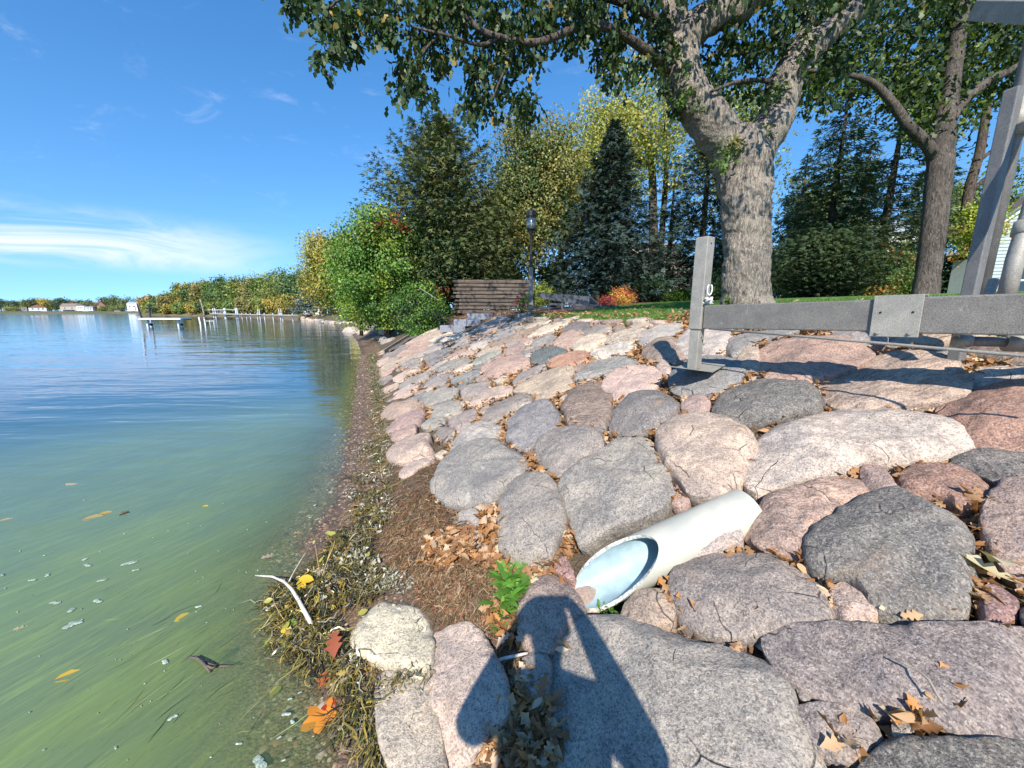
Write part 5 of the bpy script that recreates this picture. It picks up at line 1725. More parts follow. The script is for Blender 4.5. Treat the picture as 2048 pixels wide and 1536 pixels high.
# ------------------------------------------------------------------ trees along the far part of the near shore
def shore_D(px, D0, back=3.0):
    """push a tree back until it stands on dry land"""
    x_ = (px - 1024) / FPX
    for D_ in np.arange(D0, 400, 1.0):
        s_, t_ = st_of(x_ * D_, D_ * 1.015)
        if t_ > float(shore_t(s_)) + back:
            return float(D_)
    return D0


WD_ = shore_D(672, 46)
b = at(672, WD_)
broadleaf("willow_tree", b, hgt(672, 450, WD_, b), (0.093 * WD_, 0.085 * WD_, 0.12 * WD_), 210, 90, 0.0065 * WD_, [(4, (0.25, 0.22, 0.05)), (3, (0.17, 0.19, 0.05)), (2, (0.33, 0.24, 0.05))], "big golden willow with hanging branches behind the blue-green spruce", "tree", None, 0.35, 81, 0.55, droop=0.6, low=-0.85, spread=0.13)
SD_ = shore_D(634, 52)
b = at(634, SD_)
conifer("blue_spruce", b, hgt(634, 542, SD_, b), 0.055 * SD_, [(0.085, 0.125, 0.12), (0.12, 0.16, 0.15)], "small pale blue-green spruce by the white shed on the far bank", seed=83, levels=22, boughs=10, blade=0.7, per=34, start=0.10)
GT = "trees along the far end of the near shore"
TL = [ # px, top y, D, crown half-width px, colour set, phrase
 (700, 500, 60, 60, 0), (590, 536, 62, 34, 1), (560, 545, 66, 34, 2), (612, 560, 60, 22, 1), (540, 548, 80, 30, 0), (515, 556, 84, 28, 3), (492, 556, 88, 26, 2), (470, 558, 92, 26, 0), (450, 556, 98, 24, 1),
 (432, 560, 104, 22, 0), (414, 558, 112, 22, 3), (396, 566, 120, 20, 1), (384, 560, 126, 16, 4), (368, 572, 130, 18, 2), (352, 582, 136, 18, 0), (338, 588, 142, 17, 3), (322, 594, 150, 16, 1), (308, 600, 156, 15, 2), (296, 590, 170, 12, 5),
 (575, 590, 58, 18, 4), (552, 596, 60, 18, 4), (528, 596, 72, 22, 2), (500, 598, 80, 22, 3), (470, 600, 86, 22, 0), (440, 602, 96, 20, 2), (392, 604, 116, 16, 4), (420, 604, 106, 18, 1), (345, 610, 138, 15, 4), (318, 614, 150, 13, 2), (365, 606, 128, 14, 0), (300, 612, 160, 12, 3)]
SETS = [([(4, (0.12, 0.165, 0.045)), (2, (0.075, 0.12, 0.035))], "mid green"), ([(4, (0.075, 0.12, 0.045)), (2, (0.05, 0.085, 0.035))], "dark green"), ([(3, (0.19, 0.20, 0.05)), (2, (0.12, 0.15, 0.045))], "yellowish green"),
        ([(3, (0.16, 0.165, 0.06)), (2, (0.20, 0.16, 0.06))], "olive"), ([(3, (0.30, 0.21, 0.045)), (3, (0.20, 0.19, 0.05))], "golden yellow"), ([(4, (0.34, 0.19, 0.08)), (2, (0.25, 0.2, 0.08))], "rusty tan")]
FEAT = [(690, "behind the yellow kayak"), (632, "next to the blue-green spruce"), (606, "behind the leaning white fence"), (560, "above the landward end of the long dock"), (505, "above the middle of the long dock"), (455, "above the railed dock platform"), (403, "above the pair of white poles"),
        (358, "behind the right legs of the white raft frame"), (300, "behind the left legs of the white raft frame")]
seen_ = set()
for i, (px_, ty, D_, hw, cs_, ) in enumerate(TL):
    D_ = shore_D(px_, D_, 2.0 if ty > 585 else 7.0)
    b = at(px_, D_)
    b.z = max(b.z, 0.4)
    hh_ = hgt(px_, ty, D_, b)
    rw = hw * D_ / FPX
    k_ = min(FEAT, key=lambda q: abs(q[0] - px_))
    size_ = "tall" if ty < 580 else "low"
    lab = f"{size_} {SETS[cs_][1]} shore tree {k_[1]}"
    for extra in (", nearer the water", ", set further back", ", broad crowned", ", narrow crowned"):
        if lab in seen_:
            lab = f"{size_} {SETS[cs_][1]} tree {k_[1]}{extra}"
    seen_.add(lab)
    broadleaf("shore_tree", b, hh_, (rw * 1.1, rw, hh_ * 0.5), 64, 56, 0.0062 * D_, SETS[cs_][0], lab, "tree", GT, 0.012 * hh_ + .05, 90 + i, 0.52, low=-0.98, hollow=0.5, spread=0.17, limbs=0)
# pale leaning trunk in the golden tree
mb = MB(); px_tube(mb, [(409, 632, 4.0, 112), (405, 615, 3.2, 112), (400, 598, 2.4, 112)], 0.05, 6, 1, 2)
tag(mb.build("bare_trunk", M_PALEBARK, smooth=True), "pale bare leaning trunk at the waterline beside the golden shore trees", "tree trunk")
# the opposite shore, about 400 m off
GF = "trees on the opposite shore"
fr = random.Random(77)
FT = []
x = -26
while x < 330:
    wv_ = fr.uniform(11, 19)
    ty = 594 + 4 * math.sin(x * 0.05) + fr.uniform(-3, 4) + (6 if 96 < x < 122 or 190 < x < 205 else 0)
    FT.append((x, ty, wv_)); x += wv_ * 0.95
FS = [([(3, (0.085, 0.12, 0.06)), (2, (0.06, 0.09, 0.05))], "dull green"), ([(3, (0.14, 0.155, 0.06)), (2, (0.09, 0.12, 0.05))], "yellow-green"), ([(3, (0.05, 0.075, 0.05))], "dark green"), ([(3, (0.20, 0.13, 0.08)), (1, (0.1, 0.1, 0.06))], "rust brown"), ([(3, (0.36, 0.28, 0.06))], "bright yellow")]
FPL = [(20, "at the left edge"), (70, "near the white sheds"), (115, "above the white boathouse"), (150, "by the tan house"), (190, "by the dark boat canopy"), (225, "above the round willow clump"), (275, "by the pale tall house"), (310, "beyond the peninsula tip")]
seen_ = set()
for i, (px_, ty, hw) in enumerate(FT):
    D_ = 412 + fr.uniform(-4, 14)
    q = P(px_, 622, D_)
    b = Vector((q.x, q.y, max(gz(q.x, q.y), 0.6)))
    cs_ = 4 if 88 < px_ < 104 else fr.choice([0, 0, 0, 1, 1, 2, 3])
    hh_ = hgt(px_, ty, D_, b)
    pl = min(FPL, key=lambda v_: abs(v_[0] - px_))[1]
    lab = f"{FS[cs_][1]} tree on the opposite shore {pl}"
    for extra in (" taller one", " shorter one", " third one", " fourth one"):
        if lab in seen_:
            lab = f"{FS[cs_][1]} tree on the opposite shore {pl}," + extra
    seen_.add(lab)
    broadleaf("far_tree", b, hh_, (hw * 0.62 * D_ / FPX, 5, hh_ * 0.5), 34, 26, 1.5, FS[cs_][0], lab, "tree", GF, 0.4, 150 + i, 0.52, low=-0.95, spread=0.2, limbs=0)
for i, (px_, ty, hw, lb) in enumerate([(222, 609, 16, "round olive willow clump at the water's edge of the opposite shore"), (206, 612, 9, "small olive bush left of the round willow clump"), (242, 606, 12, "olive-brown bush right of the round willow clump"), (24, 612, 14, "brown bush behind the white sheds on the opposite shore")]):
    q = P(px_, 622, 400)
    b = Vector((q.x, q.y, 0.2))
    hh_ = hgt(px_, ty, 400, b)
    broadleaf("far_bush", b, hh_, (hw * 400 / FPX, 4, hh_ * 0.5), 40, 26, 1.2, [(3, (0.16, 0.17, 0.06)), (2, (0.11, 0.13, 0.05))], lb, "bush", None, 0, 190 + i, 0.5, low=-0.95, spread=0.2, limbs=0)
# ------------------------------------------------------------------ things on and behind the bank top
M_DKMETAL = plain("dark_metal", (0.035, 0.035, 0.038), 0.5, 0.4, bscale=90)
M_POSTGREY = plain("grey_post_paint", (0.21, 0.205, 0.20), 0.6, bscale=80)
m, t = new_mat("lamp_glass")
g_ = t.node("ShaderNodeBsdfGlossy", {"Color": (0.9, 0.95, 1), "Roughness": 0.08})
d_ = t.node("ShaderNodeBsdfTransparent", {"Color": (0.80, 0.85, 0.88)})
d2_ = t.node("ShaderNodeBsdfTranslucent", {"Color": (0.8, 0.85, 0.9)})
x_ = t.node("ShaderNodeMixShader", {0: 0.35, 1: d_, 2: d2_})
out(t, t.node("ShaderNodeMixShader", {0: 0.25, 1: x_, 2: g_}))
M_GLASS = m
m, t = new_mat("window_glass")
out(t, t.node("ShaderNodeBsdfPrincipled", {"Base Color": (0.02, 0.025, 0.03), "Roughness": 0.06, "Specular IOR Level": 0.8}))
M_WIN = m
M_WHITE = plain("white_paint", (0.78, 0.78, 0.76), 0.5, var=0.04)
M_PLANK = plain("weathered_planks", (0.115, 0.090, 0.070), 0.85, var=0.3, scale=5, bump=0.6, bscale=60, stretch=(0.25, 4, 4))
M_PLANKD = plain("dark_planks", (0.045, 0.038, 0.034), 0.9, var=0.3, scale=5, bump=0.6, bscale=60, stretch=(0.25, 4, 4))

# lamp post
LB = P(1061, 633, 10.9); LB.z = gz(LB.x, LB.y)
LT = P(1061, 428, 10.9).z - LB.z
lamp = empty("lamp_post", LB, 0, "tall garden lamp post with a glass lantern and a flowering plant at its foot", "lamp post")
k = LT / 2.85
mb = MB(); mb.beam((0, 0, -0.1), (0, 0, 1.33 * k), 0.115, 0.115); mb.build("lower_post", M_POSTGREY, lamp, bevel=0.01)
mb = MB(); mb.lathe([(0.06, 1.33 * k), (0.05, 1.40 * k), (0.042, 1.45 * k), (0.036, 2.20 * k), (0.05, 2.22 * k), (0.05, 2.26 * k), (0.09, 2.30 * k)]); mb.build("upper_post", M_DKMETAL, lamp, smooth=True)
mb = MB(); mb.lathe([(0.10, 2.30 * k), (0.125, 2.33 * k), (0.128, 2.37 * k), (0.11, 2.38 * k)]); lan = mb.build("lantern_base", M_DKMETAL, lamp, smooth=True)
mb = MB(); mb.lathe([(0.116, 2.38 * k), (0.122, 2.45 * k), (0.122, 2.64 * k)]); mb.build("glass", M_GLASS, lamp, smooth=True)
for q in range(6):
    a = q * PI / 3 + 0.2
    mb = MB(); mb.beam((0.125 * math.cos(a), 0.125 * math.sin(a), 2.37 * k), (0.125 * math.cos(a), 0.125 * math.sin(a), 2.65 * k), 0.012, 0.012); mb.build("lantern_bar", M_DKMETAL, lamp)
mb = MB(); mb.lathe([(0.13, 2.64 * k), (0.145, 2.66 * k), (0.145, 2.70 * k), (0.125, 2.72 * k), (0.12, 2.77 * k), (0.09, 2.82 * k), (0.03, 2.85 * k)]); mb.build("cap", M_DKMETAL, lamp, smooth=True)
mb = MB(); mb.tube([(0, 0, 2.38 * k), (0, 0, 2.6 * k)], 0.03, 8); mb.build("bulb", M_WHITE, lamp, smooth=True)
# stone foot and flowers
FB = P(1042, 632, 10.75); FB.z = gz(FB.x, FB.y)
mb = MB(); mb.box((FB.x - 0.02, FB.y, FB.z + 0.06), (0.32, 0.22, 0.16)); mb.box((FB.x + 0.20, FB.y - 0.03, FB.z + 0.08), (0.2, 0.2, 0.2))
tag(mb.build("stone_block", plain("rough_stone", (0.22, 0.20, 0.185), 0.9, bump=0.8, bscale=30), bevel=0.02), "rough grey stone blocks at the foot of the lamp post", "stone block")
fl = empty("potted_flower", (FB.x + .02, FB.y, FB.z + 0.15), 0, "leafy flower with bright pink blooms standing against the lamp post", "flower")
n = 130
c0 = nrg.normal(size=(n, 3)) * np.array([0.11, 0.09, 0.15]) + np.array([0.02, 0, 0.27])
leaf_obj("foliage", [leaves(c0, rnd_dir(n) + np.array([0, 0, .2]), rnd_dir(n) + np.array([0, -.6, .6]), nrg.uniform(.06, .11, n), T_QUAD, tint((0.17, 0.27, 0.045), n, .3))], M_LEAF, fl)
for q in ((-0.12, -0.08, 0.42), (-0.02, -0.10, 0.52), (0.04, -0.12, 0.24), (-0.16, -0.05, 0.28)):
    n = 26
    c0 = rnd_dir(n) * 0.03 + np.array(q)
    leaf_obj("bloom", [leaves(c0, rnd_dir(n), c0 - np.array(q), nrg.uniform(.04, .06, n), T_QUAD, tint((0.72, 0.07, 0.16), n, .2))], M_LEAF, fl)
mb = MB()
for q in range(6):
    mb.tube([(0, 0, 0), (0.05 * math.cos(q), 0.05 * math.sin(q), 0.15), (0.10 * math.cos(q), 0.08 * math.sin(q), 0.34)], 0.006, 5)
st_ = mb.build("stems", M_LEAF, fl); st_["kind"] = "stuff"

# stack of old dock planks
SD = 17.0
s0 = P(916, 626, SD); s1 = P(1068, 626, SD)
gzs = gz((s0.x + s1.x) / 2, (s0.y + s1.y) / 2)
dirx = Vector((1, 0.05, 0)).normalized()
W_ = (s1 - s0).length
SH_ = P(990, 560, SD).z - min(gzs, P(990, 627, SD).z)
stack = empty("plank_stack", (s0.x, s0.y, min(gzs, P(990, 627, SD).z)), math.atan2(dirx.y, dirx.x), "tall stack of weathered dark dock planks left of the lamp post", "plank stack")
rs = random.Random(8)
NL = 9
lh = SH_ / NL
for i in range(NL):
    z = lh * (i + 0.5)
    x0_ = rs.uniform(-0.05, 0.10) - 0.02 * i * 0.3
    x1_ = W_ + rs.uniform(-0.06, 0.05)
    mb = MB(); mb.box(((x0_ + x1_) / 2, rs.uniform(-0.03, 0.02), z), (x1_ - x0_, 0.05, lh * rs.uniform(0.62, 0.8)))
    mb.build("plank", M_PLANK if rs.random() < 0.75 else M_PLANKD, stack, bevel=0.006)
    for r_ in (0.4, 0.9, 1.4):
        mb = MB(); mb.box(((x0_ + x1_) / 2 - 0.05, r_, z), (x1_ - x0_ - 0.1, 0.05, lh * 0.7)); mb.build("inner_plank", M_PLANKD, stack)
    mb = MB(); mb.box(((x0_ + x1_) / 2, 0.6, z + lh * 0.42), (x1_ - x0_ - 0.04, 1.25, lh * 0.14)); mb.build("deck_layer", M_PLANKD, stack)
    for q in range(5):
        mb = MB(); mb.box((x0_ - 0.10 + rs.uniform(-.05, .03), 0.10 + q * 0.26, z + rs.uniform(-.01, .02)), (0.22, 0.06, lh * rs.uniform(0.35, 0.6))); mb.build("batten_end", M_PLANK if rs.random() < .5 else M_PLANKD, stack)
# granite steps
M_STEP = plain("blue_granite", (0.225, 0.235, 0.27), 0.8, var=0.2, scale=30, bump=0.8, bscale=55)
ST = [((880, 652), (985, 664), 14.9, "pair of bluish granite blocks forming the lowest step"), ((907, 640), (978, 652), 15.3, "pair of bluish granite blocks forming the middle step"), ((932, 629), (985, 639), 15.7, "pair of bluish granite blocks forming the top step")]
for i, (pa, pb, D, lb) in enumerate([((879, 651), (906, 663), 14.8, "left block of the lowest bluish granite step"), ((906, 652), (931, 664), 14.75, "right block of the lowest bluish granite step"),
                                       ((907, 639), (933, 651), 15.2, "left block of the middle bluish granite step"), ((933, 640), (962, 651), 15.15, "right block of the middle bluish granite step"),
                                       ((933, 627), (956, 639), 15.6, "left block of the top bluish granite step"), ((956, 627), (986, 638), 15.55, "right block of the top bluish granite step")]):
    fb_ = onbank((pa[0] + pb[0]) / 2, pb[1], 0.02)
    D = fb_[1] * CP - (fb_[2] - H) * SP
    D = (12.95, 13.15, 13.5)[i // 2]
    q0, q1 = P(pa[0], pa[1], D), P(pb[0], pb[1], D)
    w_ = abs(q1.x - q0.x) - 0.012; h_ = abs(q1.z - q0.z) * 1.15
    mb = MB(); mb.box((0, 0.22, -h_ / 2), (w_, 0.45, h_))
    o = mb.build("granite_step", M_STEP, bevel=0.015)
    o.location = ((q0.x + q1.x) / 2, q0.y, max(q0.z, q1.z)); o.rotation_euler.z = 0.06 + 0.03 * (i % 2)
    tag(o, lb, "step", "granite steps")
mb = MB(); q = P(960, 627, 14.2); mb.box((q.x, q.y, q.z), (1.3, 0.14, 0.07))
tag(mb.build("loose_board", M_PLANK, bevel=0.006), "pale-ended loose board lying below the plank stack", "board")
# edging board and landscape fabric running down the bank
M_CLOTH = plain("landscape_fabric", (0.12, 0.11, 0.10), 0.9, var=0.3, scale=9, bump=0.8, bscale=40)
ed = [Vector(onbank(x, y, 0.10)) for x, y in ((768, 707), (800, 686), (835, 664), (866, 644), (882, 634))]
mb = MB()
for i in range(4):
    mb.beam(ed[i] + Vector((0, 0, .05)), ed[i + 1] + Vector((0, 0, .05)), 0.045, 0.16)
tag(mb.build("edging_board", plain("old_board", (0.235, 0.20, 0.175), 0.85, var=0.25, stretch=(1, 1, 4), bump=0.4)), "weathered edging board running up the bank beside the bright shrub", "board")
vsx, fsx = [], []
for i in range(21):
    f = i / 20 * 3.999
    p_ = ed[int(f)].lerp(ed[int(f) + 1], f - int(f))
    for j in range(6):
        w2 = j / 5
        vsx.append(p_ + Vector((0.15 + 0.55 * w2 * (0.25 + 0.75 * i / 20), -0.1 * w2, 0.10 + 0.09 * mnoise.noise(p_ * 2.5 + Vector((j * 1.7, 0, 0))) + 0.05 * math.sin(w2 * 9 + i))))
for i in range(20):
    for j in range(5):
        fsx.append((i * 6 + j, i * 6 + j + 1, (i + 1) * 6 + j + 1, (i + 1) * 6 + j))
mb = MB(); mb.add(vsx, fsx)
o = mb.build("fabric_strip", M_CLOTH, smooth=True); sol = o.modifiers.new("thick", "SOLIDIFY"); sol.thickness = 0.015
tag(o, "rumpled dark landscape fabric beside the edging board", "fabric")
mb = MB(); mb.tube([P(838, 575, 15.2), P(878, 601, 15.0)], 0.014, 6)
tag(mb.build("thin_pole", M_GALVP, smooth=True), "thin pale pole leaning through the dark shrub", "pole")

# dark dock frames lying at the back of the lawn
M_DOCK = plain("dock_frame_grey", (0.065, 0.072, 0.085), 0.6, 0.2, bscale=60)
DD = 14.6
fa = empty("dock_section", P(1085, 600, DD), 0, "upturned dark grey dock tray resting tilted on the low frame behind the lawn", "dock section")
inv = Matrix.Translation(fa.location).inverted()
c4 = [P(1082, 592, DD), P(1196, 611, DD), P(1180, 597, DD + 1.1), P(1078, 588, DD + 1.1)]
for nm, a_, b_, w_, h_ in (("side_rail", c4[0], c4[1], 0.06, 0.17), ("side_rail", c4[3], c4[2], 0.06, 0.14), ("end_rail", c4[0], c4[3], 0.06, 0.15), ("end_rail", c4[1], c4[2], 0.06, 0.15), ("cross_rail", c4[0].lerp(c4[1], .47), c4[3].lerp(c4[2], .47), 0.05, 0.12), ("cross_rail", c4[0].lerp(c4[1], .24), c4[3].lerp(c4[2], .24), 0.05, 0.12)):
    mb = MB(); mb.beam(a_, b_, w_, h_); o = mb.build(nm, M_DOCK, fa); o.matrix_parent_inverse = inv
mb = MB(); mb.add([c4[0] + Vector((0, 0, -.09)), c4[1] + Vector((0, 0, -.09)), c4[2] + Vector((0, 0, -.09)), c4[3] + Vector((0, 0, -.09))], [(0, 1, 2, 3)]); o = mb.build("tray_bottom", M_DKMETAL, fa); o.matrix_parent_inverse = inv
fb = empty("dock_section", P(1140, 618, 14.6), 0, "low dark grey dock frame with short legs standing at the lawn's back edge", "dock section")
inv = Matrix.Translation(fb.location).inverted()
for nm, a_, b_, w_, h_ in (("long_rail", P(1100, 608, 13.6), P(1238, 613, 13.6), 0.05, 0.07), ("long_rail", P(1060, 616, 14.2), P(1236, 615, 14.4), 0.05, 0.06), ("brace", P(1062, 617, 13.7), P(1098, 609, 13.7), 0.03, 0.03), ("brace", P(1102, 617, 13.8), P(1190, 612, 13.8), 0.03, 0.03)):
    mb = MB(); mb.beam(a_, b_, w_, h_); o = mb.build(nm, M_DOCK, fb); o.matrix_parent_inverse = inv
for px_, y0_, w_ in ((1098, 606, .05), (1124, 605, .06), (1148, 612, .04), (1173, 606, .06), (1193, 613, .04), (1237, 612, .05)):
    a_ = P(px_, y0_, 13.55); b_ = a_.copy(); b_.z = gz(a_.x, a_.y) - 0.03
    mb = MB(); mb.beam(a_, b_, w_, w_); o = mb.build("leg", M_DOCK, fb); o.matrix_parent_inverse = inv

# ------------------------------------------------------------------ houses
M_SIDING = plain("grey_green_siding", (0.34, 0.40, 0.41), 0.6, var=0.06)
M_ROOF = plain("brown_grey_shingles", (0.20, 0.17, 0.155), 0.9, var=0.25, scale=40, bump=0.6, bscale=90)
hb = P(1985, 610, 13.0)
hb.z = gz(hb.x, hb.y)
hs = empty("house", hb, 0, "grey-green sided house with white trim behind the upright tubes", "house")
inv = Matrix.Translation(hb).inverted()


def hp(mb_, nm, mt, **k_):
    o = mb_.build(nm, mt, hs, **k_)
    o.matrix_parent_inverse = inv
    return o


w0 = P(1922, 612, 13.0); w1 = P(2330, 612, 11.4)
wd = (w1 - w0); wd.z = 0; WL = wd.length; wd.normalize(); wn = Vector((wd.y, -wd.x, 0))
zt = P(1960, 385, 13).z; z0 = hb.z - 0.2
mb = MB()
nb_ = 34
for i in range(nb_):
    za, zb_ = z0 + (zt - z0) * i / nb_, z0 + (zt - z0) * (i + 1) / nb_
    xa = max(0.0, (i / nb_ - 0.60) / 0.40) * 1.6 if i / nb_ > 0.60 else 0.0
    a_ = w0 + wd * (0.35 + xa); b_ = w1
    mb.add([Vector((a_.x, a_.y, za)) + wn * 0.022, Vector((b_.x, b_.y, za)) + wn * 0.022, Vector((b_.x, b_.y, zb_)), Vector((a_.x, a_.y, zb_)), Vector((a_.x, a_.y, za)), Vector((b_.x, b_.y, za))],
           [(0, 1, 2, 3), (0, 4, 5, 1)])
o = hp(mb, "siding", M_SIDING); o["kind"] = "stuff"
mb = MB(); mb.beam(Vector((w0.x, w0.y, z0)) + wd * .30, Vector((w0.x, w0.y, z0 + (zt - z0) * .62)) + wd * .30, 0.12, 0.08); hp(mb, "corner_trim", M_WHITE)
ra = Vector((w0.x, w0.y, z0 + (zt - z0) * 0.60)) + wd * 0.05 + wn * 0.2; rb = ra + wd * 2.1 + Vector((0, 0, (zt - z0) * 0.55))
mb = MB(); mb.beam(ra, rb, 0.06, 0.24); hp(mb, "rake_board", M_WHITE)
mb = MB(); mb.beam(ra + wn * .03 + Vector((0, 0, .15)), rb + wn * .03 + Vector((0, 0, .15)), 0.7, 0.05); hp(mb, "roof", M_ROOF)
# lean-to with white door
d0 = P(1906, 612, 13.2); 
mb = MB(); mb.beam(Vector((d0.x, d0.y, z0)), Vector((d0.x, d0.y, P(1906, 522, 13.2).z)), 0.46, 0.10, up=(1, 0, 0)); hp(mb, "white_door", M_WHITE)
mb = MB(); mb.beam(P(1886, 512, 13.0), P(1945, 505, 12.6), 0.8, 0.08); hp(mb, "porch_roof", M_ROOF)
wi = Vector((w0.x, w0.y, 0)) + wd * 1.55 + wn * 0.05
for i in range(2):
    c = wi + wd * (1.0 * i); c.z = P(2030, 560, 12.3).z
    fr_mb = MB(); Mw = Matrix((wd, wn, Vector((0, 0, 1)))).transposed()
    fr_mb.box(c, (0.95, 0.05, 1.0), Mw); wf_ = hp(fr_mb, "window", M_WHITE)
    for zz in (-0.23, 0.23):
        pm = MB(); pm.box(c + wn * 0.022 + Vector((0, 0, zz)), (0.80, 0.03, 0.40), Mw); pm.build("pane", M_WIN, wf_)


def simple_house(name, px, D, w_, d_, h_, rh, wall, roof, label, rot=0.0, wins=(), group=None, zoff=0.0, ridge="x"):
    q = P(px, 622, D)
    b = Vector((q.x, q.y, max(gz(q.x, q.y), 0.3) + zoff))
    root = empty(name, b, rot, label, "house", group)
    mb = MB(); mb.box((0, d_ / 2, h_ / 2), (w_, d_, h_)); mb.build("wall", wall, root)
    mb = MB()
    o_ = 0.25
    if ridge == "x":
        v = [(-w_ / 2 - o_, -o_, h_), (w_ / 2 + o_, -o_, h_), (w_ / 2 + o_, d_ + o_, h_), (-w_ / 2 - o_, d_ + o_, h_), (-w_ / 2 * .85, d_ / 2, h_ + rh), (w_ / 2 * .85, d_ / 2, h_ + rh)]
        f = [(0, 1, 5, 4), (2, 3, 4, 5), (1, 2, 5), (3, 0, 4), (3, 2, 1, 0)]
    else:
        v = [(-w_ / 2 - o_, -o_, h_), (w_ / 2 + o_, -o_, h_), (w_ / 2 + o_, d_ + o_, h_), (-w_ / 2 - o_, d_ + o_, h_), (0, -o_, h_ + rh), (0, d_ + o_, h_ + rh)]
        f = [(0, 4, 5, 3), (1, 2, 5, 4), (0, 1, 4), (2, 3, 5), (3, 2, 1, 0)]
    mb.add(v, f); mb.build("roof", roof, root)
    for (x, z, ww, hh) in wins:
        mb = MB(); mb.box((x, -0.03, z), (ww + 0.2, 0.06, hh + 0.2)); fr_ = mb.build("window", M_WHITE, root)
        mb = MB(); mb.box((x, -0.055, z), (ww, 0.04, hh)); mb.build("pane", M_WIN, fr_)
    return root


M_TAUPE = plain("taupe_wall", (0.30, 0.26, 0.23), 0.8, var=0.08)
M_TAN = plain("tan_wall", (0.46, 0.38, 0.29), 0.8, var=0.08)
M_BLUEROOF = plain("blue_grey_roof", (0.28, 0.33, 0.39), 0.8)
M_RROOF = plain("red_brown_roof", (0.25, 0.13, 0.09), 0.8)
M_NAVY = plain("navy_canopy", (0.02, 0.03, 0.06), 0.7)
simple_house("house", 1290, 33, 7.5, 5, 2.6, 3.4, M_TAUPE, plain("taupe_shingles", (0.27, 0.235, 0.215), 0.9, var=0.15, scale=30), "house with a big taupe shingle roof behind the fir and maple stems", wins=[(-2, 1.5, 1, 1), (1.5, 1.5, 1, 1)], ridge="x")
simple_house("house", 1395, 36, 6, 5, 2.2, 2.0, M_TAUPE, M_ROOF, "low brown-roofed wing seen left of the square metal sleeve", wins=[(0, 1.2, 1, 0.9)])
simple_house("house", 1730, 30, 7, 5, 4.6, 1.8, M_WHITE, M_BLUEROOF, "white house with a pale blue-grey roof behind the thin pines", wins=[(-2, 3.4, 1.1, 1.2), (0.2, 3.4, 1.1, 1.2), (2.3, 3.4, 1.1, 1.2)], zoff=0.4)
simple_house("house", 1600, 34, 6, 4, 3.8, 1.4, M_WHITE, M_BLUEROOF, "white-gabled house glimpsed right of the big oak trunk", wins=[(-1, 2.7, 1, 1), (1.2, 2.7, 1, 1)], zoff=0.4)
GH = "houses on the opposite shore"
for px_, w_, h_, rh, wl, rf, lb, rg_ in [
    (20, 9, 2.4, 0.8, M_WHITE, M_WHITE, "low white boat shed near the left edge of the opposite shore", "x"), (76, 12, 3.2, 3.2, M_WHITE, M_RROOF, "white boathouse with a red-brown roof on the opposite shore", "y"),
    (40, 10, 2.2, 1.4, M_TAUPE, M_ROOF, "low grey-brown cottage right of the white boat shed", "x"), (143, 16, 4.6, 3.0, M_TAN, M_ROOF, "wide tan house in the middle of the opposite shore", "x"),
    (162, 6, 5.0, 2.0, M_WHITE, M_ROOF, "narrow white house beside the wide tan one", "y"), (205, 7, 4.5, 4.5, M_TAN, M_RROOF, "small house with a steep brown roof left of the round willow clump", "y"), (268, 10, 7.5, 2.0, M_WHITE, M_BLUEROOF, "tall white house at the right end of the opposite shore", "x"), (280, 8, 5, 2.0, M_TAUPE, M_ROOF, "grey house beside the tall white one on the opposite shore", "y"), (176, 8, 3, 1.5, M_WHITE, M_BLUEROOF, "low white house right of the narrow white one", "x")]:
    simple_house("far_house", px_, 402, w_, 7, h_, rh, wl, rf, lb, 0.5 + (px_ % 7 - 3) * 0.08, [(-w_ * .28, h_ * .6, 1.2, 1.2), (w_ * .05, h_ * .6, 1.2, 1.2), (w_ * .3, h_ * .6, 1.2, 1.2)], GH, 0.3, rg_)
for px_, w_, mt, lb in ((138, 10, M_NAVY, "dark navy boat canopy at the water's edge of the opposite shore"), (128, 5, M_WHITE, "small white boat moored left of the navy canopy"), (235, 6, M_WHITE, "white covered boat left of the tall white house"), (260, 5, M_WHITE, "white boat lift at the foot of the tall white house"), (172, 6, M_WHITE, "white boat by the low white house"), (90, 6, M_WHITE, "white boat in front of the red-roofed boathouse"), (276, 5, M_WHITE, "small white boat right of the white boat lift")):
    q = P(px_, 622, 388)
    r0 = empty("moored_boat", (q.x, q.y, 0), 0.3, lb, "boat", "boats on the opposite shore")
    mb = MB(); mb.box((0, 0, 0.55), (w_, 2.2, 0.9)); mb.build("hull", M_WHITE if mt is M_WHITE else M_NAVY, r0, bevel=0.3)
    mb = MB(); mb.box((0, 0, 2.0 if mt is M_NAVY else 1.3), (w_ * 0.8, 2.0, 1.4 if mt is M_NAVY else 0.6)); mb.build("cover", mt, r0, bevel=0.25)

# ------------------------------------------------------------------ docks and odd things along the water
M_SILVER = plain("pale_aluminium", (0.62, 0.63, 0.63), 0.45, 0.3, var=0.08)
M_GREYW = plain("grey_dock_wood", (0.36, 0.34, 0.31), 0.85, var=0.2)


def group_thing(name, origin, label, cat, pieces):
    """pieces: (part name, material, list of (a, b, w, h))"""
    r0 = empty(name, origin, 0, label, cat)
    iv = Matrix.Translation(Vector(origin)).inverted()
    for nm, mt, bs in pieces:
        for a_, b_, w_, h_ in bs:
            mb = MB(); mb.beam(a_, b_, w_, h_)
            o = mb.build(nm, mt, r0); o.matrix_parent_inverse = iv
    return r0


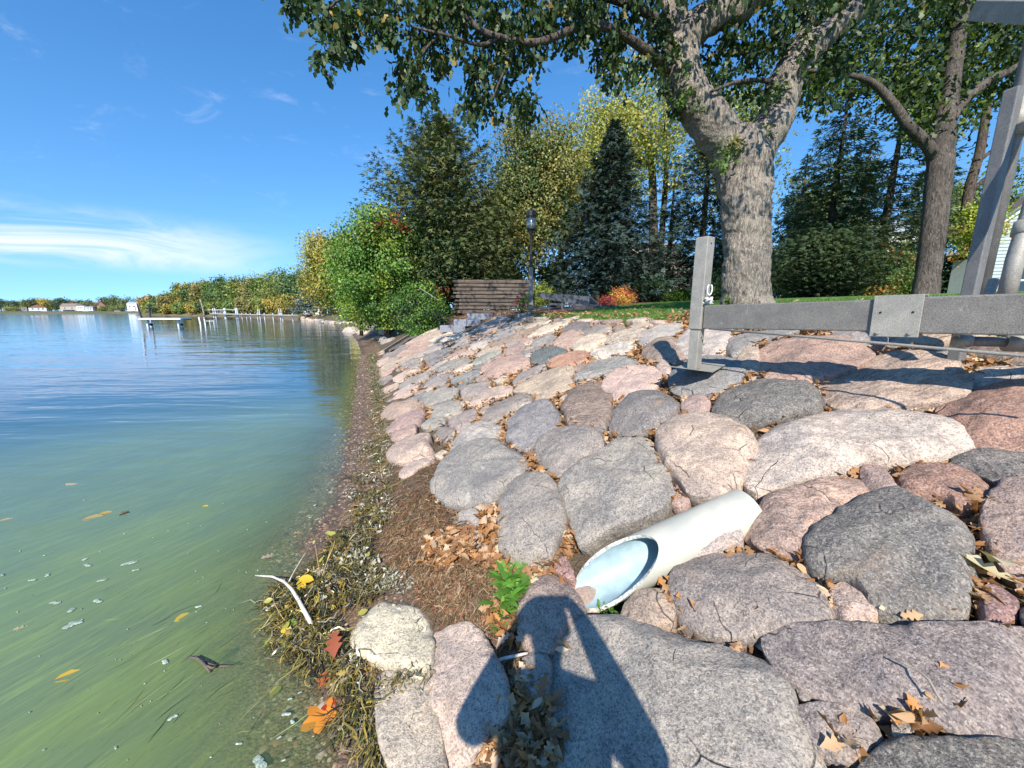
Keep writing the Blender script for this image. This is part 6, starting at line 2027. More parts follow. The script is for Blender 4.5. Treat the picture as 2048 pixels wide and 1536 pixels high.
D = 42.0
wz = lambda px, D_, z: Vector((P(px, 640, D_).x, P(px, 640, D_).y, z))
group_thing("raft_frame", wz(330, D, 0), "white floating dock frame on four stout legs with two tall dark posts", "dock", [
    ("deck", M_WHITE, [(wz(288, D, .90), wz(371, D, .90), 1.3, 0.16)]),
    ("leg", M_SILVER, [(wz(294, D, -.5), wz(294, D, .85), .18, .18), (wz(301, D + .9, -.5), wz(301, D + .9, .85), .18, .18), (wz(356, D, -.5), wz(356, D, .85), .18, .18), (wz(362, D + .9, -.5), wz(362, D + .9, .85), .18, .18)]),
    ("float", M_DKMETAL, [(wz(297, D + .4, .30), wz(302, D + .4, .22), .3, .2), (wz(358, D + .4, .30), wz(363, D + .4, .22), .3, .2)]),
    ("tall_post", M_NAVY, [(wz(285, D, .75), wz(279, D, 2.45), .12, .12), (wz(302, D + .6, .95), wz(302, D + .6, 2.3), .11, .11)]),
    ("post_cap", M_WHITE, [(wz(279.3, D, 1.7), wz(278, D, 2.55), .13, .13)]),
    ("ramp", M_DKMETAL, [(wz(371, D, .85), wz(379, D, .80), .6, .08)])])
D = 50.0
group_thing("mooring_pole", wz(399, D, 0), "left one of two white mooring poles standing in the water", "pole", [("pole", M_WHITE, [(wz(401, D, -.4), wz(399, D, .95), .17, .17)])])
group_thing("mooring_pole", wz(409, D, 0), "right one of two white mooring poles, joined to a small frame", "pole", [("pole", M_WHITE, [(wz(410, D, -.4), wz(409, D, .9), .13, .13)])])
group_thing("small_lift", wz(420, D, 0), "small dark-topped frame on thin legs right of the white mooring poles", "dock", [("deck", M_DKMETAL, [(wz(411, D, .78), wz(428, D, .78), .6, .08)]), ("rail", M_SILVER, [(wz(411, D, .45), wz(428, D, .45), .1, .08)]), ("leg", M_SILVER, [(wz(419, D, -.4), wz(419, D, .75), .08, .08), (wz(427, D, -.4), wz(427, D, .75), .08, .08)])])
D = 96.0
pcs = [("deck", M_GREYW, [(wz(428, D, 1.05), wz(486, D - 8, 0.95), 1.4, .22)]), ("top_rail", M_SILVER, [(wz(418, D, 2.0), wz(473, D - 6, 2.0), .12, .12)]),
       ("post", M_SILVER, [(wz(x, D - (x - 428) * .13, -.5), wz(x, D - (x - 428) * .13, 2.4), .22, .22) for x in (429, 433, 451, 453, 474, 477)]), ("baluster", M_SILVER, [(wz(x, D - (x - 428) * .13, 1.1), wz(x + 1.5, D - (x - 428) * .13, 2.0), .07, .07) for x in range(434, 450, 3)])]
group_thing("dock_platform", wz(450, D, 0), "railed silvery dock platform at the outer end of the long dock", "dock", pcs)
pcs = [("deck", M_GREYW, [(wz(486, 88, .95), wz(545, 78, .95), 1.2, .18), (wz(545, 78, .95), wz(590, 68, .95), 1.2, .18)]),
       ("leg", M_SILVER, [(wz(x, 88 - (x - 486) * .19, -.4), wz(x, 88 - (x - 486) * .19, 1.3), .13, .13) for x in (485, 494, 502, 516, 521, 530, 547, 562, 566, 586)] ), ("tall_post", M_SILVER, [(wz(x, 86 - (x - 486) * .19, .9), wz(x, 86 - (x - 486) * .19, 2.1), .12, .12) for x in (518, 521, 560, 564)])]
group_thing("long_dock", wz(540, 80, 0), "long low grey dock on many thin legs running to the far bank", "dock", pcs)
# leaning white fence, shed, frame and kayak on the neighbouring bank
D = 76.0


def fz(px, py, D_):
    return P(px, py, D_)


fe = empty("leaning_fence", fz(618, 628, D), 0, "short white picket fence section leaning on the far bank", "fence")
iv = Matrix.Translation(fe.location).inverted()
for i in range(9):
    f = i / 8
    a_ = fz(609 + 21 * f, 631 - 4 * f, D); b_ = fz(606.5 + 22 * f, 622 - 4 * f, D)
    mb = MB(); mb.beam(a_, b_, 0.13, 0.06); o = mb.build("picket", M_WHITE, fe); o.matrix_parent_inverse = iv
for f0 in (0.25, 0.8):
    mb = MB(); mb.beam(fz(609, 631, D).lerp(fz(606.5, 622, D), f0), fz(630, 627, D).lerp(fz(628.5, 618, D), f0), 0.06, 0.09); o = mb.build("rail", M_WHITE, fe); o.matrix_parent_inverse = iv
sh_ = empty("garden_shed", fz(645, 629, 72), 0, "small dark shed with a white post below the blue-green spruce", "shed")
iv = Matrix.Translation(sh_.location).inverted()
for nm, mt, a_, b_, w_, h_ in (("back_wall", M_DKMETAL, fz(634, 622, 74), fz(656, 622, 74), .2, 1.4), ("front_post", M_WHITE, fz(638, 629, 71), fz(638, 616, 71), .42, .25), ("base_box", M_WHITE, fz(633, 628, 71), fz(640, 628, 71), .7, .45), ("side_post", M_SILVER, fz(655, 628, 71), fz(655, 617, 71), .18, .12), ("roof", M_ROOF, fz(632, 614, 72), fz(657, 614, 72), 2.2, .2)):
    mb = MB(); mb.beam(a_, b_, w_, h_, up=(0, 0, 1) if nm in ("back_wall", "base_box", "roof") else (1, 0, 0)); o = mb.build(nm, mt, sh_); o.matrix_parent_inverse = iv
D = 36.0
pg = empty("timber_frame", fz(708, 630, D), 0, "pale timber post-and-rail frame behind the yellow kayak", "frame")
iv = Matrix.Translation(pg.location).inverted()
for nm, a_, b_, w_ in (("post", fz(695.5, 631, D), fz(695.5, 608, D), .10), ("post", fz(720, 631, D), fz(720, 608, D), .12), ("rail", fz(694, 609, D), fz(726, 609, D), .09), ("rail", fz(695, 614, D), fz(726, 614.5, D), .06), ("rail", fz(695, 620, D), fz(726, 620, D), .06), ("post", fz(706, 631, D + .5), fz(706, 609, D + .5), .22)):
    mb = MB(); mb.beam(a_, b_, w_, w_); o = mb.build(nm, M_GREYW, pg); o.matrix_parent_inverse = iv
ky = empty("yellow_kayak", fz(711, 632, 34), 0, "bright yellow kayak lying on the neighbouring stone bank", "kayak")
a_, b_ = fz(694, 635.5, 34), fz(728, 629, 34)
iv = Matrix.Translation(ky.location).inverted()
mb = MB(); mb.tube([a_.lerp(b_, q) + Vector((0, 0, 0.10 * (2 * q - 1) ** 2)) for q in np.linspace(0, 1, 9)], [.03, .16, .24, .27, .28, .27, .24, .16, .03], 10)
M_KY = plain("yellow_plastic", (0.80, 0.58, 0.03), 0.4, var=0.05)
o = mb.build("hull", M_KY, ky, smooth=True); o.matrix_parent_inverse = iv
mb = MB(); c = a_.lerp(b_, .45) + Vector((0, -.05, .25)); mb.tube([c - (b_ - a_) * .12, c, c + (b_ - a_) * .14], [.08, .13, .07], 8); o = mb.build("cockpit", M_DKMETAL, ky, smooth=True); o.matrix_parent_inverse = iv
# stones along the neighbouring bank
ns = random.Random(21)
NB = [((700, 668), (712, 676), "flat grey end block of the neighbouring stone bank"),]
cnt = 0
for i in range(62):
    if i < 14:
        px_ = 697 + i * 6.5; py_ = 668 + i * 1.6 + ns.uniform(-3, 3); D_ = 33 - i * 1.15; sz = 0.55
    else:
        f = (i - 14) / 48
        px_ = 606 + f * 170; py_ = 641 + f * 20 + ns.uniform(-5, 4); D_ = 72 - f * 52; sz = 0.55
    q = P(px_, py_, D_)
    z = max(0.05, q.z)
    me = rock_mesh(np.array([(sz * ns.uniform(.7, 1.25) * math.cos(a), sz * ns.uniform(.5, .9) * math.sin(a)) for a in np.arange(9) / 9 * 2 * PI]), 0.34 * ns.uniform(.8, 1.3), 0.4, 3000 + i, 20)
    o = link("bank_stone", me, M_ROCK)
    o.location = (q.x, q.y, z); o.rotation_euler = (ns.uniform(-.2, .2), ns.uniform(-.2, .2), ns.uniform(0, 6))
    cc = PAL[ns.choice(["pale grey", "grey", "pale pink", "blue-grey", "cream"])]
    o.color = (*cc, ns.choice([.1, .3, .5]))
    tag(o, "pale weathered stone of the neighbouring bank beyond the bright shrub", "stone", "stones of the neighbouring bank")
# ------------------------------------------------------------------ lawn blades, litter, weed, and small things
def ground_pts(s, t):
    x, y = xy_of(s, t)
    return np.stack([x, y, ground_z(s, t) + relief(s, t)[0]], -1)


n = 34000
s_ = nrg.uniform(-1, 13.5, n) ; t_ = 4.02 + nrg.uniform(0, 1, n) ** 1.5 * 7
ok_ = s_ < 9.7 + (t_ - 4) * 0.55
g0 = ground_pts(s_[ok_], t_[ok_]); n = len(g0)
pa = leaves(g0 - np.array([0, 0, .01]), np.stack([nrg.normal(0, .45, n), nrg.normal(0, .45, n), np.ones(n)], -1), rnd_dir(n), nrg.uniform(.035, .075, n),
            (np.array([[0, -.12, 0], [0, .12, 0], [1, 0, 0]]), np.array([[0, 1, 2]])), tint((0.10, 0.21, 0.035), n, .35))
o = leaf_obj("grass", [pa], M_LEAF)
tag(o, "short bright green lawn grass along the top of the bank", "grass", kind="stuff")

T_DRY = [lobed(0.45, 0.35), lobed(-0.3, 0.5), lobed(0.15, -0.4), (np.array([[0, 0, 0], [.25, .16, .08], [.6, .2, .10], [1, .02, -.15], [.6, -.2, .12], [.25, -.16, .06], [.5, 0, -.02]]), np.array([[0, 1, 6, 5], [1, 2, 3, 6], [6, 3, 4, 5]]))]
DRYC = [(0.42, 0.235, 0.115), (0.36, 0.18, 0.08), (0.50, 0.32, 0.18), (0.27, 0.13, 0.065), (0.55, 0.40, 0.27), (0.46, 0.22, 0.08)]


def litter(name, P3, label, smin, smax, flat=0.8, cols=DRYC):
    P3 = P3[~((np.abs(-(P3[:, 0] - PA[0]) * pd_[1] + (P3[:, 1] - PA[1]) * pd_[0]) < 0.15) & ((P3[:, 0] - PA[0]) * pd_[0] + (P3[:, 1] - PA[1]) * pd_[1] > -0.2) & ((P3[:, 0] - PA[0]) * pd_[0] + (P3[:, 1] - PA[1]) * pd_[1] < pl_))]
    ps_ = []
    idx_ = nrg.integers(0, len(T_DRY), len(P3))
    for k in range(len(T_DRY)):
        q = P3[idx_ == k]
        n_ = len(q)
        if not n_:
            continue
        a = nrg.uniform(0, 6.28, n_)
        axd_ = np.stack([np.cos(a), np.sin(a), nrg.normal(0, 0.35, n_)], -1)
        nr_ = np.stack([nrg.normal(0, flat, n_), nrg.normal(0, flat, n_), np.ones(n_)], -1)
        cb = np.array(cols)[nrg.integers(0, len(cols), n_)] * (1 + nrg.uniform(-.25, .25, (n_, 1)))
        ps_.append(leaves(q, axd_, nr_, nrg.uniform(smin, smax, n_), T_DRY[k], cb))
    V, F, C, m_ = [], [], [], 0
    for v, f, c in ps_:
        V.append(v); F.append(f + m_); C.append(c); m_ += len(v)
    o = link(name, np_mesh(name, np.concatenate(V), np.concatenate(F), np.clip(np.concatenate(C), 0, 1)), M_DRY)
    return tag(o, label, "leaf litter", kind="stuff")


# crevices between the stones
free = ~occ
fi, fj = np.nonzero(free)
fs, ft = gsx[fi], gty[fj]
k_ = (fs > -0.6) & (fs < 11) & (ft > 0.62) & (ft < 4.25)
fs, ft = fs[k_], ft[k_]
pr = np.where(fs < 4.5, 1.0, 0.35) * (0.25 + 0.75 * (vnoise(fs * 2.2, ft * 2.2, 9) > 0.42))
pr /= pr.sum()
pick = nrg.choice(len(fs), 14000, p=pr)
q_s, q_t = fs[pick] + nrg.uniform(-.02, .02, 14000), ft[pick] + nrg.uniform(-.02, .02, 14000)
p3 = ground_pts(q_s, q_t)
p3[:, 2] += nrg.uniform(0.02, 0.115, len(p3))
litter("leaf_litter", p3, "brown curled oak leaves filling the gaps between boulders", 0.035, 0.085)


def px_cloud(lst, n, off=0.0, sp=0.5):
    """points on the bank scattered about pixels of the photograph: list of (px, py, r)"""
    out_ = []
    wts = np.array([q[2] ** 2 for q in lst], float); wts /= wts.sum()
    for i in nrg.choice(len(lst), n, p=wts):
        px, py, r = lst[i]
        a = nrg.uniform(0, 6.28); rr3 = r * math.sqrt(nrg.uniform())
        out_.append((px + rr3 * math.cos(a) * 1.2, py + rr3 * math.sin(a) * 0.8))
    st3 = onbank_fast(np.array(out_))
    return st3


def onbank_fast(pp):
    x = (pp[:, 0] - 1024) / FPX; v = (pp[:, 1] - 768) / FPX
    a, b, c = x, CP - v * SP, -SP - v * CP
    lo, hi = np.full(len(pp), 0.4), np.full(len(pp), 60.0)
    D = np.linspace(0.5, 22, 900)[:, None]
    s, t = st_of(a[None] * D, b[None] * D)
    below = H + c[None] * D < ground_z(s, t) + 0.01
    i = below.argmax(0)
    return np.stack([s[i, np.arange(len(pp))], t[i, np.arange(len(pp))]], -1)


st3 = px_cloud([(900, 1110, 40), (960, 1110, 50), (1030, 1125, 40), (1075, 1135, 25), (880, 1145, 30), (1130, 1085, 22), (1120, 1050, 16), (1000, 1240, 22), (1030, 1270, 20), (1035, 1380, 28), (1060, 1440, 35), (1030, 1490, 45), (1080, 1520, 35), (990, 1500, 30), (870, 1010, 12)], 1500)
p3 = ground_pts(st3[:, 0], st3[:, 1]); p3[:, 2] += nrg.uniform(0.0, 0.05, len(p3))
litter("leaf_litter", p3, "drift of pale brown oak leaves on the soil below the smooth grey boulders", 0.035, 0.085)
st3 = px_cloud([(1330, 1150, 14), (1300, 1165, 14), (1370, 1130, 14), (1410, 1110, 12), (1470, 1095, 12), (1200, 1200, 8), (1360, 1240, 22), (1390, 1255, 16), (1500, 1275, 20), (1340, 1020, 14), (1380, 1015, 16), (1300, 1035, 10), (1560, 1100, 16), (1610, 1140, 18), (1500, 1075, 14), (1860, 1245, 24), (1800, 1250, 18), (1930, 1225, 20), (1960, 1050, 18), (1985, 1120, 22), (1880, 1440, 22), (1680, 1520, 14), (1820, 1490, 16), (1770, 1240, 14), (1650, 1240, 12), (1480, 970, 14)], 900)
p3 = ground_pts(st3[:, 0], st3[:, 1]); p3[:, 2] += nrg.uniform(0.03, 0.11, len(p3))
litter("leaf_litter", p3, "larger brown leaves caught around the pipe and the nearest boulders", 0.04, 0.08)
n = 90
s_ = nrg.uniform(1, 9, n); t_ = nrg.uniform(4.05, 9, n)
p3 = ground_pts(s_, t_); p3[:, 2] += 0.045
litter("leaf_litter", p3, "scattered fallen leaves lying on the lawn", 0.06, 0.12)
n = 1500
s_ = nrg.uniform(9.5, 18, n); t_ = nrg.uniform(3.75, 5.4, n)
p3 = ground_pts(s_, t_); p3[:, 2] += 0.01
o = litter("wood_chips", p3, "reddish wood chip mulch around the lamp post and plank stack", 0.04, 0.09, cols=[(0.36, 0.20, 0.12), (0.28, 0.14, 0.08), (0.46, 0.29, 0.18)])
o["category"] = "mulch"

st3 = px_cloud([(860, 1000, 50), (850, 1090, 70), (930, 1150, 60), (880, 1200, 45), (800, 1030, 40)], 420)
p3 = ground_pts(st3[:, 0], st3[:, 1]); p3[:, 2] += nrg.uniform(0.003, 0.012, len(p3))
litter("leaf_litter", p3, "small brown leaf scraps strewn over the bare soil patch", 0.012, 0.05, 0.4, [(0.30, 0.17, 0.08), (0.22, 0.12, 0.06), (0.42, 0.25, 0.13), (0.14, 0.09, 0.05), (0.5, 0.36, 0.22)])
# pebbles of the gravel strip
IC = np.array([(0, 0, .62), (1, 0, .05), (.5, .87, 0), (-.5, .87, .08), (-1, 0, 0), (-.5, -.87, .06), (.5, -.87, 0), (0, 0, -.5)])
IF = np.array([(0, 1, 2), (0, 2, 3), (0, 3, 4), (0, 4, 5), (0, 5, 6), (0, 6, 1)])
n = 16000
s_ = 0.6 + nrg.uniform(0, 1, n) ** 1.7 * 16
u0 = nrg.uniform(-0.28, 0.50, n)
t_ = shore_t(s_) + u0
g0 = ground_pts(s_, t_)
a = nrg.uniform(0, 6.28, n)
col = np.array([(0.19, 0.115, 0.07), (0.14, 0.09, 0.058), (0.25, 0.17, 0.11), (0.09, 0.065, 0.05), (0.32, 0.26, 0.2), (0.21, 0.125, 0.075)])[nrg.integers(0, 6, n)] * (1 + nrg.uniform(-.3, .3, (n, 1)))
sz = np.where(nrg.uniform(size=n) < .06, nrg.uniform(.012, .022, n), nrg.uniform(.004, .011, n)) * (1 + s_ * 0.07)
pa = leaves(g0, np.stack([np.cos(a), np.sin(a), 0 * a], -1), np.tile([[0, 0, 1.0]], (n, 1)), sz, (IC, IF), col)
o = link("gravel", np_mesh("gravel", pa[0], pa[1], np.clip(pa[2], 0, 1), smooth=True), plain("pebble", (1, 1, 1), 0.6, attr=True, var=0.1, bump=0))
tag(o, "fine brown gravel along the water's edge", "gravel", kind="stuff")


# ribbons: waterweed, roots, straw
def ribbons(name, P0, heads, L, wid, cols, mat, lift_=0.03, curl=0.6, seg=6, arch=0.0):
    n_ = len(P0)
    pts = [P0]
    ang = heads.copy()
    el = nrg.uniform(-0.1, 0.5, n_) * (arch > 0) * arch * 2
    for i in range(seg):
        ang = ang + nrg.normal(0, curl, n_)
        st2 = (L / seg)
        d = np.stack([np.cos(ang) * np.cos(el), np.sin(ang) * np.cos(el), np.sin(el)], -1)
        el = el - arch * nrg.uniform(0.1, 0.5, n_)
        pts.append(pts[-1] + d * st2[:, None])
    V, F = [], []
    Pm = np.stack(pts, 1)
    for i in range(1, seg + 1):                                         # keep on or above the ground
        ss2, tt2 = st_of(Pm[:, i, 0], Pm[:, i, 1])
        zz = np.maximum(ground_z(ss2, tt2) + relief(ss2, tt2)[0], -0.005)
        s00, t00 = st_of(P0[:, 0], P0[:, 1])
        bl = P0[:, 2] - np.maximum(ground_z(s00, t00) + relief(s00, t00)[0], -0.005)
        if not arch:
            Pm[:, i, 2] = zz + np.maximum(bl * (1 - 0.55 * i / seg), 0.004) + nrg.uniform(0, lift_, n_)
        else:
            Pm[:, i, 2] = np.maximum(Pm[:, i, 2], zz + 0.004)
    tang = np.gradient(Pm, axis=1)
    side = np.cross(tang, np.array([0, 0, 1.0]) + nrg.normal(0, .5, (n_, 1, 3)))
    side = unit(side)
    prof = np.sin(np.linspace(0.25, PI - 0.12, seg + 1))[None, :, None]
    ww = wid[:, None, None] * prof
    A, B = Pm + side * ww, Pm - side * ww
    V = np.stack([A, B], 2).reshape(n_ * (seg + 1) * 2, 3)
    base_ = (np.arange(n_) * (seg + 1) * 2)[:, None]
    k = np.arange(seg)[None] * 2
    F = np.stack([base_ + k, base_ + k + 1, base_ + k + 3, base_ + k + 2], -1).reshape(-1, 4)
    C = np.repeat(cols, (seg + 1) * 2, 0)
    o = link(name, np_mesh(name, V, F, np.clip(C, 0, 1)), mat)
    o["kind"] = "stuff"
    return o


def pick_cols(lst, n_, var=.25):
    return np.array(lst)[nrg.integers(0, len(lst), n_)] * (1 + nrg.uniform(-var, var, (n_, 1)))


def heap(st, hs_):
    """height of the washed-up weed at bank points"""
    z = np.zeros(len(st))
    for cs_, ct_, ra_, rb_, h2 in hs_:
        z = np.maximum(z, h2 * np.exp(-(((st[:, 0] - cs_) / ra_) ** 2 + ((st[:, 1] - ct_) / rb_) ** 2)))
    return z


hp1 = onbank_fast(np.array([(600, 1230), (660, 1200), (620, 1290), (700, 1130), (720, 1390), (740, 1080)], float))
HEAPS = [(hp1[0, 0], hp1[0, 1], .16, .13, .10), (hp1[1, 0], hp1[1, 1], .20, .16, .13), (hp1[2, 0], hp1[2, 1], .12, .12, .07), (hp1[3, 0], hp1[3, 1], .18, .14, .10), (hp1[4, 0], hp1[4, 1], .2, .12, .05), (hp1[5, 0], hp1[5, 1], .16, .12, .06)]
WEEDPX = [(590, 1210, 45), (640, 1190, 55), (600, 1280, 45), (680, 1140, 45), (640, 1310, 40), (700, 1090, 35), (740, 1040, 30), (720, 1180, 40), (690, 1360, 24), (720, 1440, 30), (760, 1410, 24), (800, 1400, 18), (845, 1450, 14), (770, 1500, 26), (720, 960, 18), (740, 910, 20), (735, 1000, 22), (750, 880, 14), (740, 840, 10), (745, 800, 8), (745, 770, 6), (745, 745, 5)]
NW = 4200
st3 = px_cloud(WEEDPX, NW)
p0 = ground_pts(st3[:, 0], st3[:, 1]); p0[:, 2] = np.maximum(p0[:, 2], 0) + heap(st3, HEAPS) * nrg.uniform(0.3, 1.05, NW) + nrg.uniform(0.003, 0.03, NW)
o = ribbons("waterweed", p0, nrg.uniform(0, 6.28, NW), nrg.uniform(.05, .20, NW), nrg.uniform(.0012, .0042, NW), pick_cols([(0.15, 0.14, 0.035), (0.27, 0.23, 0.05), (0.05, 0.06, 0.02), (0.10, 0.11, 0.03), (0.34, 0.26, 0.07), (0.03, 0.03, 0.018), (0.34, 0.24, 0.05), (0.16, 0.11, 0.06), (0.07, 0.05, 0.03), (0.40, 0.36, 0.26)], NW), M_WEED)
tag(o, "tangled green and yellow waterweed washed up along the shore", "waterweed")
n = 2200
st3 = px_cloud(WEEDPX[:14], n)
p3 = ground_pts(st3[:, 0], st3[:, 1]); p3[:, 2] = np.maximum(p3[:, 2], 0) + heap(st3, HEAPS) * nrg.uniform(.2, .95, n) + nrg.uniform(.0, .02, n)
litter("weed_litter", p3, "sodden brown and yellow leaf scraps matted into the weed heap", 0.015, 0.055, 1.4, [(0.40, 0.30, 0.06), (0.10, 0.07, 0.045), (0.22, 0.15, 0.08), (0.05, 0.04, 0.03), (0.36, 0.33, 0.24), (0.28, 0.2, 0.05)])
# further along the shore
NW = 1500
s_ = nrg.uniform(3.5, 16, NW); u0 = nrg.normal(0.42, 0.08, NW)
t_ = shore_t(s_) + u0
p0 = ground_pts(s_, t_); p0[:, 2] = np.maximum(p0[:, 2], 0) + nrg.uniform(0.003, 0.03, NW)
o = ribbons("waterweed", p0, nrg.uniform(0, 6.28, NW), nrg.uniform(.06, .22, NW), nrg.uniform(.003, .008, NW), pick_cols([(0.13, 0.145, 0.04), (0.21, 0.19, 0.07), (0.06, 0.08, 0.03), (0.34, 0.24, 0.08), (0.42, 0.40, 0.32)], NW), M_WEED)
tag(o, "strand line of olive waterweed between gravel and boulders", "waterweed")
# pale dried algae mats
AL = [(720, 900, 16), (745, 905, 18), (700, 990, 14), (760, 1010, 24), (740, 960, 14), (770, 1040, 18), (640, 1160, 24), (745, 1065, 16), (660, 1300, 30), (720, 1150, 40), (760, 1170, 30), (800, 1180, 26), (690, 1150, 30), (700, 1330, 20), (850, 1500, 24), (840, 1420, 20), (810, 1300, 40), (770, 1260, 40), (830, 1360, 30), (770, 950, 14)]
n = 2600
st3 = px_cloud(AL, n)
p3 = ground_pts(st3[:, 0], st3[:, 1]); p3[:, 2] = np.maximum(p3[:, 2], 0) + heap(st3, HEAPS) * nrg.uniform(.4, .95, n) + nrg.uniform(.0, .03, n)
V, F, C = leaves(p3, rnd_dir(n), rnd_dir(n) + np.array([0, 0, .8]), nrg.uniform(.012, .042, n), T_DRY[3], pick_cols([(0.56, 0.53, 0.42), (0.46, 0.43, 0.34), (0.36, 0.34, 0.28), (0.62, 0.60, 0.52), (0.24, 0.21, 0.16)], n))
o = link("dried_algae", np_mesh("dried_algae", V, F, np.clip(C, 0, 1)), M_DRY)
tag(o, "crinkled whitish dried algae over the weed and low stones", "algae", kind="stuff")
# roots and straw on the soil patch
n = 6500
n = 8000
st3 = px_cloud([(830, 990, 60), (860, 1060, 70), (840, 1130, 60), (920, 1160, 55), (880, 1200, 45), (960, 1180, 40), (800, 1090, 40), (900, 1230, 35), (1000, 1330, 30), (960, 1270, 30), (860, 940, 30)], n)
p0 = ground_pts(st3[:, 0], st3[:, 1]); p0[:, 2] += nrg.uniform(0.002, 0.012, n)
o = ribbons("root_debris", p0, nrg.uniform(0, 6.28, n), nrg.uniform(.02, .10, n), nrg.uniform(.0010, .0030, n), pick_cols([(0.24, 0.13, 0.07), (0.34, 0.21, 0.12), (0.09, 0.055, 0.035), (0.44, 0.32, 0.2), (0.17, 0.15, 0.07), (0.28, 0.12, 0.06)], n), M_DRY, 0.012, 0.5, 4)
tag(o, "fine reddish roots and straw matted on the brown soil", "debris")

# ---- the broken water plant with yellow leaves
wp_c = onbank_fast(np.array([(600, 1215.0)]))[0]
wx0, wy0 = xy_of(*wp_c)
wpo = Vector((wx0, wy0, 0.06))
wplant = empty("water_plant", wpo, 0, "uprooted water plant with reddish stalks and yellow leaves heaped at the water's edge", "plant")
iv = Matrix.Translation(wpo).inverted()


def over(px, py, h):
    """the point h above the shore seen through a pixel"""
    a_, b_, c_ = ray(px, py)
    for D_ in np.arange(0.8, 8, 0.01):
        z_ = max(gz(a_ * D_, b_ * D_), 0)
        if H + c_ * D_ < z_ + h:
            break
    return Vector((a_ * D_, b_ * D_, H + c_ * D_))


STK = [[(630, 1200, .02), (641, 1163, .08), (655, 1120, .14), (664, 1088, .18), (650, 1062, .20)], [(655, 1120, .14), (668, 1090, .18), (672, 1070, .20)], [(632, 1180, .05), (640, 1150, .10), (632, 1100, .15), (630, 1080, .17)],
       [(577, 1165, .05), (590, 1140, .09), (608, 1110, .12), (618, 1098, .14)], [(584, 1260, .02), (565, 1235, .07), (550, 1210, .10), (546, 1195, .12)], [(590, 1275, .02), (570, 1250, .05), (548, 1232, .07)], [(583, 1245, .03), (580, 1200, .08), (590, 1180, .10)],
       [(625, 1230, .03), (620, 1200, .08), (640, 1195, .10)], [(600, 1270, .02), (560, 1255, .05), (545, 1245, .06)], [(560, 1290, .01), (540, 1285, .03), (530, 1288, .02)]]
for i, sk in enumerate(STK):
    mb = MB(); mb.tube([over(*q) for q in sk], [.0042 - .0028 * j / (len(sk) - 1) for j in range(len(sk))], 5)
    o = mb.build("stalk", M_STALK if "M_STALK" in globals() else globals().setdefault("M_STALK", plain("stalk", (0.40, 0.27, 0.10), 0.6)), wplant, smooth=True); o.matrix_parent_inverse = iv
T_OVAL = (np.array([[0, 0, 0], [.2, .20, .04], [.5, .30, .05], [.8, .20, .0], [1, 0, -.06], [.8, -.20, .0], [.5, -.30, .05], [.2, -.20, .04], [.5, 0, -.02]]), np.array([[0, 1, 2, 8], [8, 2, 3, 4], [4, 5, 6, 8], [8, 6, 7, 0]]))
YL = [(650, 1066, .20, .05, 1), (672, 1066, .20, .05, 1), (630, 1080, .17, .03, 1), (640, 1125, .15, .05, 0), (620, 1148, .12, .10, 0), (628, 1160, .11, .09, 2), (612, 1175, .10, .08, 2), (660, 1195, .08, .10, 2), (672, 1215, .06, .05, 0), (715, 1230, .05, .06, 1), (735, 1105, .10, .06, 1), (748, 1112, .10, .05, 1), (690, 1120, .10, .05, 1),
      (546, 1198, .11, .05, 1), (570, 1245, .06, .07, 1), (576, 1250, .05, .06, 0), (594, 1248, .06, .06, 3), (606, 1180, .10, .07, 2), (640, 1205, .08, .05, 0), (610, 1155, .12, .06, 2), (645, 1240, .05, .05, 2), (538, 1290, .012, .07, 3), (585, 1290, .05, .09, 0), (560, 1262, .06, .06, 2)]
YC = [(0.46, 0.40, 0.05), (0.42, 0.40, 0.09), (0.58, 0.40, 0.03), (0.14, 0.22, 0.03)]
for px, py, h_, s_, c_ in YL:
    q = over(px, py, h_)
    V, F, C = leaves(np.array([tuple(q)]), np.array([[nrg.normal(), nrg.normal() * .6, nrg.normal() * .3]]), np.array([[nrg.normal() * .5, -.5, 1.0]]), np.array([s_]), T_OVAL, np.array([YC[c_]]) * nrg.uniform(.85, 1.15))
    o = link("leaf", np_mesh("leaf", V - np.array(wpo), F, C, smooth=True), M_WEED, wplant)

